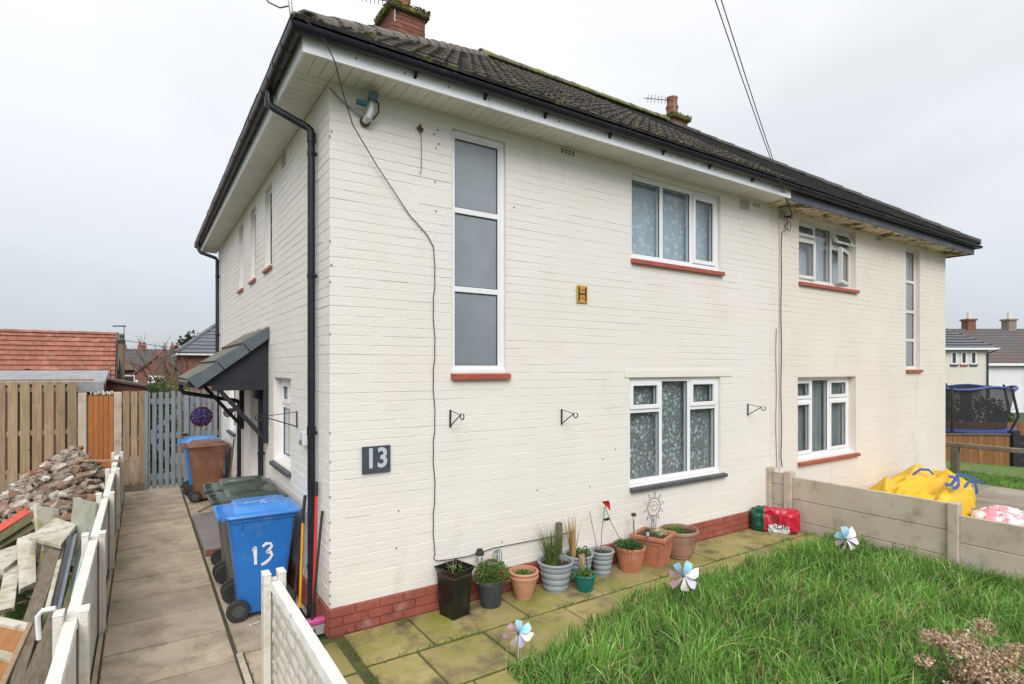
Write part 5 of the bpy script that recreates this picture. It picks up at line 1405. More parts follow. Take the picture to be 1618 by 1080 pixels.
b = MB(); b.add([(3.00, -.15, .80), (3.07, -.19, .81), (3.12, -.16, .76), (3.13, -.16, .68), (3.07, -.14, .74)], [(0, 1, 2, 4), (2, 3, 4)]); b.build('petal', m_redh, t, recalc=False)
b = MB(); b.add([(3.02, -.15, .60), (3.06, -.19, .62), (3.12, -.17, .60), (3.11, -.15, .57), (3.05, -.14, .57)], [(0, 1, 2, 3, 4)], None); b.build('leaf', m_greenpot, t, recalc=False)
t = thing('potted_plant', 'small bright green hanging pot with hook standing in front of the grey pots', 'plant pot', (2.50, -.45, 0))
potlathe(t, (2.50, -.44, 0), [(.075, 0), (.080, .02), (.105, .12), (.110, .15), (.122, .155), (.124, .172), (.118, .18)], m_greenpot, soil=.85)
leafy(t, (2.48, -.44, .15), .10, .06, 130, [G1, G2, (.14, .2, .06)], s0=.03, s1=.05)
b = MB(); hk = [(2.56, -.42, .17), (2.57, -.38, .30), (2.59, -.36, .37)] + [(2.575 + .022 * math.cos(a), -.355, .40 + .024 * math.sin(a)) for a in [R(-20) + R(28) * k for k in range(8)]]
b.tube(hk, .006, 6); b.build('hanging_hook', m_greenpot if False else m_iron, t, smooth=True)
# fluted terracotta pot
t = thing('potted_plant', 'fluted terracotta pot with spreading green foliage, left of the square trough', 'plant pot', (3.33, -.28, 0))
potlathe(t, (3.33, -.27, 0), [(.115, 0), (.12, .015), (.165, .22), (.168, .235), (.178, .24), (.182, .265), (.175, .275)], m_terra, n=56, flute=.006, soil=.9)
leafy(t, (3.31, -.27, .27), .16, .06, 620, [(.05, .13, .05), (.07, .17, .06), G1])
stems(t, (3.33, -.25, .27), .05, 14, .12, .28, [(.35, .18, .12), DRY], .3, .005)
# square trough
t = thing('planter', 'square terracotta coloured planter with moulded panels and a wire sun ornament', 'planter', (3.72, -.30, 0))
sqp(t, 3.74, -.25, .27, .36, .35, R(22), m_terra, rim=.03, panel=True)
leafy(t, (3.66, -.24, .31), .13, .06, 230, [(.20, .15, .09), (.12, .10, .06), G1])
leafy(t, (3.80, -.26, .32), .08, .04, 60, [(.55, .50, .33)], s0=.04, s1=.06, name='pale_rosette')
stems(t, (3.74, -.22, .31), .05, 12, .15, .42, [(.25, .14, .09), (.3, .25, .15)], .3, .004)
t = thing('wire_sun', 'black wire sun ornament with spiral centre standing in the square planter', 'ornament', (3.74, -.22, .3))
cx, cz, yy = 3.80, .64, -.20
b = MB(); b.tube([(cx + .105 * math.cos(a), yy, cz + .105 * math.sin(a)) for a in [2 * PI * k / 24 for k in range(25)]], .0035, 5); b.build('ring', m_iron, t)
b = MB(); b.tube([(cx + (.015 + .065 * k / 20) * math.cos(k * .45), yy, cz + (.015 + .065 * k / 20) * math.sin(k * .45)) for k in range(22)], .003, 5); b.build('spiral', m_iron, t)
for k in range(10):
    a0 = 2 * PI * k / 10; a1 = a0 + .42; am = (a0 + a1) / 2
    b = MB(); b.tube([(cx + .105 * math.cos(a0), yy, cz + .105 * math.sin(a0)), (cx + .185 * math.cos(am), yy, cz + .185 * math.sin(am)), (cx + .105 * math.cos(a1), yy, cz + .105 * math.sin(a1))], .0035, 5); b.build('ray', m_iron, t)
for dx in (-.05, .0, .045):
    b = MB(); b.tube([(cx + dx, yy, cz - .095), (cx + dx * .5, yy, .33)], .0035, 5); b.build('leg', m_iron, t)
for lab, x, h in (('taller silver solar stake light beside the square planter', 3.50, .60), ('shorter silver solar stake light in front of the square planter', 3.52, .46)):
    t = thing('solar_stake_light', lab, 'light', (x, -.16 if h > .5 else -.34, .2)); y = -.16 if h > .5 else -.36
    b = MB(); b.tube([(x, y, .2), (x, y, h - .08)], .008, 8); b.build('stake', m_alu, t)
    b = MB(); b.lathe([(.014, h - .08), (.024, h - .03)], (x, y, 0), 12); b.build('lens', m_camwhite, t)
    b = MB(); b.lathe([(.028, h - .03), (.032, h - .022), (.03, h - .006), (.02, h)], (x, y, 0), 14); b.build('cap', m_rust, t, smooth=True)
# big weathered pot
t = thing('potted_plant', 'widest weathered terracotta pot at the far end of the row with short green shoots', 'plant pot', (4.16, -.30, 0))
potlathe(t, (4.16, -.28, 0), [(.13, 0), (.145, .01), (.15, .04), (.165, .05), (.20, .18), (.203, .20), (.210, .21), (.215, .29), (.219, .30), (.232, .305), (.236, .325), (.228, .342)], m_terraold, n=44, soil=.86)
stems(t, (4.12, -.25, .29), .13, 320, .05, .11, [G2, (.10, .24, .03)], .5, .006, name='shoots')
# post stub behind grey pot
b = MB(); b.box(2.44, 2.50, -.07, -.02, 0, .62)
tag(b.build('timber_stub', m_oldwood, bevel=.004), 'short weathered timber stub against the wall behind the rush pot', 'timber')

# pinwheels
def pinwheel(label, x, y, z, r, rot, tilt=0):
    t = thing('pinwheel', label, 'pinwheel', (x, y, 0))
    b = MB(); b.tube([(x, y, 0), (x, y, z - .0)], .0045, 5); b.build('stick', m_camwhite, t)
    c = Vector((x, y, z)); n_ = (Vector((CAM.x, CAM.y, z + .4)) - c).normalized(); n_ = (Matrix.Rotation(tilt, 3, 'Z') @ n_)
    s_ = n_.cross(Vector((0, 0, 1))).normalized(); u = s_.cross(n_)
    for k in range(7):
        a = rot + k * 2 * PI / 7
        def P2(rr, aa, h): return c + (s_ * math.cos(aa) + u * math.sin(aa)) * rr + n_ * h
        b = MB(); vs = []
        for i in range(5):
            tt = i / 4
            vs += [P2(r * .10 + r * (.78 + .12 * (k % 3)) * tt, a - .34 + .30 * tt + .1 * (k % 2), .008), P2(r * .10 + r * (.80 + .1 * (k % 2)) * tt, a + .26 + .34 * math.sin(tt * PI * .8), .012 + .055 * math.sin(tt * PI * .9))]
        b.add(vs, [(2 * i, 2 * i + 1, 2 * i + 3, 2 * i + 2) for i in range(4)])
        b.build('vane', m_pin[(0, 0, 2, 3, 2, 1, 1)[k]], t, recalc=False, smooth=True)
    b = MB(); b.tube([c + n_ * .0, c + n_ * .035], .011, 10); b.build('hub', m_camblue, t)
pinwheel('pastel pinwheel nearest the camera, on the patio edge left of the grass', 1.13, -1.22, .225, .115, 1.4)
pinwheel('pastel pinwheel in the middle of the grass edge, in front of the big pots', 3.12, -1.20, .26, .155, .8)
pinwheel('pastel pinwheel nearest the concrete fence', 5.83, -1.42, .22, .16, .3, .5)

# ================================================================== LONG GRASS
def in_lawn(x, y):
    if x < .95 or x > 6.42: return False
    e = -1.30 if x < 1.35 else (-1.28 + (x - 1.35) * .28 if x < 2.9 else (-.86 - (x - 2.9) * .06 if x < 4.2 else -.95))
    if x > 5.4: e = -.95
    e += .13 * noise.noise(Vector((x * 4, 1, 0))) + .06 * noise.noise(Vector((x * 13, y * 6, 0)))
    return y < e and y > -6
import array
def grass_patch(name, n, box, inside, Lr, w, cols, label, z0=0.0, seed=3, lean=1.35, clump=.9):
    r = random.Random(seed); V = []; F = []; Cc = []
    cnt = 0; wind = .9
    while cnt < n:
        x = r.uniform(box[0], box[1]); y = r.uniform(box[2], box[3])
        if not inside(x, y): cnt += .15; continue
        if clump and noise.noise(Vector((x * 1.7, y * 1.7, 17))) < -.18 and r.random() < .45: cnt += .3; continue
        cnt += 1
        cl = noise.noise(Vector((x * 2.2, y * 2.2, 4))); cl2 = noise.noise(Vector((x * 7, y * 7, 9)))
        L_ = r.uniform(*Lr) * (1 + .45 * cl + .25 * cl2)
        # shorter at the ragged edge
        a = noise.noise(Vector((x * 1.6, y * 1.6, 30))) * 5 + r.gauss(0, 1.5)
        ln = abs(r.gauss(.45, .3)) * lean; ww = w * r.uniform(.6, 1.4)
        ca, sa = math.cos(a), math.sin(a); fa = r.uniform(0, PI); fx, fy = math.cos(fa) * ww / 2, math.sin(fa) * ww / 2
        o = len(V); q = r.random()
        dry = .05 + .16 * max(0, noise.noise(Vector((x * 1.3, y * 1.3, 50))) + .1); c = cols[3] if q < dry else cols[0] if q < .5 else cols[1] if q < .82 else cols[2]; L_ *= .55 if r.random() < .3 else 1
        f = 1 + r.uniform(-.35, .35) + .45 * cl + .3 * cl2; c = (c[0] * f, c[1] * f, c[2] * f, 1)
        for i in range(4):
            t = i / 4; rr = ln * t ** 1.8 * L_; z = z0 + L_ * (t - .42 * min(1.3, ln) * t ** 2.2); k = 1 - .75 * t ** 2
            V.append((x + ca * rr - fx * k, y + sa * rr - fy * k, z)); V.append((x + ca * rr + fx * k, y + sa * rr + fy * k, z))
        rr = ln * L_ * 1.02; V.append((x + ca * rr, y + sa * rr, z0 + L_ * (1 - .42 * min(1.3, ln)) * (1 if ln < 1 else .9)))
        for i in range(3): F.append((o + 2 * i, o + 2 * i + 1, o + 2 * i + 3, o + 2 * i + 2))
        F.append((o + 6, o + 7, o + 8)); Cc += [c] * 9
    me = bpy.data.meshes.new(name); me.from_pydata(V, [], F); me.materials.append(m_leaf)
    ca_ = me.color_attributes.new('tint', 'FLOAT_COLOR', 'POINT'); fl = array.array('f', [q for c in Cc for q in c]); ca_.data.foreach_set('color', fl)
    me.polygons.foreach_set('use_smooth', [True] * len(me.polygons))
    o = bpy.data.objects.new(name, me); COL.objects.link(o)
    tag(o, label, 'grass', kind='stuff'); return o
LC = [(.100, .245, .030), (.165, .36, .045), (.30, .46, .16), (.50, .42, .19)]
grass_patch('long_grass', 50000, (.95, 6.42, -4.4, -.75), in_lawn, (.10, .24), .0092, LC, 'overgrown bright green grass filling the front garden', z0=0)
# weeds in the patio joints
def in_joint(x, y):
    return (abs(y + .63) < .035 and .1 < x < 2.5 and noise.noise(Vector((x * 3.0, 7, 0))) > -.12) or (abs(x - 1.15) < .03 and -1.25 < y < -.63) or (abs(x - .62) < .05 and abs(y + .05) < .08) or (abs(x - .08) < .04 and -1.8 < y < -.1 and noise.noise(Vector((y * 4, 2, 0))) > 0) \
        or (abs(y + .63) < .03 and 2.5 < x < 6 and noise.noise(Vector((x * 3.0, 7, 0))) > .22) or (abs(x - 5.0) < .05 and abs(y + .2) < .05) or (x > 5.9 and x < 6.42 and abs(y + .62) < .12 and noise.noise(Vector((x * 9, y * 9, 0))) > .1) or (abs(x - 6.40) < .05 and -1 < y < -.4)
grass_patch('joint_weeds', 5200, (.05, 6.45, -1.85, -.0), in_joint, (.025, .085), .005, [(.09, .17, .03), (.13, .20, .04), (.17, .20, .06), (.30, .24, .12)], 'grass and weeds growing in the patio joints', z0=-.015, lean=1.5, seed=5)
# patches by the path and in the rubble garden
def in_side(x, y):
    return (abs(x + .70) < .02 and 2.6 < y < 4.3 and noise.noise(Vector((y * 3, 2, 1))) > -.1) or (abs(x + 1.62) < .02 and -1 < y < 1.5 and noise.noise(Vector((y * 4, 5, 1))) > .1) or (abs(x + .665) < .02 and -1 < y < .2)
grass_patch('path_weeds', 900, (-1.66, -.6, -1.5, 5), in_side, (.03, .09), .005, [(.08, .17, .03), (.12, .2, .04), (.15, .2, .06), (.3, .24, .12)], 'small weeds along the edges of the side path', z0=-.01, lean=1.2, seed=8)
def in_left(x, y): return -4 < x < -1.8 and -1 < y < 3.4
grass_patch('debris_grass', 9000, (-4, -1.8, -1, 3.4), in_left, (.08, .16), .005, [(.07, .20, .02), (.10, .26, .03), (.12, .2, .06), (.3, .24, .12)], 'bright grass showing between the dumped boards', z0=-.02, seed=9)
def in_verge(x, y): return x > 14.0 and not (14.02 < x < 14.6) and not (14.9 < x < 15.7)
b = MB(); b.add([(12.66, -9, -.012), (14.1, -9, -.010), (14.1, 12, -.010), (12.66, 12, -.012)], [(0, 1, 2, 3)]); b.add([(14.95, -9, -.09), (21, -9, -.69), (21, 12, -.69), (14.95, 12, -.09)], [(0, 1, 2, 3)])
m_lawn = mat('mown_lawn', (.135, .22, .035), (.075, .14, .025), 9, .95, 1, 120, stain=((.19, .21, .06), 3, .5, .75))
struct(b.build('lawn', m_lawn, origin=(0, 0, 0), recalc=False))

grass_patch('verge_grass', 9000, (12.66, 14.08, -2.6, 1.5), lambda x, y: True, (.05, .10), .010, [(.12, .26, .035), (.17, .32, .05), (.25, .38, .1), (.4, .36, .16)], 'short green grass of the verge beyond the neighbour paving', seed=21, lean=1.1, clump=0)
# dried hydrangea like shrub, bottom right
t = thing('dried_shrub', 'dried brown flower heads of a shrub at the bottom right corner of the grass', 'shrub', (3.28, -3.47, 0))
heads = [(3.78, -2.78, .40, .09), (3.70, -2.90, .44, .08), (3.86, -2.95, .40, .09), (3.60, -3.00, .43, .09), (3.74, -3.08, .40, .09), (3.92, -2.72, .33, .08), (3.48, -2.82, .35, .06), (4.05, -2.86, .38, .07), (4.22, -2.92, .40, .07), (3.55, -3.14, .36, .08), (3.70, -3.22, .33, .08), (3.95, -3.12, .34, .08), (4.1, -3.05, .30, .07), (3.28, -3.05, .34, .05), (3.86, -3.22, .28, .07), (3.45, -3.2, .28, .07), (4.35, -2.9, .40, .06), (3.65, -2.98, .28, .08), (3.82, -3.02, .28, .08), (3.98, -2.98, .26, .08)]
BR = [(.52, .36, .24), (.64, .48, .35), (.38, .22, .13), (.76, .62, .50), (.26, .14, .08)]
heads = [(a_ - .50 , b_ - .47, c_ + .02, d_) for a_, b_, c_, d_ in heads] + [(3.05, -3.55, .38, .08), (3.2, -3.75, .36, .08), (2.85, -3.62, .34, .05), (3.5, -3.75, .36, .08), (3.62, -3.6, .38, .08)]
for hx, hy, hz, hr in heads:
    b = MB()
    for i in range(int(170 * (hr / .08) ** 2)):
        u = Vector((rnd.gauss(0, 1), rnd.gauss(0, 1), rnd.gauss(.2, .8))).normalized(); c = Vector((hx, hy, hz)) + Vector((u.x * hr, u.y * hr, u.z * hr * .65)) * rnd.uniform(.6, 1.05)
        s_ = rnd.uniform(.009, .017); n_ = (u + Vector((jit(.6), jit(.6), jit(.6)))).normalized(); a = n_.orthogonal().normalized(); a = Matrix.Rotation(rnd.uniform(0, 6), 3, n_) @ a; d = n_.cross(a)
        b.add([c, c + a * s_ + d * s_ * .6 + n_ * s_ * .4, c + a * s_ * 1.5, c + a * s_ - d * s_ * .6 + n_ * s_ * .4], [(0, 1, 2, 3)], rcol(rnd.choice(BR), .3))
    b.build('flower_head', m_leaf, t, recalc=False)
b = MB()
for hx, hy, hz, hr in heads: b.tube([(3.28 + jit(.15), -3.47 + jit(.15), 0), ((hx + 3.28) / 2, (hy - 3.47) / 2, hz * .5), (hx, hy, hz)], .004, 4)
b.build('stems', m_oldwood, t)
leafy(t, (3.3, -3.47, .05), .35, .25, 600, [G1, (.16, .13, .05), G3], s0=.02, s1=.04)

# ================================================================== TALL FENCES AND GATE
def boards(parent, x0, x1, y, z0, z1, w, gap, m, th=.02, ztop=None, front=True):
    x = x0
    while x + w <= x1 + .02:
        b = MB(); b.box(x, x + w, y - th, y, z0 + jit(.01), z1 + jit(.008)); b.build('board', m, parent, bevel=.002); x += w + gap
FT = thing('timber_fence', 'tall new timber board fence behind the rubble heap at left', 'fence', (-3.3, 8.6, 0))
boards(FT, -4.9, -2.33, 8.6, .10, 2.06, .135, .035, m_newwood)
for z in (.35, 1.12, 1.92):
    b = MB(); b.box(-4.95, -2.33, 8.602, 8.65, z - .045, z + .045); b.build('rail', m_newwood, FT)
boards(FT, -4.98, -2.38, 8.69, .10, 2.02, .135, .10, m_newwood)
b = MB(); b.box(-4.95, -2.12, 8.57, 8.66, 2.075, 2.11); b.build('capping', m_newwood, FT)
OP = thing('orange_fence_panel', 'narrow orange stained close board panel between two concrete posts', 'fence panel', (-2.0, 8.2, 0))
for k in range(5):
    x = -2.185 + k * .078; b = MB(); b.box(x + .002, x + .076, 8.18, 8.20, .1, 1.80); b.build('board', m_orange, OP, bevel=.003)
for x0, x1 in ((-2.33, -2.205), (-1.79, -1.665)):
    b = MB(); b.box(x0, x1, 8.14, 8.25, 0, 1.86); p = b.build('concrete_post', m_cfence, OP, bevel=.008)
b = MB()
for i in range(26):
    x = rnd.uniform(-2.17, -1.80); z = 1.81 + rnd.uniform(0, .05); s_ = rnd.uniform(.02, .05); b.box(x, x + s_, 8.16, 8.16 + s_, z - .01, z + s_ * .8)
b.build('rubble_on_top', m_rub_white, OP, bevel=.008)
SF = thing('timber_fence', 'short three board timber fence between the orange panel and the grey gate', 'fence', (-1.5, 7.8, 0))
boards(SF, -1.64, -1.29, 7.8, .14, 1.88, .10, .022, m_newwood)
b = MB(); b.box(-1.65, -1.28, 7.80, 7.84, 1.68, 1.77); b.box(-1.65, -1.28, 7.80, 7.84, .95, 1.04); b.build('rail', m_newwood, SF)
b = MB(); b.box(-1.66, -1.30, 7.77, 7.83, -.02, .14); b.build('gravel_board', m_oldwood, SF)
GT = thing('picket_gate', 'tall grey painted timber picket gate closing the side path', 'gate', (-.65, 7.76, 0))
x = -1.285; k = 0
while x < -.07:
    b = MB(); b.box(x, x + .068, 7.745, 7.765, .03 + jit(.005), 1.86 + jit(.015)); b.build('picket', m_gatewood, GT, bevel=.004); x += .103; k += 1
for z in (.25, 1.02, 1.68):
    b = MB(); b.box(-1.285, -.06, 7.767, 7.80, z - .05, z + .05); b.build('rail', m_gatewood, GT)
for a, c in (((-1.24, 7.785, 1.0), (-.70, 7.785, .28)), ((-1.24, 7.785, .90 + .15), (-.55, 7.785, 1.66))):
    b = MB(); b.bar(a, c, .09, .03, up=(0, 1, 0)) if False else b.bar(a, c, .03, .08); b.build('brace', m_gatewood, GT)
b = MB(); b.box(-.66, -.58, 7.70, 7.80, .03, 1.88); b.box(-1.30, -1.25, 7.72, 7.74, .02, 1.88); b.build('gate_post', m_gatewood, GT, bevel=.006)
b = MB(); b.box(-.70, -.60, 7.69, 7.699, 1.0, 1.05); b.build('latch', m_iron, GT)
# behind the gate: low brick wall, lawn, white car shape hidden behind -> hedge and low wall
b = MB(); b.box(-3, 2.0, 13.0, 13.2, 0, .45); q = b.build('garden_wall', m_mortar)
tag(q, 'low pinkish brick wall seen through the grey gate', 'wall')
for r_ in range(5):
    for k in range(22):
        x = -3 + k * .228 + (.11 if r_ % 2 else 0)
        bb = MB(); bb.box(x + .004, x + .218, 12.985, 13.0, .01 + r_ * .086, .088 + r_ * .086); bb.build('brick', m_brickfar, q, recalc=False)
b = MB(); b.box(-4.5, 2.5, 8.9, 12.9, -.03, .0); struct(b.build('rear_patio', m_flagclean, origin=(0, 0, 0)))
# shrubs beyond the gate
def bush(name, label, cat, c, rx, rz, n, cols, s0, s1, trunk=True):
    t = thing(name, label, cat, (c[0], c[1], hgt(c[0], c[1])))
    b = MB()
    for i in range(n):
        u = Vector((rnd.gauss(0, 1), rnd.gauss(0, 1), rnd.gauss(0, 1))).normalized() * rnd.uniform(.55, 1.05) * (1 + .25 * noise.noise(Vector((i * .37, c[0], 1))))
        p = Vector((c[0] + u.x * rx, c[1] + u.y * rx, c[2] + u.z * rz)); leafquad(b, p, u + Vector((jit(.5), jit(.5), jit(.5))), rnd.uniform(s0, s1) * .4, rnd.uniform(s0, s1), rcol(rnd.choice(cols), .35))
    b.build('foliage', m_leaf, t, recalc=False)
    b = MB(); b.tube([(c[0], c[1], hgt(c[0], c[1])), (c[0], c[1], c[2])], .04, 6); b.build('trunk', m_oldwood, t)
    return t
bush('conifer_shrub', 'narrow dark green shrub seen through the left of the gate', 'shrub', (-1.05, 9.8, .95), .32, 1.05, 2600, [(.03, .08, .02), (.05, .11, .03)], .05, .10)
bush('garden_shrub', 'yellow green shrub top showing above the middle of the gate', 'shrub', (-.72, 11.5, 1.3), .5, .9, 1200, [(.14, .14, .03), (.09, .12, .03), (.20, .14, .06)], .05, .10)
# bare trees
def baretree(label, x, y, z0, h, seed, spread=.5, m=None, lv=5):
    t = thing('bare_tree', label, 'tree', (x, y, z0)); r = random.Random(seed); tr = MB(); tw = MB()
    def br(p, d, L_, rad, lvl):
        q = p + d * L_ + Vector((r.uniform(-.1, .1), r.uniform(-.1, .1), 0)) * L_
        (tr if lvl < 2 else tw).tube([p, (p + q) / 2 + Vector((r.uniform(-.06, .06), r.uniform(-.06, .06), 0)) * L_, q], [rad, rad * .85, rad * .7], 5 if lvl < 2 else 3, cap=False)
        if lvl >= lv: return
        for k in range(3 if lvl < 4 else 2):
            dd = (d + Vector((r.uniform(-1, 1), r.uniform(-1, 1), r.uniform(-.3, .6))) * spread).normalized()
            br(p + (q - p) * r.uniform(.6, 1), dd, L_ * r.uniform(.6, .85), rad * .62, lvl + 1)
    br(Vector((x, y, z0)), Vector((0, 0, 1)), h * .3, h * .018, 0)
    tr.build('trunk', m_twig, t, recalc=False); tw.build('twigs', m_twig, t, recalc=False)
m_twig = mat('bare_twig', (.17, .12, .10), (.12, .085, .07), 10, .9)
baretree('bare reddish twiggy tree standing behind the grey gate', -.35, 20, hgt(0, 20), 4.6, 3, .75)
baretree('bare twiggy tree left of the dark tiled brick house', -.6, 26, hgt(0, 26), 3.9, 5, .7)
baretree('thin bare tree rising behind the dark tiled roof', 3.9, 44, hgt(0, 44), 8.6, 8, .6)
bush('conifer_tree', 'small dark conifer behind the dark tiled brick house', 'tree', (1.36, 38, 2.6), .8, 2.0, 1500, [(.02, .045, .02), (.03, .06, .03)], .15, .3)

# ================================================================== BACKGROUND BUILDINGS, LEFT
RR = thing('bungalow', 'low building with long red tiled roof behind the timber fence at far left', 'building', (-8, 24, 0))
b = MB(); b.box(-16, -2.4, 22.3, 27, -1, 1.95); b.prism([(22.3, 1.95), (27, 1.95), (24.6, 3.5)], 'x', -2.45, -2.405); b.build('wall', m_brickfar, RR)
def simple_roof(parent, x0, x1, ye, ze, yr, zr, yb, rows, m, tw=.33, nind=300, gable=True, lift=.03):
    rf = slope(parent, (x0, ye, ze), (x1, ye, ze), (x1, yr, zr), (x0, yr, zr), m, rows, tw, nind, lift=lift)
    b = MB(); b.add([(x1, yb, ze), (x0, yb, ze), (x0, yr, zr), (x1, yr, zr)], [(0, 1, 2, 3)]); b.build('rear_roof', m, parent, recalc=False)
    return rf
simple_roof(RR, -16, -2.25, 22.0, 1.45, 24.6, 3.78, 27.2, 12, m_redroof, nind=300, lift=.06)
caps(RR, (-16, 24.6, 3.80), (-2.2, 24.6, 3.80), m_redroof, r=.12, name='ridge_tile', Lc=.45)
b = MB(); b.bar((-2.20, 22.0, 1.42), (-2.20, 24.6, 3.80), .05, .16, up=(0, 0, 1)); b.build('verge', m_iron, RR)
b = MB(); b.tube([(-4.9, 22.5, 1.9), (-4.9, 22.5, 2.3)], .09, 8); b.build('roof_vent', m_iron, RR)
SH = thing('garden_shed', 'low shed with grey felt roof just above the timber fence', 'shed', (-3.2, 12.5, 0))
b = MB(); b.box(-6, -2.15, 12.1, 14.0, 0, 1.98); b.build('wall', m_maroon, SH)
b = MB(); b.hexa([(-6.1, 12.0, 1.96), (-2.10, 12.0, 1.90), (-2.10, 14.1, 2.12), (-6.1, 14.1, 2.12), (-6.1, 12.0, 2.02), (-2.10, 12.0, 1.99), (-2.10, 14.1, 2.26), (-6.1, 14.1, 2.26)]); b.build('roof', m_felt, SH)
b = MB(); b.box(-2.75, -2.12, 11.95, 11.99, 1.75, 1.98); b.build('grey_boarding', m_felt, SH)
MS = thing('garden_shed', 'maroon lean-to shed roof behind the orange fence panel', 'shed', (-1.6, 14.5, 0))
b = MB(); b.hexa([(-2.3, 14, 0), (-.96, 14, 0), (-.96, 16, 0), (-2.3, 16, 0), (-2.3, 14, 1.98), (-.96, 14, 1.70), (-.96, 16, 1.70), (-2.3, 16, 1.98)]); b.build('wall', m_maroon, MS)
b = MB(); b.hexa([(-2.3, 13.9, 2.0), (-.88, 13.9, 1.70), (-.88, 16.1, 1.70), (-2.3, 16.1, 2.0), (-2.3, 13.9, 2.06), (-.88, 13.9, 1.76), (-.88, 16.1, 1.76), (-2.3, 16.1, 2.06)]); b.build('roof', m_rust, MS)
PO = thing('telegraph_pole', 'wooden pole with a street lamp arm behind the fence at left', 'pole', (-2.04, 24, -.7))
b = MB(); b.tube([(-2.04, 23.5, -.8), (-2.04, 23.5, 3.75)], [.12, .095], 10); b.build('pole', m_oldwood, PO, smooth=True)
b = MB(); b.tube([(-1.96, 23.5, 3.2), (-1.96, 23.5, 4.05), (-2.0, 23.5, 4.10)], .022, 6); b.tube([(-1.9, 23.5, 4.09), (-2.35, 23.5, 4.07)], .035, 6); b.build('lamp_arm', m_alu, PO)
b = MB(); b.box(-2.16, -1.92, 23.4, 23.6, 3.35, 3.50); b.box(-2.12, -1.96, 23.4, 23.6, 3.6, 3.68); b.build('insulators', m_iron, PO)
b = MB(); b.tube([(-2.0, 23.6, 3.5), (.5, 30, 3.3), (3, 38, 3.3)], .015, 4); tag(b.build('overhead_wire', m_cable), 'faint wire from the wooden pole towards the bare trees', 'wire')
def fw(parent, x, y, z, w, h, panes=2, m=None):
    b = MB(); b.box(x, x + w, y - .06, y + .02, z, z + h); f = b.build('window', m or m_upvc, parent)
    for k in range(panes):
        b = MB(); e = w / panes; b.box(x + e * k + .08, x + e * (k + 1) - .08, y - .07, y - .061, z + .1, z + h - .1); b.build('pane', m_darkglass, f)
# far brick houses (t about 48..)
FH = thing('terraced_house', 'long far brick house with grey roof and three chimneys beyond the pole', 'house', (0, 50, -2.3))
b = MB(); b.box(-6, 5.5, 48.4, 54, -2.5, 2.20); b.build('wall', m_brickfar, FH)
simple_roof(FH, -6.2, 5.7, 48.0, 2.20, 51, 3.92, 54, 14, m_slateroof, tw=.8, nind=0)
for cx in (-2.7, -1.32, 1.0):
    b = MB(); b.box(cx - .32, cx + .32, 50.7, 51.3, 3.4, 4.25); c = b.build('chimney', m_brickfar, FH)
    for k in (-.16, .16): b = MB(); b.lathe([(.10, 0), (.08, .3)], (cx + k, 51, 4.25), 8); b.build('chimney_pot', m_terrapot, c)
fw(FH, -2.6, 48.38, .9, .8, .9, 1)
GH = thing('brick_house', 'far brick gable with a white window in front of the long grey roof', 'house', (-.4, 43, -2))
b = MB(); b.box(-1.75, 1.35, 42, 47, -2.2, 1.95); b.prism([(-1.75, 1.95), (1.35, 1.95), (-.40, 3.20)], 'y', 42, 42.3); b.build('wall', m_brickfar, GH)
b = MB(); b.add([(-1.95, 41.9, 1.85), (-.40, 41.9, 3.26), (-.40, 47, 3.26), (-1.95, 47, 1.85)], [(0, 1, 2, 3)]); b.add([(1.5, 41.9, 1.85), (-.40, 41.9, 3.26), (-.40, 47, 3.26), (1.5, 47, 1.85)], [(0, 1, 2, 3)]); rf = b.build('roof', m_slateroof, GH, recalc=False)
b = MB(); b.bar((-1.97, 41.88, 1.83), (-.40, 41.88, 3.27), .04, .10); b.bar((1.52, 41.88, 1.83), (-.40, 41.88, 3.27), .04, .10); b.build('bargeboard', m_brickfar, GH)
b = MB(); b.box(-.40, -.02, 43.5, 44, 2.9, 3.6); b.build('chimney', m_terrapot, GH)
fw(GH, -.98, 42, 1.28, .95, .52, 3)
fw(GH, -1.72, 42, 1.1, .16, .4, 1)
BH = thing('brick_house', 'brick house with dark grey hipped tile roof beside the rear downpipe', 'house', (3, 32, -1.2))
b = MB(); b.box(.48, 8, 30, 36, -1.2, 3.10); b.build('wall', m_brickfar, BH)
slope(BH, (.15, 29.6, 3.16), (9, 29.6, 3.16), (6.5, 33, 5.9), (3.55, 33, 5.9), m_greytile, 13, .8, 130, lift=.05)
slope(BH, (.15, 36.4, 3.16), (.15, 29.6, 3.16), (3.55, 33, 5.9), (3.55, 33.01, 5.9), m_greytile, 13, .8, 0, lift=.05)
b = MB(); b.box(.16, 9, 29.62, 29.66, 3.03, 3.15); b.box(.16, .20, 29.67, 36, 3.03, 3.15); b.build('fascia', m_upvc, BH)
caps(BH, (.15, 29.6, 3.2), (3.55, 33, 5.94), m_greytile, r=.12, name='hip_tile', Lc=.5)
fw(BH, 2.0, 30, 2.2, .9, .8, 2)
# ================================================================== BACKGROUND, RIGHT
def gz(x, y): return hgt(x, y)
WH = thing('cream_house', 'cream rendered hipped roof house with three narrow upstairs windows beyond the trampoline', 'house', (44, 12, -1.4))
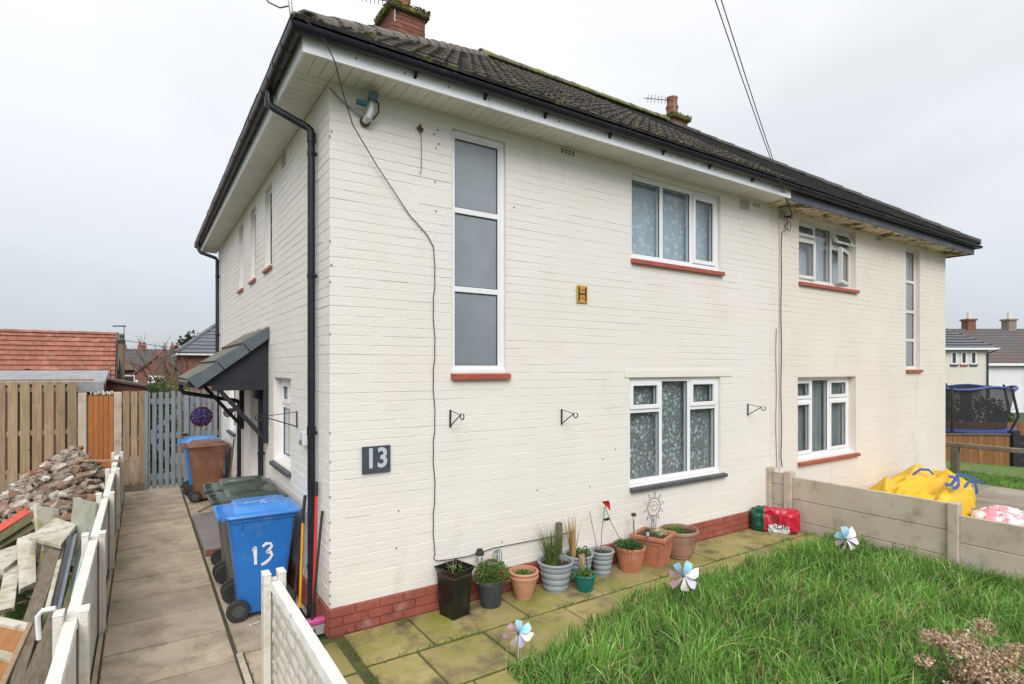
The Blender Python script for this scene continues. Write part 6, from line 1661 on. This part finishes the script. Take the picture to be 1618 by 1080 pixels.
# build facing the camera in a local frame: origin corner (46.3, 8.6), u towards far left
def frame(o, ang):
    ca, sa = math.cos(ang), math.sin(ang)
    return lambda x, y, z: (o[0] + x * ca - y * sa, o[1] + x * sa + y * ca, z)
TW = frame((47.63, 9.19), R(146.5))      # +x local runs to the left of the picture, +y local towards the camera? (negative = away)
def TWf(x, y, z): return TW(x, y, z)
b = MB(TWf); b.box(0, 7, -7, 0, -1.6, 3.72); b.build('wall', m_creamfar, WH)
b = MB(TWf)
rows = 9
b.add([(-.4, .4, 3.72), (7.6, .4, 3.72), (5.4, -3, 5.75), (1.9, -3, 5.75), (-.4, -7.4, 3.72), (7.6, -7.4, 3.72)], [(0, 1, 2, 3), (0, 3, 4), (1, 5, 2), (4, 3, 2, 5)]); rf = b.build('roof', m_greytile, WH, recalc=True)
for r_ in range(10):
    t0 = r_ / 10; q = MB(TWf); A = Vector((-.4, .4, 3.72)).lerp(Vector((1.9, -3, 5.75)), t0); B = Vector((7.6, .4, 3.72)).lerp(Vector((5.4, -3, 5.75)), t0)
    q.box(A.x, B.x, A.y - .01, A.y + .03, A.z, A.z + .055); q.build('tile_course', m_iron, rf)
b = MB(TWf); b.box(-.42, 7.6, .38, .44, 3.60, 3.74); b.build('fascia', m_upvc, WH)
b = MB(TWf); b.tube([(-.35, .45, 3.65), (.12, .08, 3.35), (.12, .08, -1.4)], .05, 6); b.build('downpipe', m_iron, WH)
for x in (.85, 1.52, 2.20):
    q = MB(TWf); q.box(x, x + .43, -.02, .04, 2.60, 3.50); w = q.build('window', m_upvc, WH); q = MB(TWf); q.box(x + .1, x + .33, .041, .05, 2.7, 3.4); q.build('pane', m_darkglass, w); q = MB(TWf); q.box(x - .05, x + .48, .0, .10, 2.48, 2.60); q.build('sill', m_redsill if x == 1.52 else m_greysill, w)
b = MB(TWf); b.box(.5, 4.2, .0, .9, 1.0, 1.15); b.box(.6, .7, .7, .8, .3, 1.0); b.build('porch_canopy', m_iron, WH)
b = MB(TWf); b.box(1.2, 2.0, .01, .05, -1.2, .9); b.build('door', m_darkglass, WH)
TH = thing('white_terrace', 'white rendered terrace with long mottled slate roof at the right edge', 'house', (60, 14, -1.4))
TT = frame((68.0, 6.0), R(146.5))
b = MB(TT); b.box(0, 13, -8, 0, -2.5, 2.75); b.build('wall', m_whitefar, TH)
b = MB(TT); b.add([(-.4, .4, 2.75), (13.4, .4, 2.75), (13.0, -4.5, 6.0), (-.4, -4.5, 6.0), (-.4, -9, 2.75), (13.4, -9, 2.75)], [(0, 1, 2, 3), (3, 2, 5, 4)]); rf = b.build('roof', m_slateroof, TH)
for r_ in range(12):
    t0 = (r_ + .5) / 12; q = MB(TT); z = 2.75 + 3.25 * t0; y = .4 - 4.9 * t0; q.box(-.4, 13.3, y - .01, y + .02, z, z + .018); q.build('tile_course', m_slateroof, rf)
b = MB(TT); b.box(-.4, 13.4, .38, .46, 2.55, 2.75); b.build('fascia', m_upvc, TH)
for cx, mm in ((9.35, m_brickfar), (5.6, m_rub_grey)):
    b = MB(TT); b.box(cx - .36, cx + .36, -5.0, -4.2, 5.3, 6.75); b.box(cx - .45, cx + .45, -5.1, -4.1, 6.75, 6.9); c = b.build('chimney', mm, TH)
    for k in (-.02,): b = MB(TT); b.lathe([(.18, 6.9), (.14, 7.55)], (cx + k, -4.6, 0), 8); b.build('chimney_pot', m_creamfar, c)
for x in (3.6, 4.9):
    q = MB(TT); q.box(x, x + .9, -.02, .05, .5, 2.0); w = q.build('window', m_upvc, TH); q = MB(TT); q.box(x + .12, x + .78, .051, .06, .62, 1.9); q.build('pane', m_darkglass, w)
    q = MB(TT); q.box(x, x + .9, -.02, .05, -1.9, .0 - .4); w = q.build('window', m_upvc, TH); q = MB(TT); q.box(x + .12, x + .78, .051, .06, -1.8, -.5); q.build('pane', m_darkglass, w)
for x in (8.3, 5.9): b = MB(TT); b.tube([(x, .1, 2.5), (x, .1, -2.4)], .07, 6); b.build('downpipe', m_alu, TH)
b = MB(TT); b.lathe([(.28, 0), (.26, .05), (.0, .12)], (0, 0, 0), 14); b.v = [TT(5.4 + (p_[0] - TT(0, 0, 0)[0]), 0, 0) for p_ in b.v] if False else b.v
# knee rail, wood fence, black section
KR = thing('knee_rail', 'low weathered timber knee rail beyond the far house corner', 'rail', (13.9, -1, 0))
for x, y in ((13.75, .05), (13.75, -2.1), (13.75, -4.2)):
    b = MB(); b.box(x - .07, x + .07, y - .07, y + .07, -.05, .56); b.build('post', m_oldwood, KR, bevel=.008)
b = MB(); b.box(13.68, 13.82, -6, .35, .565, .66); b.build('rail', m_oldwood, KR, bevel=.01)
WF = thing('timber_fence', 'low brown timber fence in front of the trampoline', 'fence', (20, 1.5, -.6))
Tf = frame((20.70, .95), R(142))
for k in range(24):
    b = MB(Tf); x = k * .15; b.box(x + .004, x + .146, -.015, .015 + jit(.004), -.75, .30 + jit(.008)); b.build('board', m_fencebrown, WF)
b = MB(Tf); b.box(0, 3.6, .02, .06, .28, .33); b.build('capping', m_oldwood, WF)
BF = thing('black_fence', 'black painted fence panel with post at the right edge', 'fence', (21.5, .3, -.6))
b = MB(Tf); b.box(-.22, -.02, -.10, .12, -.75, .42); b.build('post', m_blackpaint, BF)
for k in range(4):
    b = MB(Tf); b.box(-3.2, -.23, -.02, .02, -.7 + k * .25, -.47 + k * .25); b.build('rail_board', m_blackpaint, BF)
RF = thing('rear_fence', 'dark brown timber fence running behind the trampoline', 'fence', (27, 3, -1.2))
Tg = frame((31.5, -.5), R(140))
for k in range(30):
    b = MB(Tg); x = k * .4; b.box(x + .01, x + .39, -.02, .02, -1.5, .15); b.build('board', m_fencebrown, RF)
# trampoline
TC = (26.5, 4.42); TR_ = 2.1; zp = -.06; zt = 1.55
TP = thing('trampoline', 'round trampoline with blue padding and black safety net', 'trampoline', (TC[0], TC[1], -1.25))
b = MB(); n = 40; vs = []
for rr, z in ((TR_ - .3, zp + .02), (TR_, zp + .03), (TR_, zp - .06), (TR_ - .3, zp)):
    vs += [(TC[0] + rr * math.cos(2 * PI * k / n), TC[1] + rr * math.sin(2 * PI * k / n), z) for k in range(n)]
b.add(vs, [(i * n + k, i * n + (k + 1) % n, ((i + 1) % 4) * n + (k + 1) % n, ((i + 1) % 4) * n + k) for i in range(4) for k in range(n)]); b.build('safety_pad', m_tramp, TP, smooth=True)
b = MB(); b.lathe([(TR_ - .3, 0), (TR_ - .3, .008)], (TC[0], TC[1], zp - .01), 30); b.build('jumping_mat', m_rubber, TP)
b = MB(); b.tube([(TC[0] + TR_ * math.cos(2 * PI * k / n), TC[1] + TR_ * math.sin(2 * PI * k / n), zt + .06 * math.cos(12 * PI * k / n)) for k in range(n + 1)], .045, 6, cap=False); b.build('top_ring', m_tramp, TP, smooth=True)
b = MB(); vs = []
for k in range(n + 1):
    a = 2 * PI * k / n; rr = (TR_ - .32); vs += [(TC[0] + rr * math.cos(a), TC[1] + rr * math.sin(a), zp), (TC[0] + (TR_ - .03) * math.cos(a), TC[1] + (TR_ - .03) * math.sin(a), zt + .06 * math.cos(6 * a))]
b.add(vs, [(2 * k, 2 * k + 2, 2 * k + 3, 2 * k + 1) for k in range(n)]); b.build('net', m_net, TP, recalc=False, smooth=True)
for k in range(6):
    a = 2 * PI * (k + .35) / 6; x, y = math.cos(a), math.sin(a)
    b = MB(); b.tube([(TC[0] + x * (TR_ - .05), TC[1] + y * (TR_ - .05), -1.35), (TC[0] + x * (TR_ - .02), TC[1] + y * (TR_ - .02), zp), (TC[0] + x * (TR_ + .22), TC[1] + y * (TR_ + .22), .5), (TC[0] + x * TR_, TC[1] + y * TR_, zt + .1)], .045, 8); b.build('pole', m_rubber, TP, smooth=True)
bush('round_bush', 'large dark green rounded bush behind the trampoline net', 'bush', (31.6, 7.6, .0), 1.9, 1.45, 5000, [(.03, .07, .02), (.04, .09, .03)], .10, .2)
bush('small_bush', 'smaller bush behind the right side of the trampoline', 'bush', (33.8, 5.4, -.2), 1.0, 1.0, 1500, [(.05, .07, .02), (.04, .06, .03)], .10, .2)
b = MB(); b.hexa([(30.3, .1, -1.2), (31.3, -.6, -1.2), (31.8, .1, -1.2), (30.8, .8, -1.2), (30.3, .1, -.1), (31.3, -.6, -.1), (31.8, .1, -.1), (30.8, .8, -.1)])
tag(b.build('green_bin_box', m_greenlid, bevel=.05), 'dark green box beside the white terrace at the right edge', 'box')
# yellow builders bags
def crumple(label, name, c, rx, ry, h, m, seed, n=34, cat='bag', amp=.35, fold=9.):
    t = thing(name, label, cat, (c[0], c[1], 0))
    b = MB(); vs = []; fs = []
    for j in range(n + 1):
        v = j / n
        for i in range(n):
            a = 2 * PI * i / n
            r0 = math.sin(min(1, v * 1.0) * PI / 2) if v > 0 else 0
            z = h * (1 - v) ** .55 * (v < 1) + 0
            sq = 1 / max(abs(math.cos(a)), abs(math.sin(a))) ** .55
            q = Vector((math.cos(a) * r0 * 2, math.sin(a) * r0 * 2, seed))
            nz = noise.noise(q * 1.3) * .5 + (.5 - abs(noise.noise(q * 2.4))) * .7 - .1
            nz2 = (.5 - abs(noise.noise(q * fold * .5))) * .22
            r_ = (r0 * (1 + .16 * noise.noise(q * 1.1 + Vector((5, 0, 0)))))
            zz = max(.0 if v == 1 else .02, z * (1 + amp * (nz + nz2)))
            if v == 1: zz = 0
            vs.append((c[0] + rx * r_ * sq * math.cos(a), c[1] + ry * r_ * sq * math.sin(a), zz))
    for j in range(n):
        for i in range(n): fs.append((j * n + i, j * n + (i + 1) % n, (j + 1) * n + (i + 1) % n, (j + 1) * n + i))
    b.add(vs, fs); b.build('fabric', m, t, smooth=False)
    return t
def tentbag(label, c, rx, ry, tents, m, seed, n=70):
    t = thing('builders_bag', label, 'bag', (c[0], c[1], 0)); b = MB(); vs = []
    for j in range(n + 1):
        for i in range(n + 1):
            u, v = -1 + 2 * i / n, -1 + 2 * j / n
            # square plan with rounded uneven outline
            x, y = u * math.sqrt(1 - v * v / 2.6), v * math.sqrt(1 - u * u / 2.6)
            x *= 1 + .12 * noise.noise(Vector((v * 2, seed, 0))); y *= 1 + .12 * noise.noise(Vector((u * 2, seed, 5)))
            wx, wy = x + .10 * noise.noise(Vector((x * 2, y * 2, seed))), y + .10 * noise.noise(Vector((x * 2, y * 2, seed + 9)))
            z = 0
            for (px, py, h, an, s1, s2) in tents:
                dx, dy = wx - px, wy - py; a_ = dx * math.cos(an) + dy * math.sin(an); b_ = -dx * math.sin(an) + dy * math.cos(an)
                z = max(z, h - s1 * abs(a_) - s2 * abs(b_))
            cr = abs(noise.noise(Vector((x * 3.2 + seed, y * 3.2, 1)))); z += .055 * (.4 - cr) + .02 * (.3 - abs(noise.noise(Vector((x * 8, y * 8, seed)))))
            ed = 1 - max(abs(u), abs(v)) ; z = min(z, .02 + ed * 3.2); z = max(z, .012)
            if ed <= 0: z = .004
            vs.append((c[0] + rx * x, c[1] + ry * y, z))
    b.add(vs, [(j * (n + 1) + i, j * (n + 1) + i + 1, (j + 1) * (n + 1) + i + 1, (j + 1) * (n + 1) + i) for j in range(n) for i in range(n)])
    b.build('fabric', m, t, smooth=True, recalc=False); return t
yb = tentbag('larger crumpled yellow builders bag with a blue strap trailing onto the neighbour paving', (9.98, -.74), .92, .62, [(.1, .3, .60, .3, .12, .55), (.62, -.2, .52, 1.2, .2, .6), (-.5, .1, .52, 2.2, .2, .6), (.2, -.6, .44, .1, .3, .6), (-.3, -.6, .40, .8, .4, .5), (.8, .5, .40, 2.6, .4, .5)], m_bag, 3.3)
def strap(t, pts, w=.05):
    b = MB(); pts = [Vector(p) for p in pts]; vs = []
    for i, p in enumerate(pts):
        d = pts[min(i + 1, len(pts) - 1)] - pts[max(0, i - 1)]; s_ = d.cross(Vector((-.6, -.8, .3))).normalized() * w / 2
        vs += [p - s_, p + s_]
    b.add(vs, [(2 * i, 2 * i + 1, 2 * i + 3, 2 * i + 2) for i in range(len(pts) - 1)]); b.build('strap', m_bagstrap, t, recalc=False, smooth=True)
strap(yb, [(10.6, -.95, .42), (10.85, -1.0, .42), (11.15, -1.1, .33), (11.35, -1.15, .22)])
strap(yb, [(9.5, -.75, .52), (9.65, -.8, .60), (9.85, -.85, .58), (9.9, -.9, .50)], .04)
strap(yb, [(9.95, -1.1, .50), (10.02, -1.15, .48), (10.0, -1.2, .42)], .05)
yb2 = tentbag('smaller crumpled yellow builders bag with looped blue straps, left of the larger one', (9.0, -1.0), .92, .62, [(-.35, .5, .56, .5, .2, .6), (.3, .1, .54, 2.7, .15, .7), (-.75, 0, .50, 1.5, .4, .6), (.1, -.6, .52, .2, .3, .6), (.75, -.3, .50, 1.9, .4, .7), (-.4, -.3, .45, 2.3, .4, .5)], m_bag, 8.1)
strap(yb2, [(8.75, -1.45, .56), (8.85, -1.5, .55), (9.1, -1.5, .66), (9.28, -1.45, .68), (9.34, -1.42, .60), (9.2, -1.48, .52), (9.0, -1.52, .50), (8.85, -1.52, .50)], .055)
strap(yb2, [(9.35, -1.5, .45), (9.55, -1.5, .52), (9.75, -1.5, .50), (9.86, -1.5, .40), (9.88, -1.5, .28)], .045)
crumple('pink and white striped plastic bag on the paving behind the fence', 'plastic_bag', (9.35, -1.95), .42, .33, .22, m_pinkbag, 5.5, n=30, amp=.7)

# ================================================================== RUBBLE HEAP
def rockmesh(seed, m, brick=False):
    r = random.Random(seed); bm = bmesh.new()
    if brick: bmesh.ops.create_cube(bm, size=1); bmesh.ops.scale(bm, vec=(1, .5, .33), verts=bm.verts)
    else: bmesh.ops.create_icosphere(bm, subdivisions=1, radius=.5)
    for v in bm.verts:
        f = 1 + (.06 if brick else .28) * r.uniform(-1, 1); v.co *= f
    if not brick: bmesh.ops.scale(bm, vec=(1, r.uniform(.6, .95), r.uniform(.45, .8)), verts=bm.verts)
    if brick: bmesh.ops.bevel(bm, geom=bm.edges[:], offset=.03, segments=1, affect='EDGES')
    bmesh.ops.recalc_face_normals(bm, faces=bm.faces)
    me = bpy.data.meshes.new('rubble_piece'); bm.to_mesh(me); bm.free(); me.materials.append(m); return me
RM = [rockmesh(i, m_rub_brown) for i in range(4)] + [rockmesh(10 + i, m_rub_grey) for i in range(5)] + [rockmesh(20, m_rub_white), rockmesh(21, m_rub_white)] + [rockmesh(30, m_rub_red, True), rockmesh(31, m_rub_brown, True), rockmesh(32, m_rub_brown, True), rockmesh(33, m_rub_grey, True)]
def heap(x, y):
    """height of the heap"""
    dx, dy = (x + 2.25) / (1.15 if x < -2.25 else .75), (y - 6.4) / (1.5 if y > 6.4 else 3.2)
    d = math.hypot(dx, dy)
    return max(0, 1.03 * (1 - d) ** .75) if d < 1 else 0
RH = thing('rubble_heap', 'heap of broken bricks and concrete rubble behind the white panel fence', 'rubble', (-2.4, 5.5, 0))
b = MB(); n = 30; vs = []; fs = []
for j in range(n + 1):
    for i in range(n + 1):
        x = -3.6 + 1.85 * i / n; y = 2.9 + 5.2 * j / n; vs.append((x, y, max(-.03, heap(x, y) - .05 + .04 * noise.noise(Vector((x * 5, y * 5, 0))))))
for j in range(n):
    for i in range(n): fs.append((j * (n + 1) + i, j * (n + 1) + i + 1, (j + 1) * (n + 1) + i + 1, (j + 1) * (n + 1) + i))
b.add(vs, fs); b.build('heap_core', m_rub_brown, RH, smooth=False)
pcs = []
for i in range(1500):
    x = rnd.uniform(-3.5, -1.78); y = rnd.uniform(3.2, 8.0); h = heap(x, y)
    if h <= .02 and rnd.random() > .12: continue
    s_ = rnd.choice((.05, .07, .09, .12, .15, .19)) * rnd.uniform(.8, 1.2)
    pcs.append((s_ / (Vector((x, y, h)) - CAM).length, x, y, h, s_))
pcs.sort(reverse=True)
rest = MB()
for i, (_, x, y, h, s_) in enumerate(pcs):
    me = rnd.choice(RM) if s_ > .08 else rnd.choice(RM[:11])
    mt = Matrix.Translation((x, y, h + s_ * .12)) @ Matrix.Rotation(rnd.uniform(0, 6), 4, 'Z') @ Matrix.Rotation(jit(.6), 4, 'X') @ Matrix.Rotation(jit(.6), 4, 'Y') @ Matrix.Diagonal((s_, s_, s_, 1))
    if i < 300: child('rubble_piece', me, RH, mt)
    else: rest.add([mt @ v.co for v in me.vertices], [tuple(p.vertices) for p in me.polygons])
rest.build('small_rubble', m_rub_grey, RH, kind='stuff')
rest = MB()
for i in range(420):
    x = rnd.uniform(-3.0, -1.80); y = rnd.uniform(-.8, 3.6); s_ = rnd.uniform(.025, .085); me = rnd.choice(RM[:11])
    mt = Matrix.Translation((x, y, rnd.uniform(.0, .05) + (.12 if y > 2.6 else 0))) @ Matrix.Rotation(rnd.uniform(0, 6), 4, 'Z') @ Matrix.Rotation(jit(1), 4, 'X') @ Matrix.Diagonal((s_, s_, s_, 1))
    rest.add([mt @ v.co for v in me.vertices], [tuple(p.vertices) for p in me.polygons])
tag(rest.build('loose_debris', m_rub_brown, kind='stuff'), 'small broken stones scattered under the dumped boards', 'debris')
rest = MB()
for i in range(260):
    x = rnd.uniform(-2.9, -1.80); y = rnd.uniform(-.8, 3.8); a = rnd.uniform(0, 3); L_ = rnd.uniform(.05, .2); z = rnd.uniform(.03, .2)
    rest.bar((x, y, z), (x + L_ * math.cos(a), y + L_ * math.sin(a), z + jit(.06)), rnd.uniform(.01, .03), .012)
tag(rest.build('wood_splinters', m_oldwood, kind='stuff'), 'splinters and broken laths scattered between the dumped boards', 'debris')
# sheet at left of the heap
b = MB(); vs = []; n = 16
for j in range(n + 1):
    for i in range(n + 1):
        x = -4.2 + 1.3 * i / n; y = 6.2 + 1.6 * j / n; vs.append((x, y, .12 + .16 * (1 - abs(2 * j / n - 1)) + .06 * noise.noise(Vector((x * 3, y * 3, 2)))))
b.add(vs, [(j * (n + 1) + i, j * (n + 1) + i + 1, (j + 1) * (n + 1) + i + 1, (j + 1) * (n + 1) + i) for j in range(n) for i in range(n)])
tag(b.build('black_sheeting', m_rubber, smooth=True, recalc=False), 'black plastic sheeting at the foot of the tall fence', 'sheeting')
# ------------------------------------------------------------------ dumped boards
def plank(name, label, cat, a, c, w, th, m, up=(0, 0, 1), grp='dumped boards and planks left of the path', bev=.004):
    b = MB(); b.bar(a, c, w, th, up); o = b.build(name, m, bevel=bev); tag(o, label, cat, grp); return o
plank('plastic_strip', 'orange red plastic strip lying up the rubble', 'strip', (-2.76, 3.55, .46), (-2.36, 5.5, .52), .10, .02, m_hotred, (.3, 0, 1))
plank('timber_plank', 'olive green plank just below the orange red strip', 'plank', (-2.72, 3.40, .40), (-2.44, 4.6, .44), .13, .05, m_greenwood, (.35, 0, 1))
plank('timber_plank', 'lower olive green plank with slanted end above the white slab', 'plank', (-2.78, 3.15, .33), (-2.46, 4.15, .36), .15, .06, m_greenwood, (.3, 0, 1))
def quadboard(name, label, cat, pts, th, m, grp='dumped boards and planks left of the path'):
    p = [Vector(q) for q in pts]; nn = (p[1] - p[0]).cross(p[3] - p[0]).normalized() * th
    b = MB(); b.hexa([q - nn for q in p] + p); o = b.build(name, m, bevel=.004); tag(o, label, cat, grp); return o
quadboard('white_board', 'tall dirty white board standing on end in the debris', 'board', [(-2.26, 3.05, .05), (-2.10, 3.30, .05), (-2.18, 3.75, .62), (-2.38, 3.62, .72)], .04, m_whitewood)
quadboard('white_board', 'cracked white board lying across the top of the debris', 'board', [(-2.36, 3.02, .50), (-2.05, 2.55, .48), (-1.97, 3.20, .53), (-2.20, 3.62, .55)], .05, m_whitewood)
quadboard('grey_board', 'grey green ribbed panel leaning against the white fence', 'board', [(-2.06, 3.10, .12), (-1.84, 2.75, .10), (-1.79, 3.05, .78), (-2.02, 3.45, .80)], .03, m_greygreen)
quadboard('concrete_slab', 'pale slab lying flat at the left edge of the debris', 'slab', [(-2.95, 3.05, .30), (-2.52, 2.72, .27), (-2.44, 3.02, .29), (-2.52, 3.45, .33)], .07, m_whitewood)
quadboard('white_board', 'narrow white slab sloping down between the grass and the long grey plank', 'slab', [(-2.30, 2.02, .25), (-2.20, 2.18, .25), (-2.36, 3.42, .45), (-2.50, 3.32, .43)], .05, m_whitewood)
quadboard('white_board', 'cream board wedged under the cracked white board', 'board', [(-2.25, 2.55, .10), (-2.08, 2.75, .12), (-2.06, 3.25, .42), (-2.25, 3.1, .42)], .035, m_whitewood)
plank('timber_plank', 'long split grey plank running down the middle of the debris', 'plank', (-2.11, 3.0, .43), (-2.10, 1.0, .24), .11, .035, m_oldwood)
plank('painted_batten', 'batten with flaking white paint beside the long grey plank', 'batten', (-2.04, 2.35, .36), (-1.995, .62, .24), .035, .05, m_whitewood)
plank('black_plastic_pipe', 'black square plastic pipe lying beside the fence', 'pipe', (-1.98, 2.75, .48), (-1.93, .85, .30), .06, .06, m_black)
plank('grey_plastic_channel', 'blue grey plastic channel lying on the black pipe', 'channel', (-1.94, 2.70, .53), (-1.90, .62, .34), .028, .028, mat('blue_grey_plastic', (.13, .16, .20), (.10, .12, .15), 5, .35))
plank('black_plastic_pipe', 'second black pipe tucked against the white fence', 'pipe', (-1.87, 2.65, .46), (-1.85, 1.0, .36), .045, .045, m_black)
plank('mint_strip', 'thin mint green strip standing along the white fence', 'strip', (-1.82, 2.3, .58), (-1.815, .75, .45), .016, .05, mat('mint_plastic', (.38, .55, .44), (.33, .48, .40), 5, .4))
plank('timber_plank', 'dark plank beside the mint strip', 'plank', (-1.87, 1.9, .40), (-1.85, .35, .36), .05, .03, m_greenwood)
plank('timber_plank', 'broad brown plank with mossy edge nearest the white fence', 'plank', (-1.885, .78, .40), (-1.90, -1.0, .38), .12, .045, m_oldwood, (.1, 0, 1))
plank('timber_plank', 'mossy green plank pressed between the brown plank and the fence', 'plank', (-1.795, .72, .47), (-1.80, -1.0, .44), .055, .05, m_greenwood)
plank('timber_plank', 'short white painted plank crossing the grass at the left', 'plank', (-2.50, 3.1, .22), (-2.36, 1.75, .16), .12, .04, m_whitewood)
plank('timber_plank', 'old brown plank standing beside the orange plywood crate', 'plank', (-2.035, .85, .38), (-1.985, -.6, .34), .07, .05, m_oldwood)
plank('timber_plank', 'pale sawn plank under the brown planks', 'plank', (-2.06, .9, .22), (-1.97, -.7, .18), .09, .04, m_newwood)
plank('timber_plank', 'flat grey weathered plank end in front of the grass', 'plank', (-2.55, 1.25, .20), (-2.16, 1.05, .18), .16, .035, m_oldwood)
plank('timber_plank', 'dark green plank end at the foot of the pile', 'plank', (-1.99, 1.05, .30), (-1.97, .1, .28), .06, .05, m_greenwood)
for i, (x, y, s_) in enumerate(((-2.26, 2.2, .15), (-2.18, 2.14, .12), (-2.20, 2.35, .10))):
    me = RM[(4, 9, 1)[i]]; o = bpy.data.objects.new('rubble_lump', me); COL.objects.link(o); o.location = (x, y, .2 - i * .04); o.scale = (s_, s_, s_); o.rotation_euler = (i, i * .5, i * 2)
    tag(o, ('broken concrete lump with white face beside the grass', 'white plaster lump next to the concrete lump', 'small brown stone behind the plaster lump')[i], 'rubble')
# plywood crate
t = thing('plywood_frame', 'pale timber frame with orange plywood panels at the bottom left corner', 'frame', (-2.2, .2, .3))
def fr(u, v, n_=0):   # plane from the three measured corners
    O = Vector((-2.24, .78, .42)); A = Vector((-2.035, .56, .40)) - O; B = Vector((-2.06, -.95, .36)) - Vector((-2.035, .56, .40))
    return O + A * u + B * v + Vector((0, 0, n_))
for v0, v1 in ((.06, .30), (.38, .64), (.72, .98)):
    b = MB(); b.hexa([fr(-1.6, v0, -.03), fr(.85, v0, -.03), fr(.85, v1, -.03), fr(-1.6, v1, -.03), fr(-1.6, v0, -.02), fr(.85, v0, -.02), fr(.85, v1, -.02), fr(-1.6, v1, -.02)]); b.build('plywood_panel', m_ply, t)
for u0, u1, v0, v1 in ((-1.6, 1, -.02, .055), (-1.6, 1, .31, .375), (-1.6, 1, .65, .715), (.88, 1.03, -.02, 1.0), (-.25, -.10, .05, 1.0)):
    b = MB(); e = .012 if v1 > .9 else .006; b.hexa([fr(u0, v0, -.03), fr(u1, v0, -.03), fr(u1, v1, -.03), fr(u0, v1, -.03), fr(u0, v0, e), fr(u1, v0, e), fr(u1, v1, e), fr(u0, v1, e)]); b.build('slat', m_newwood if v1 > .9 else m_whitewood, t, bevel=.003)
# white plastic hook on the fence top
b = MB(); b.tube([(-1.86, -.55, .70), (-1.865, -.56, .84), (-1.84, -.575, .875), (-1.78, -.59, .88)], .014, 8)
tag(b.build('white_pipe_hook', m_upvc, smooth=True), 'white plastic hook curling over the nearest fence post', 'hook')
# splinter of wood over the fence far end
plank('timber_offcut', 'pale pointed timber offcut resting on the heap and the fence top', 'timber', (-2.15, 5.7, .93), (-1.55, 5.5, .90), .05, .03, m_newwood)

# houses across the road, mirrored in the windows
OH = thing('opposite_house', 'house across the road that shows only as a reflection in the tall stair window', 'house', (10, -27, 0))
b = MB(); b.box(6, 19, -32, -24, 0, 5); b.build('wall', m_whitefar, OH)
b = MB(); b.add([(5.5, -23.5, 5), (19.5, -23.5, 5), (15.5, -28, 8.4), (9.5, -28, 8.4), (5.5, -32.5, 5), (19.5, -32.5, 5)], [(0, 1, 2, 3), (0, 3, 4), (1, 5, 2), (4, 3, 2, 5)]); b.build('roof', m_slateroof, OH)
for x in (7.5, 11, 15):
    for z in (1, 3.4):
        b = MB(); b.box(x, x + 1.6, -24.0, -23.95, z, z + 1.1); w = b.build('window', m_upvc, OH)
        b = MB(); b.box(x + .12, x + 1.48, -23.949, -23.94, z + .12, z + .98); b.build('pane', m_darkglass, w)

S.render.engine = 'CYCLES'
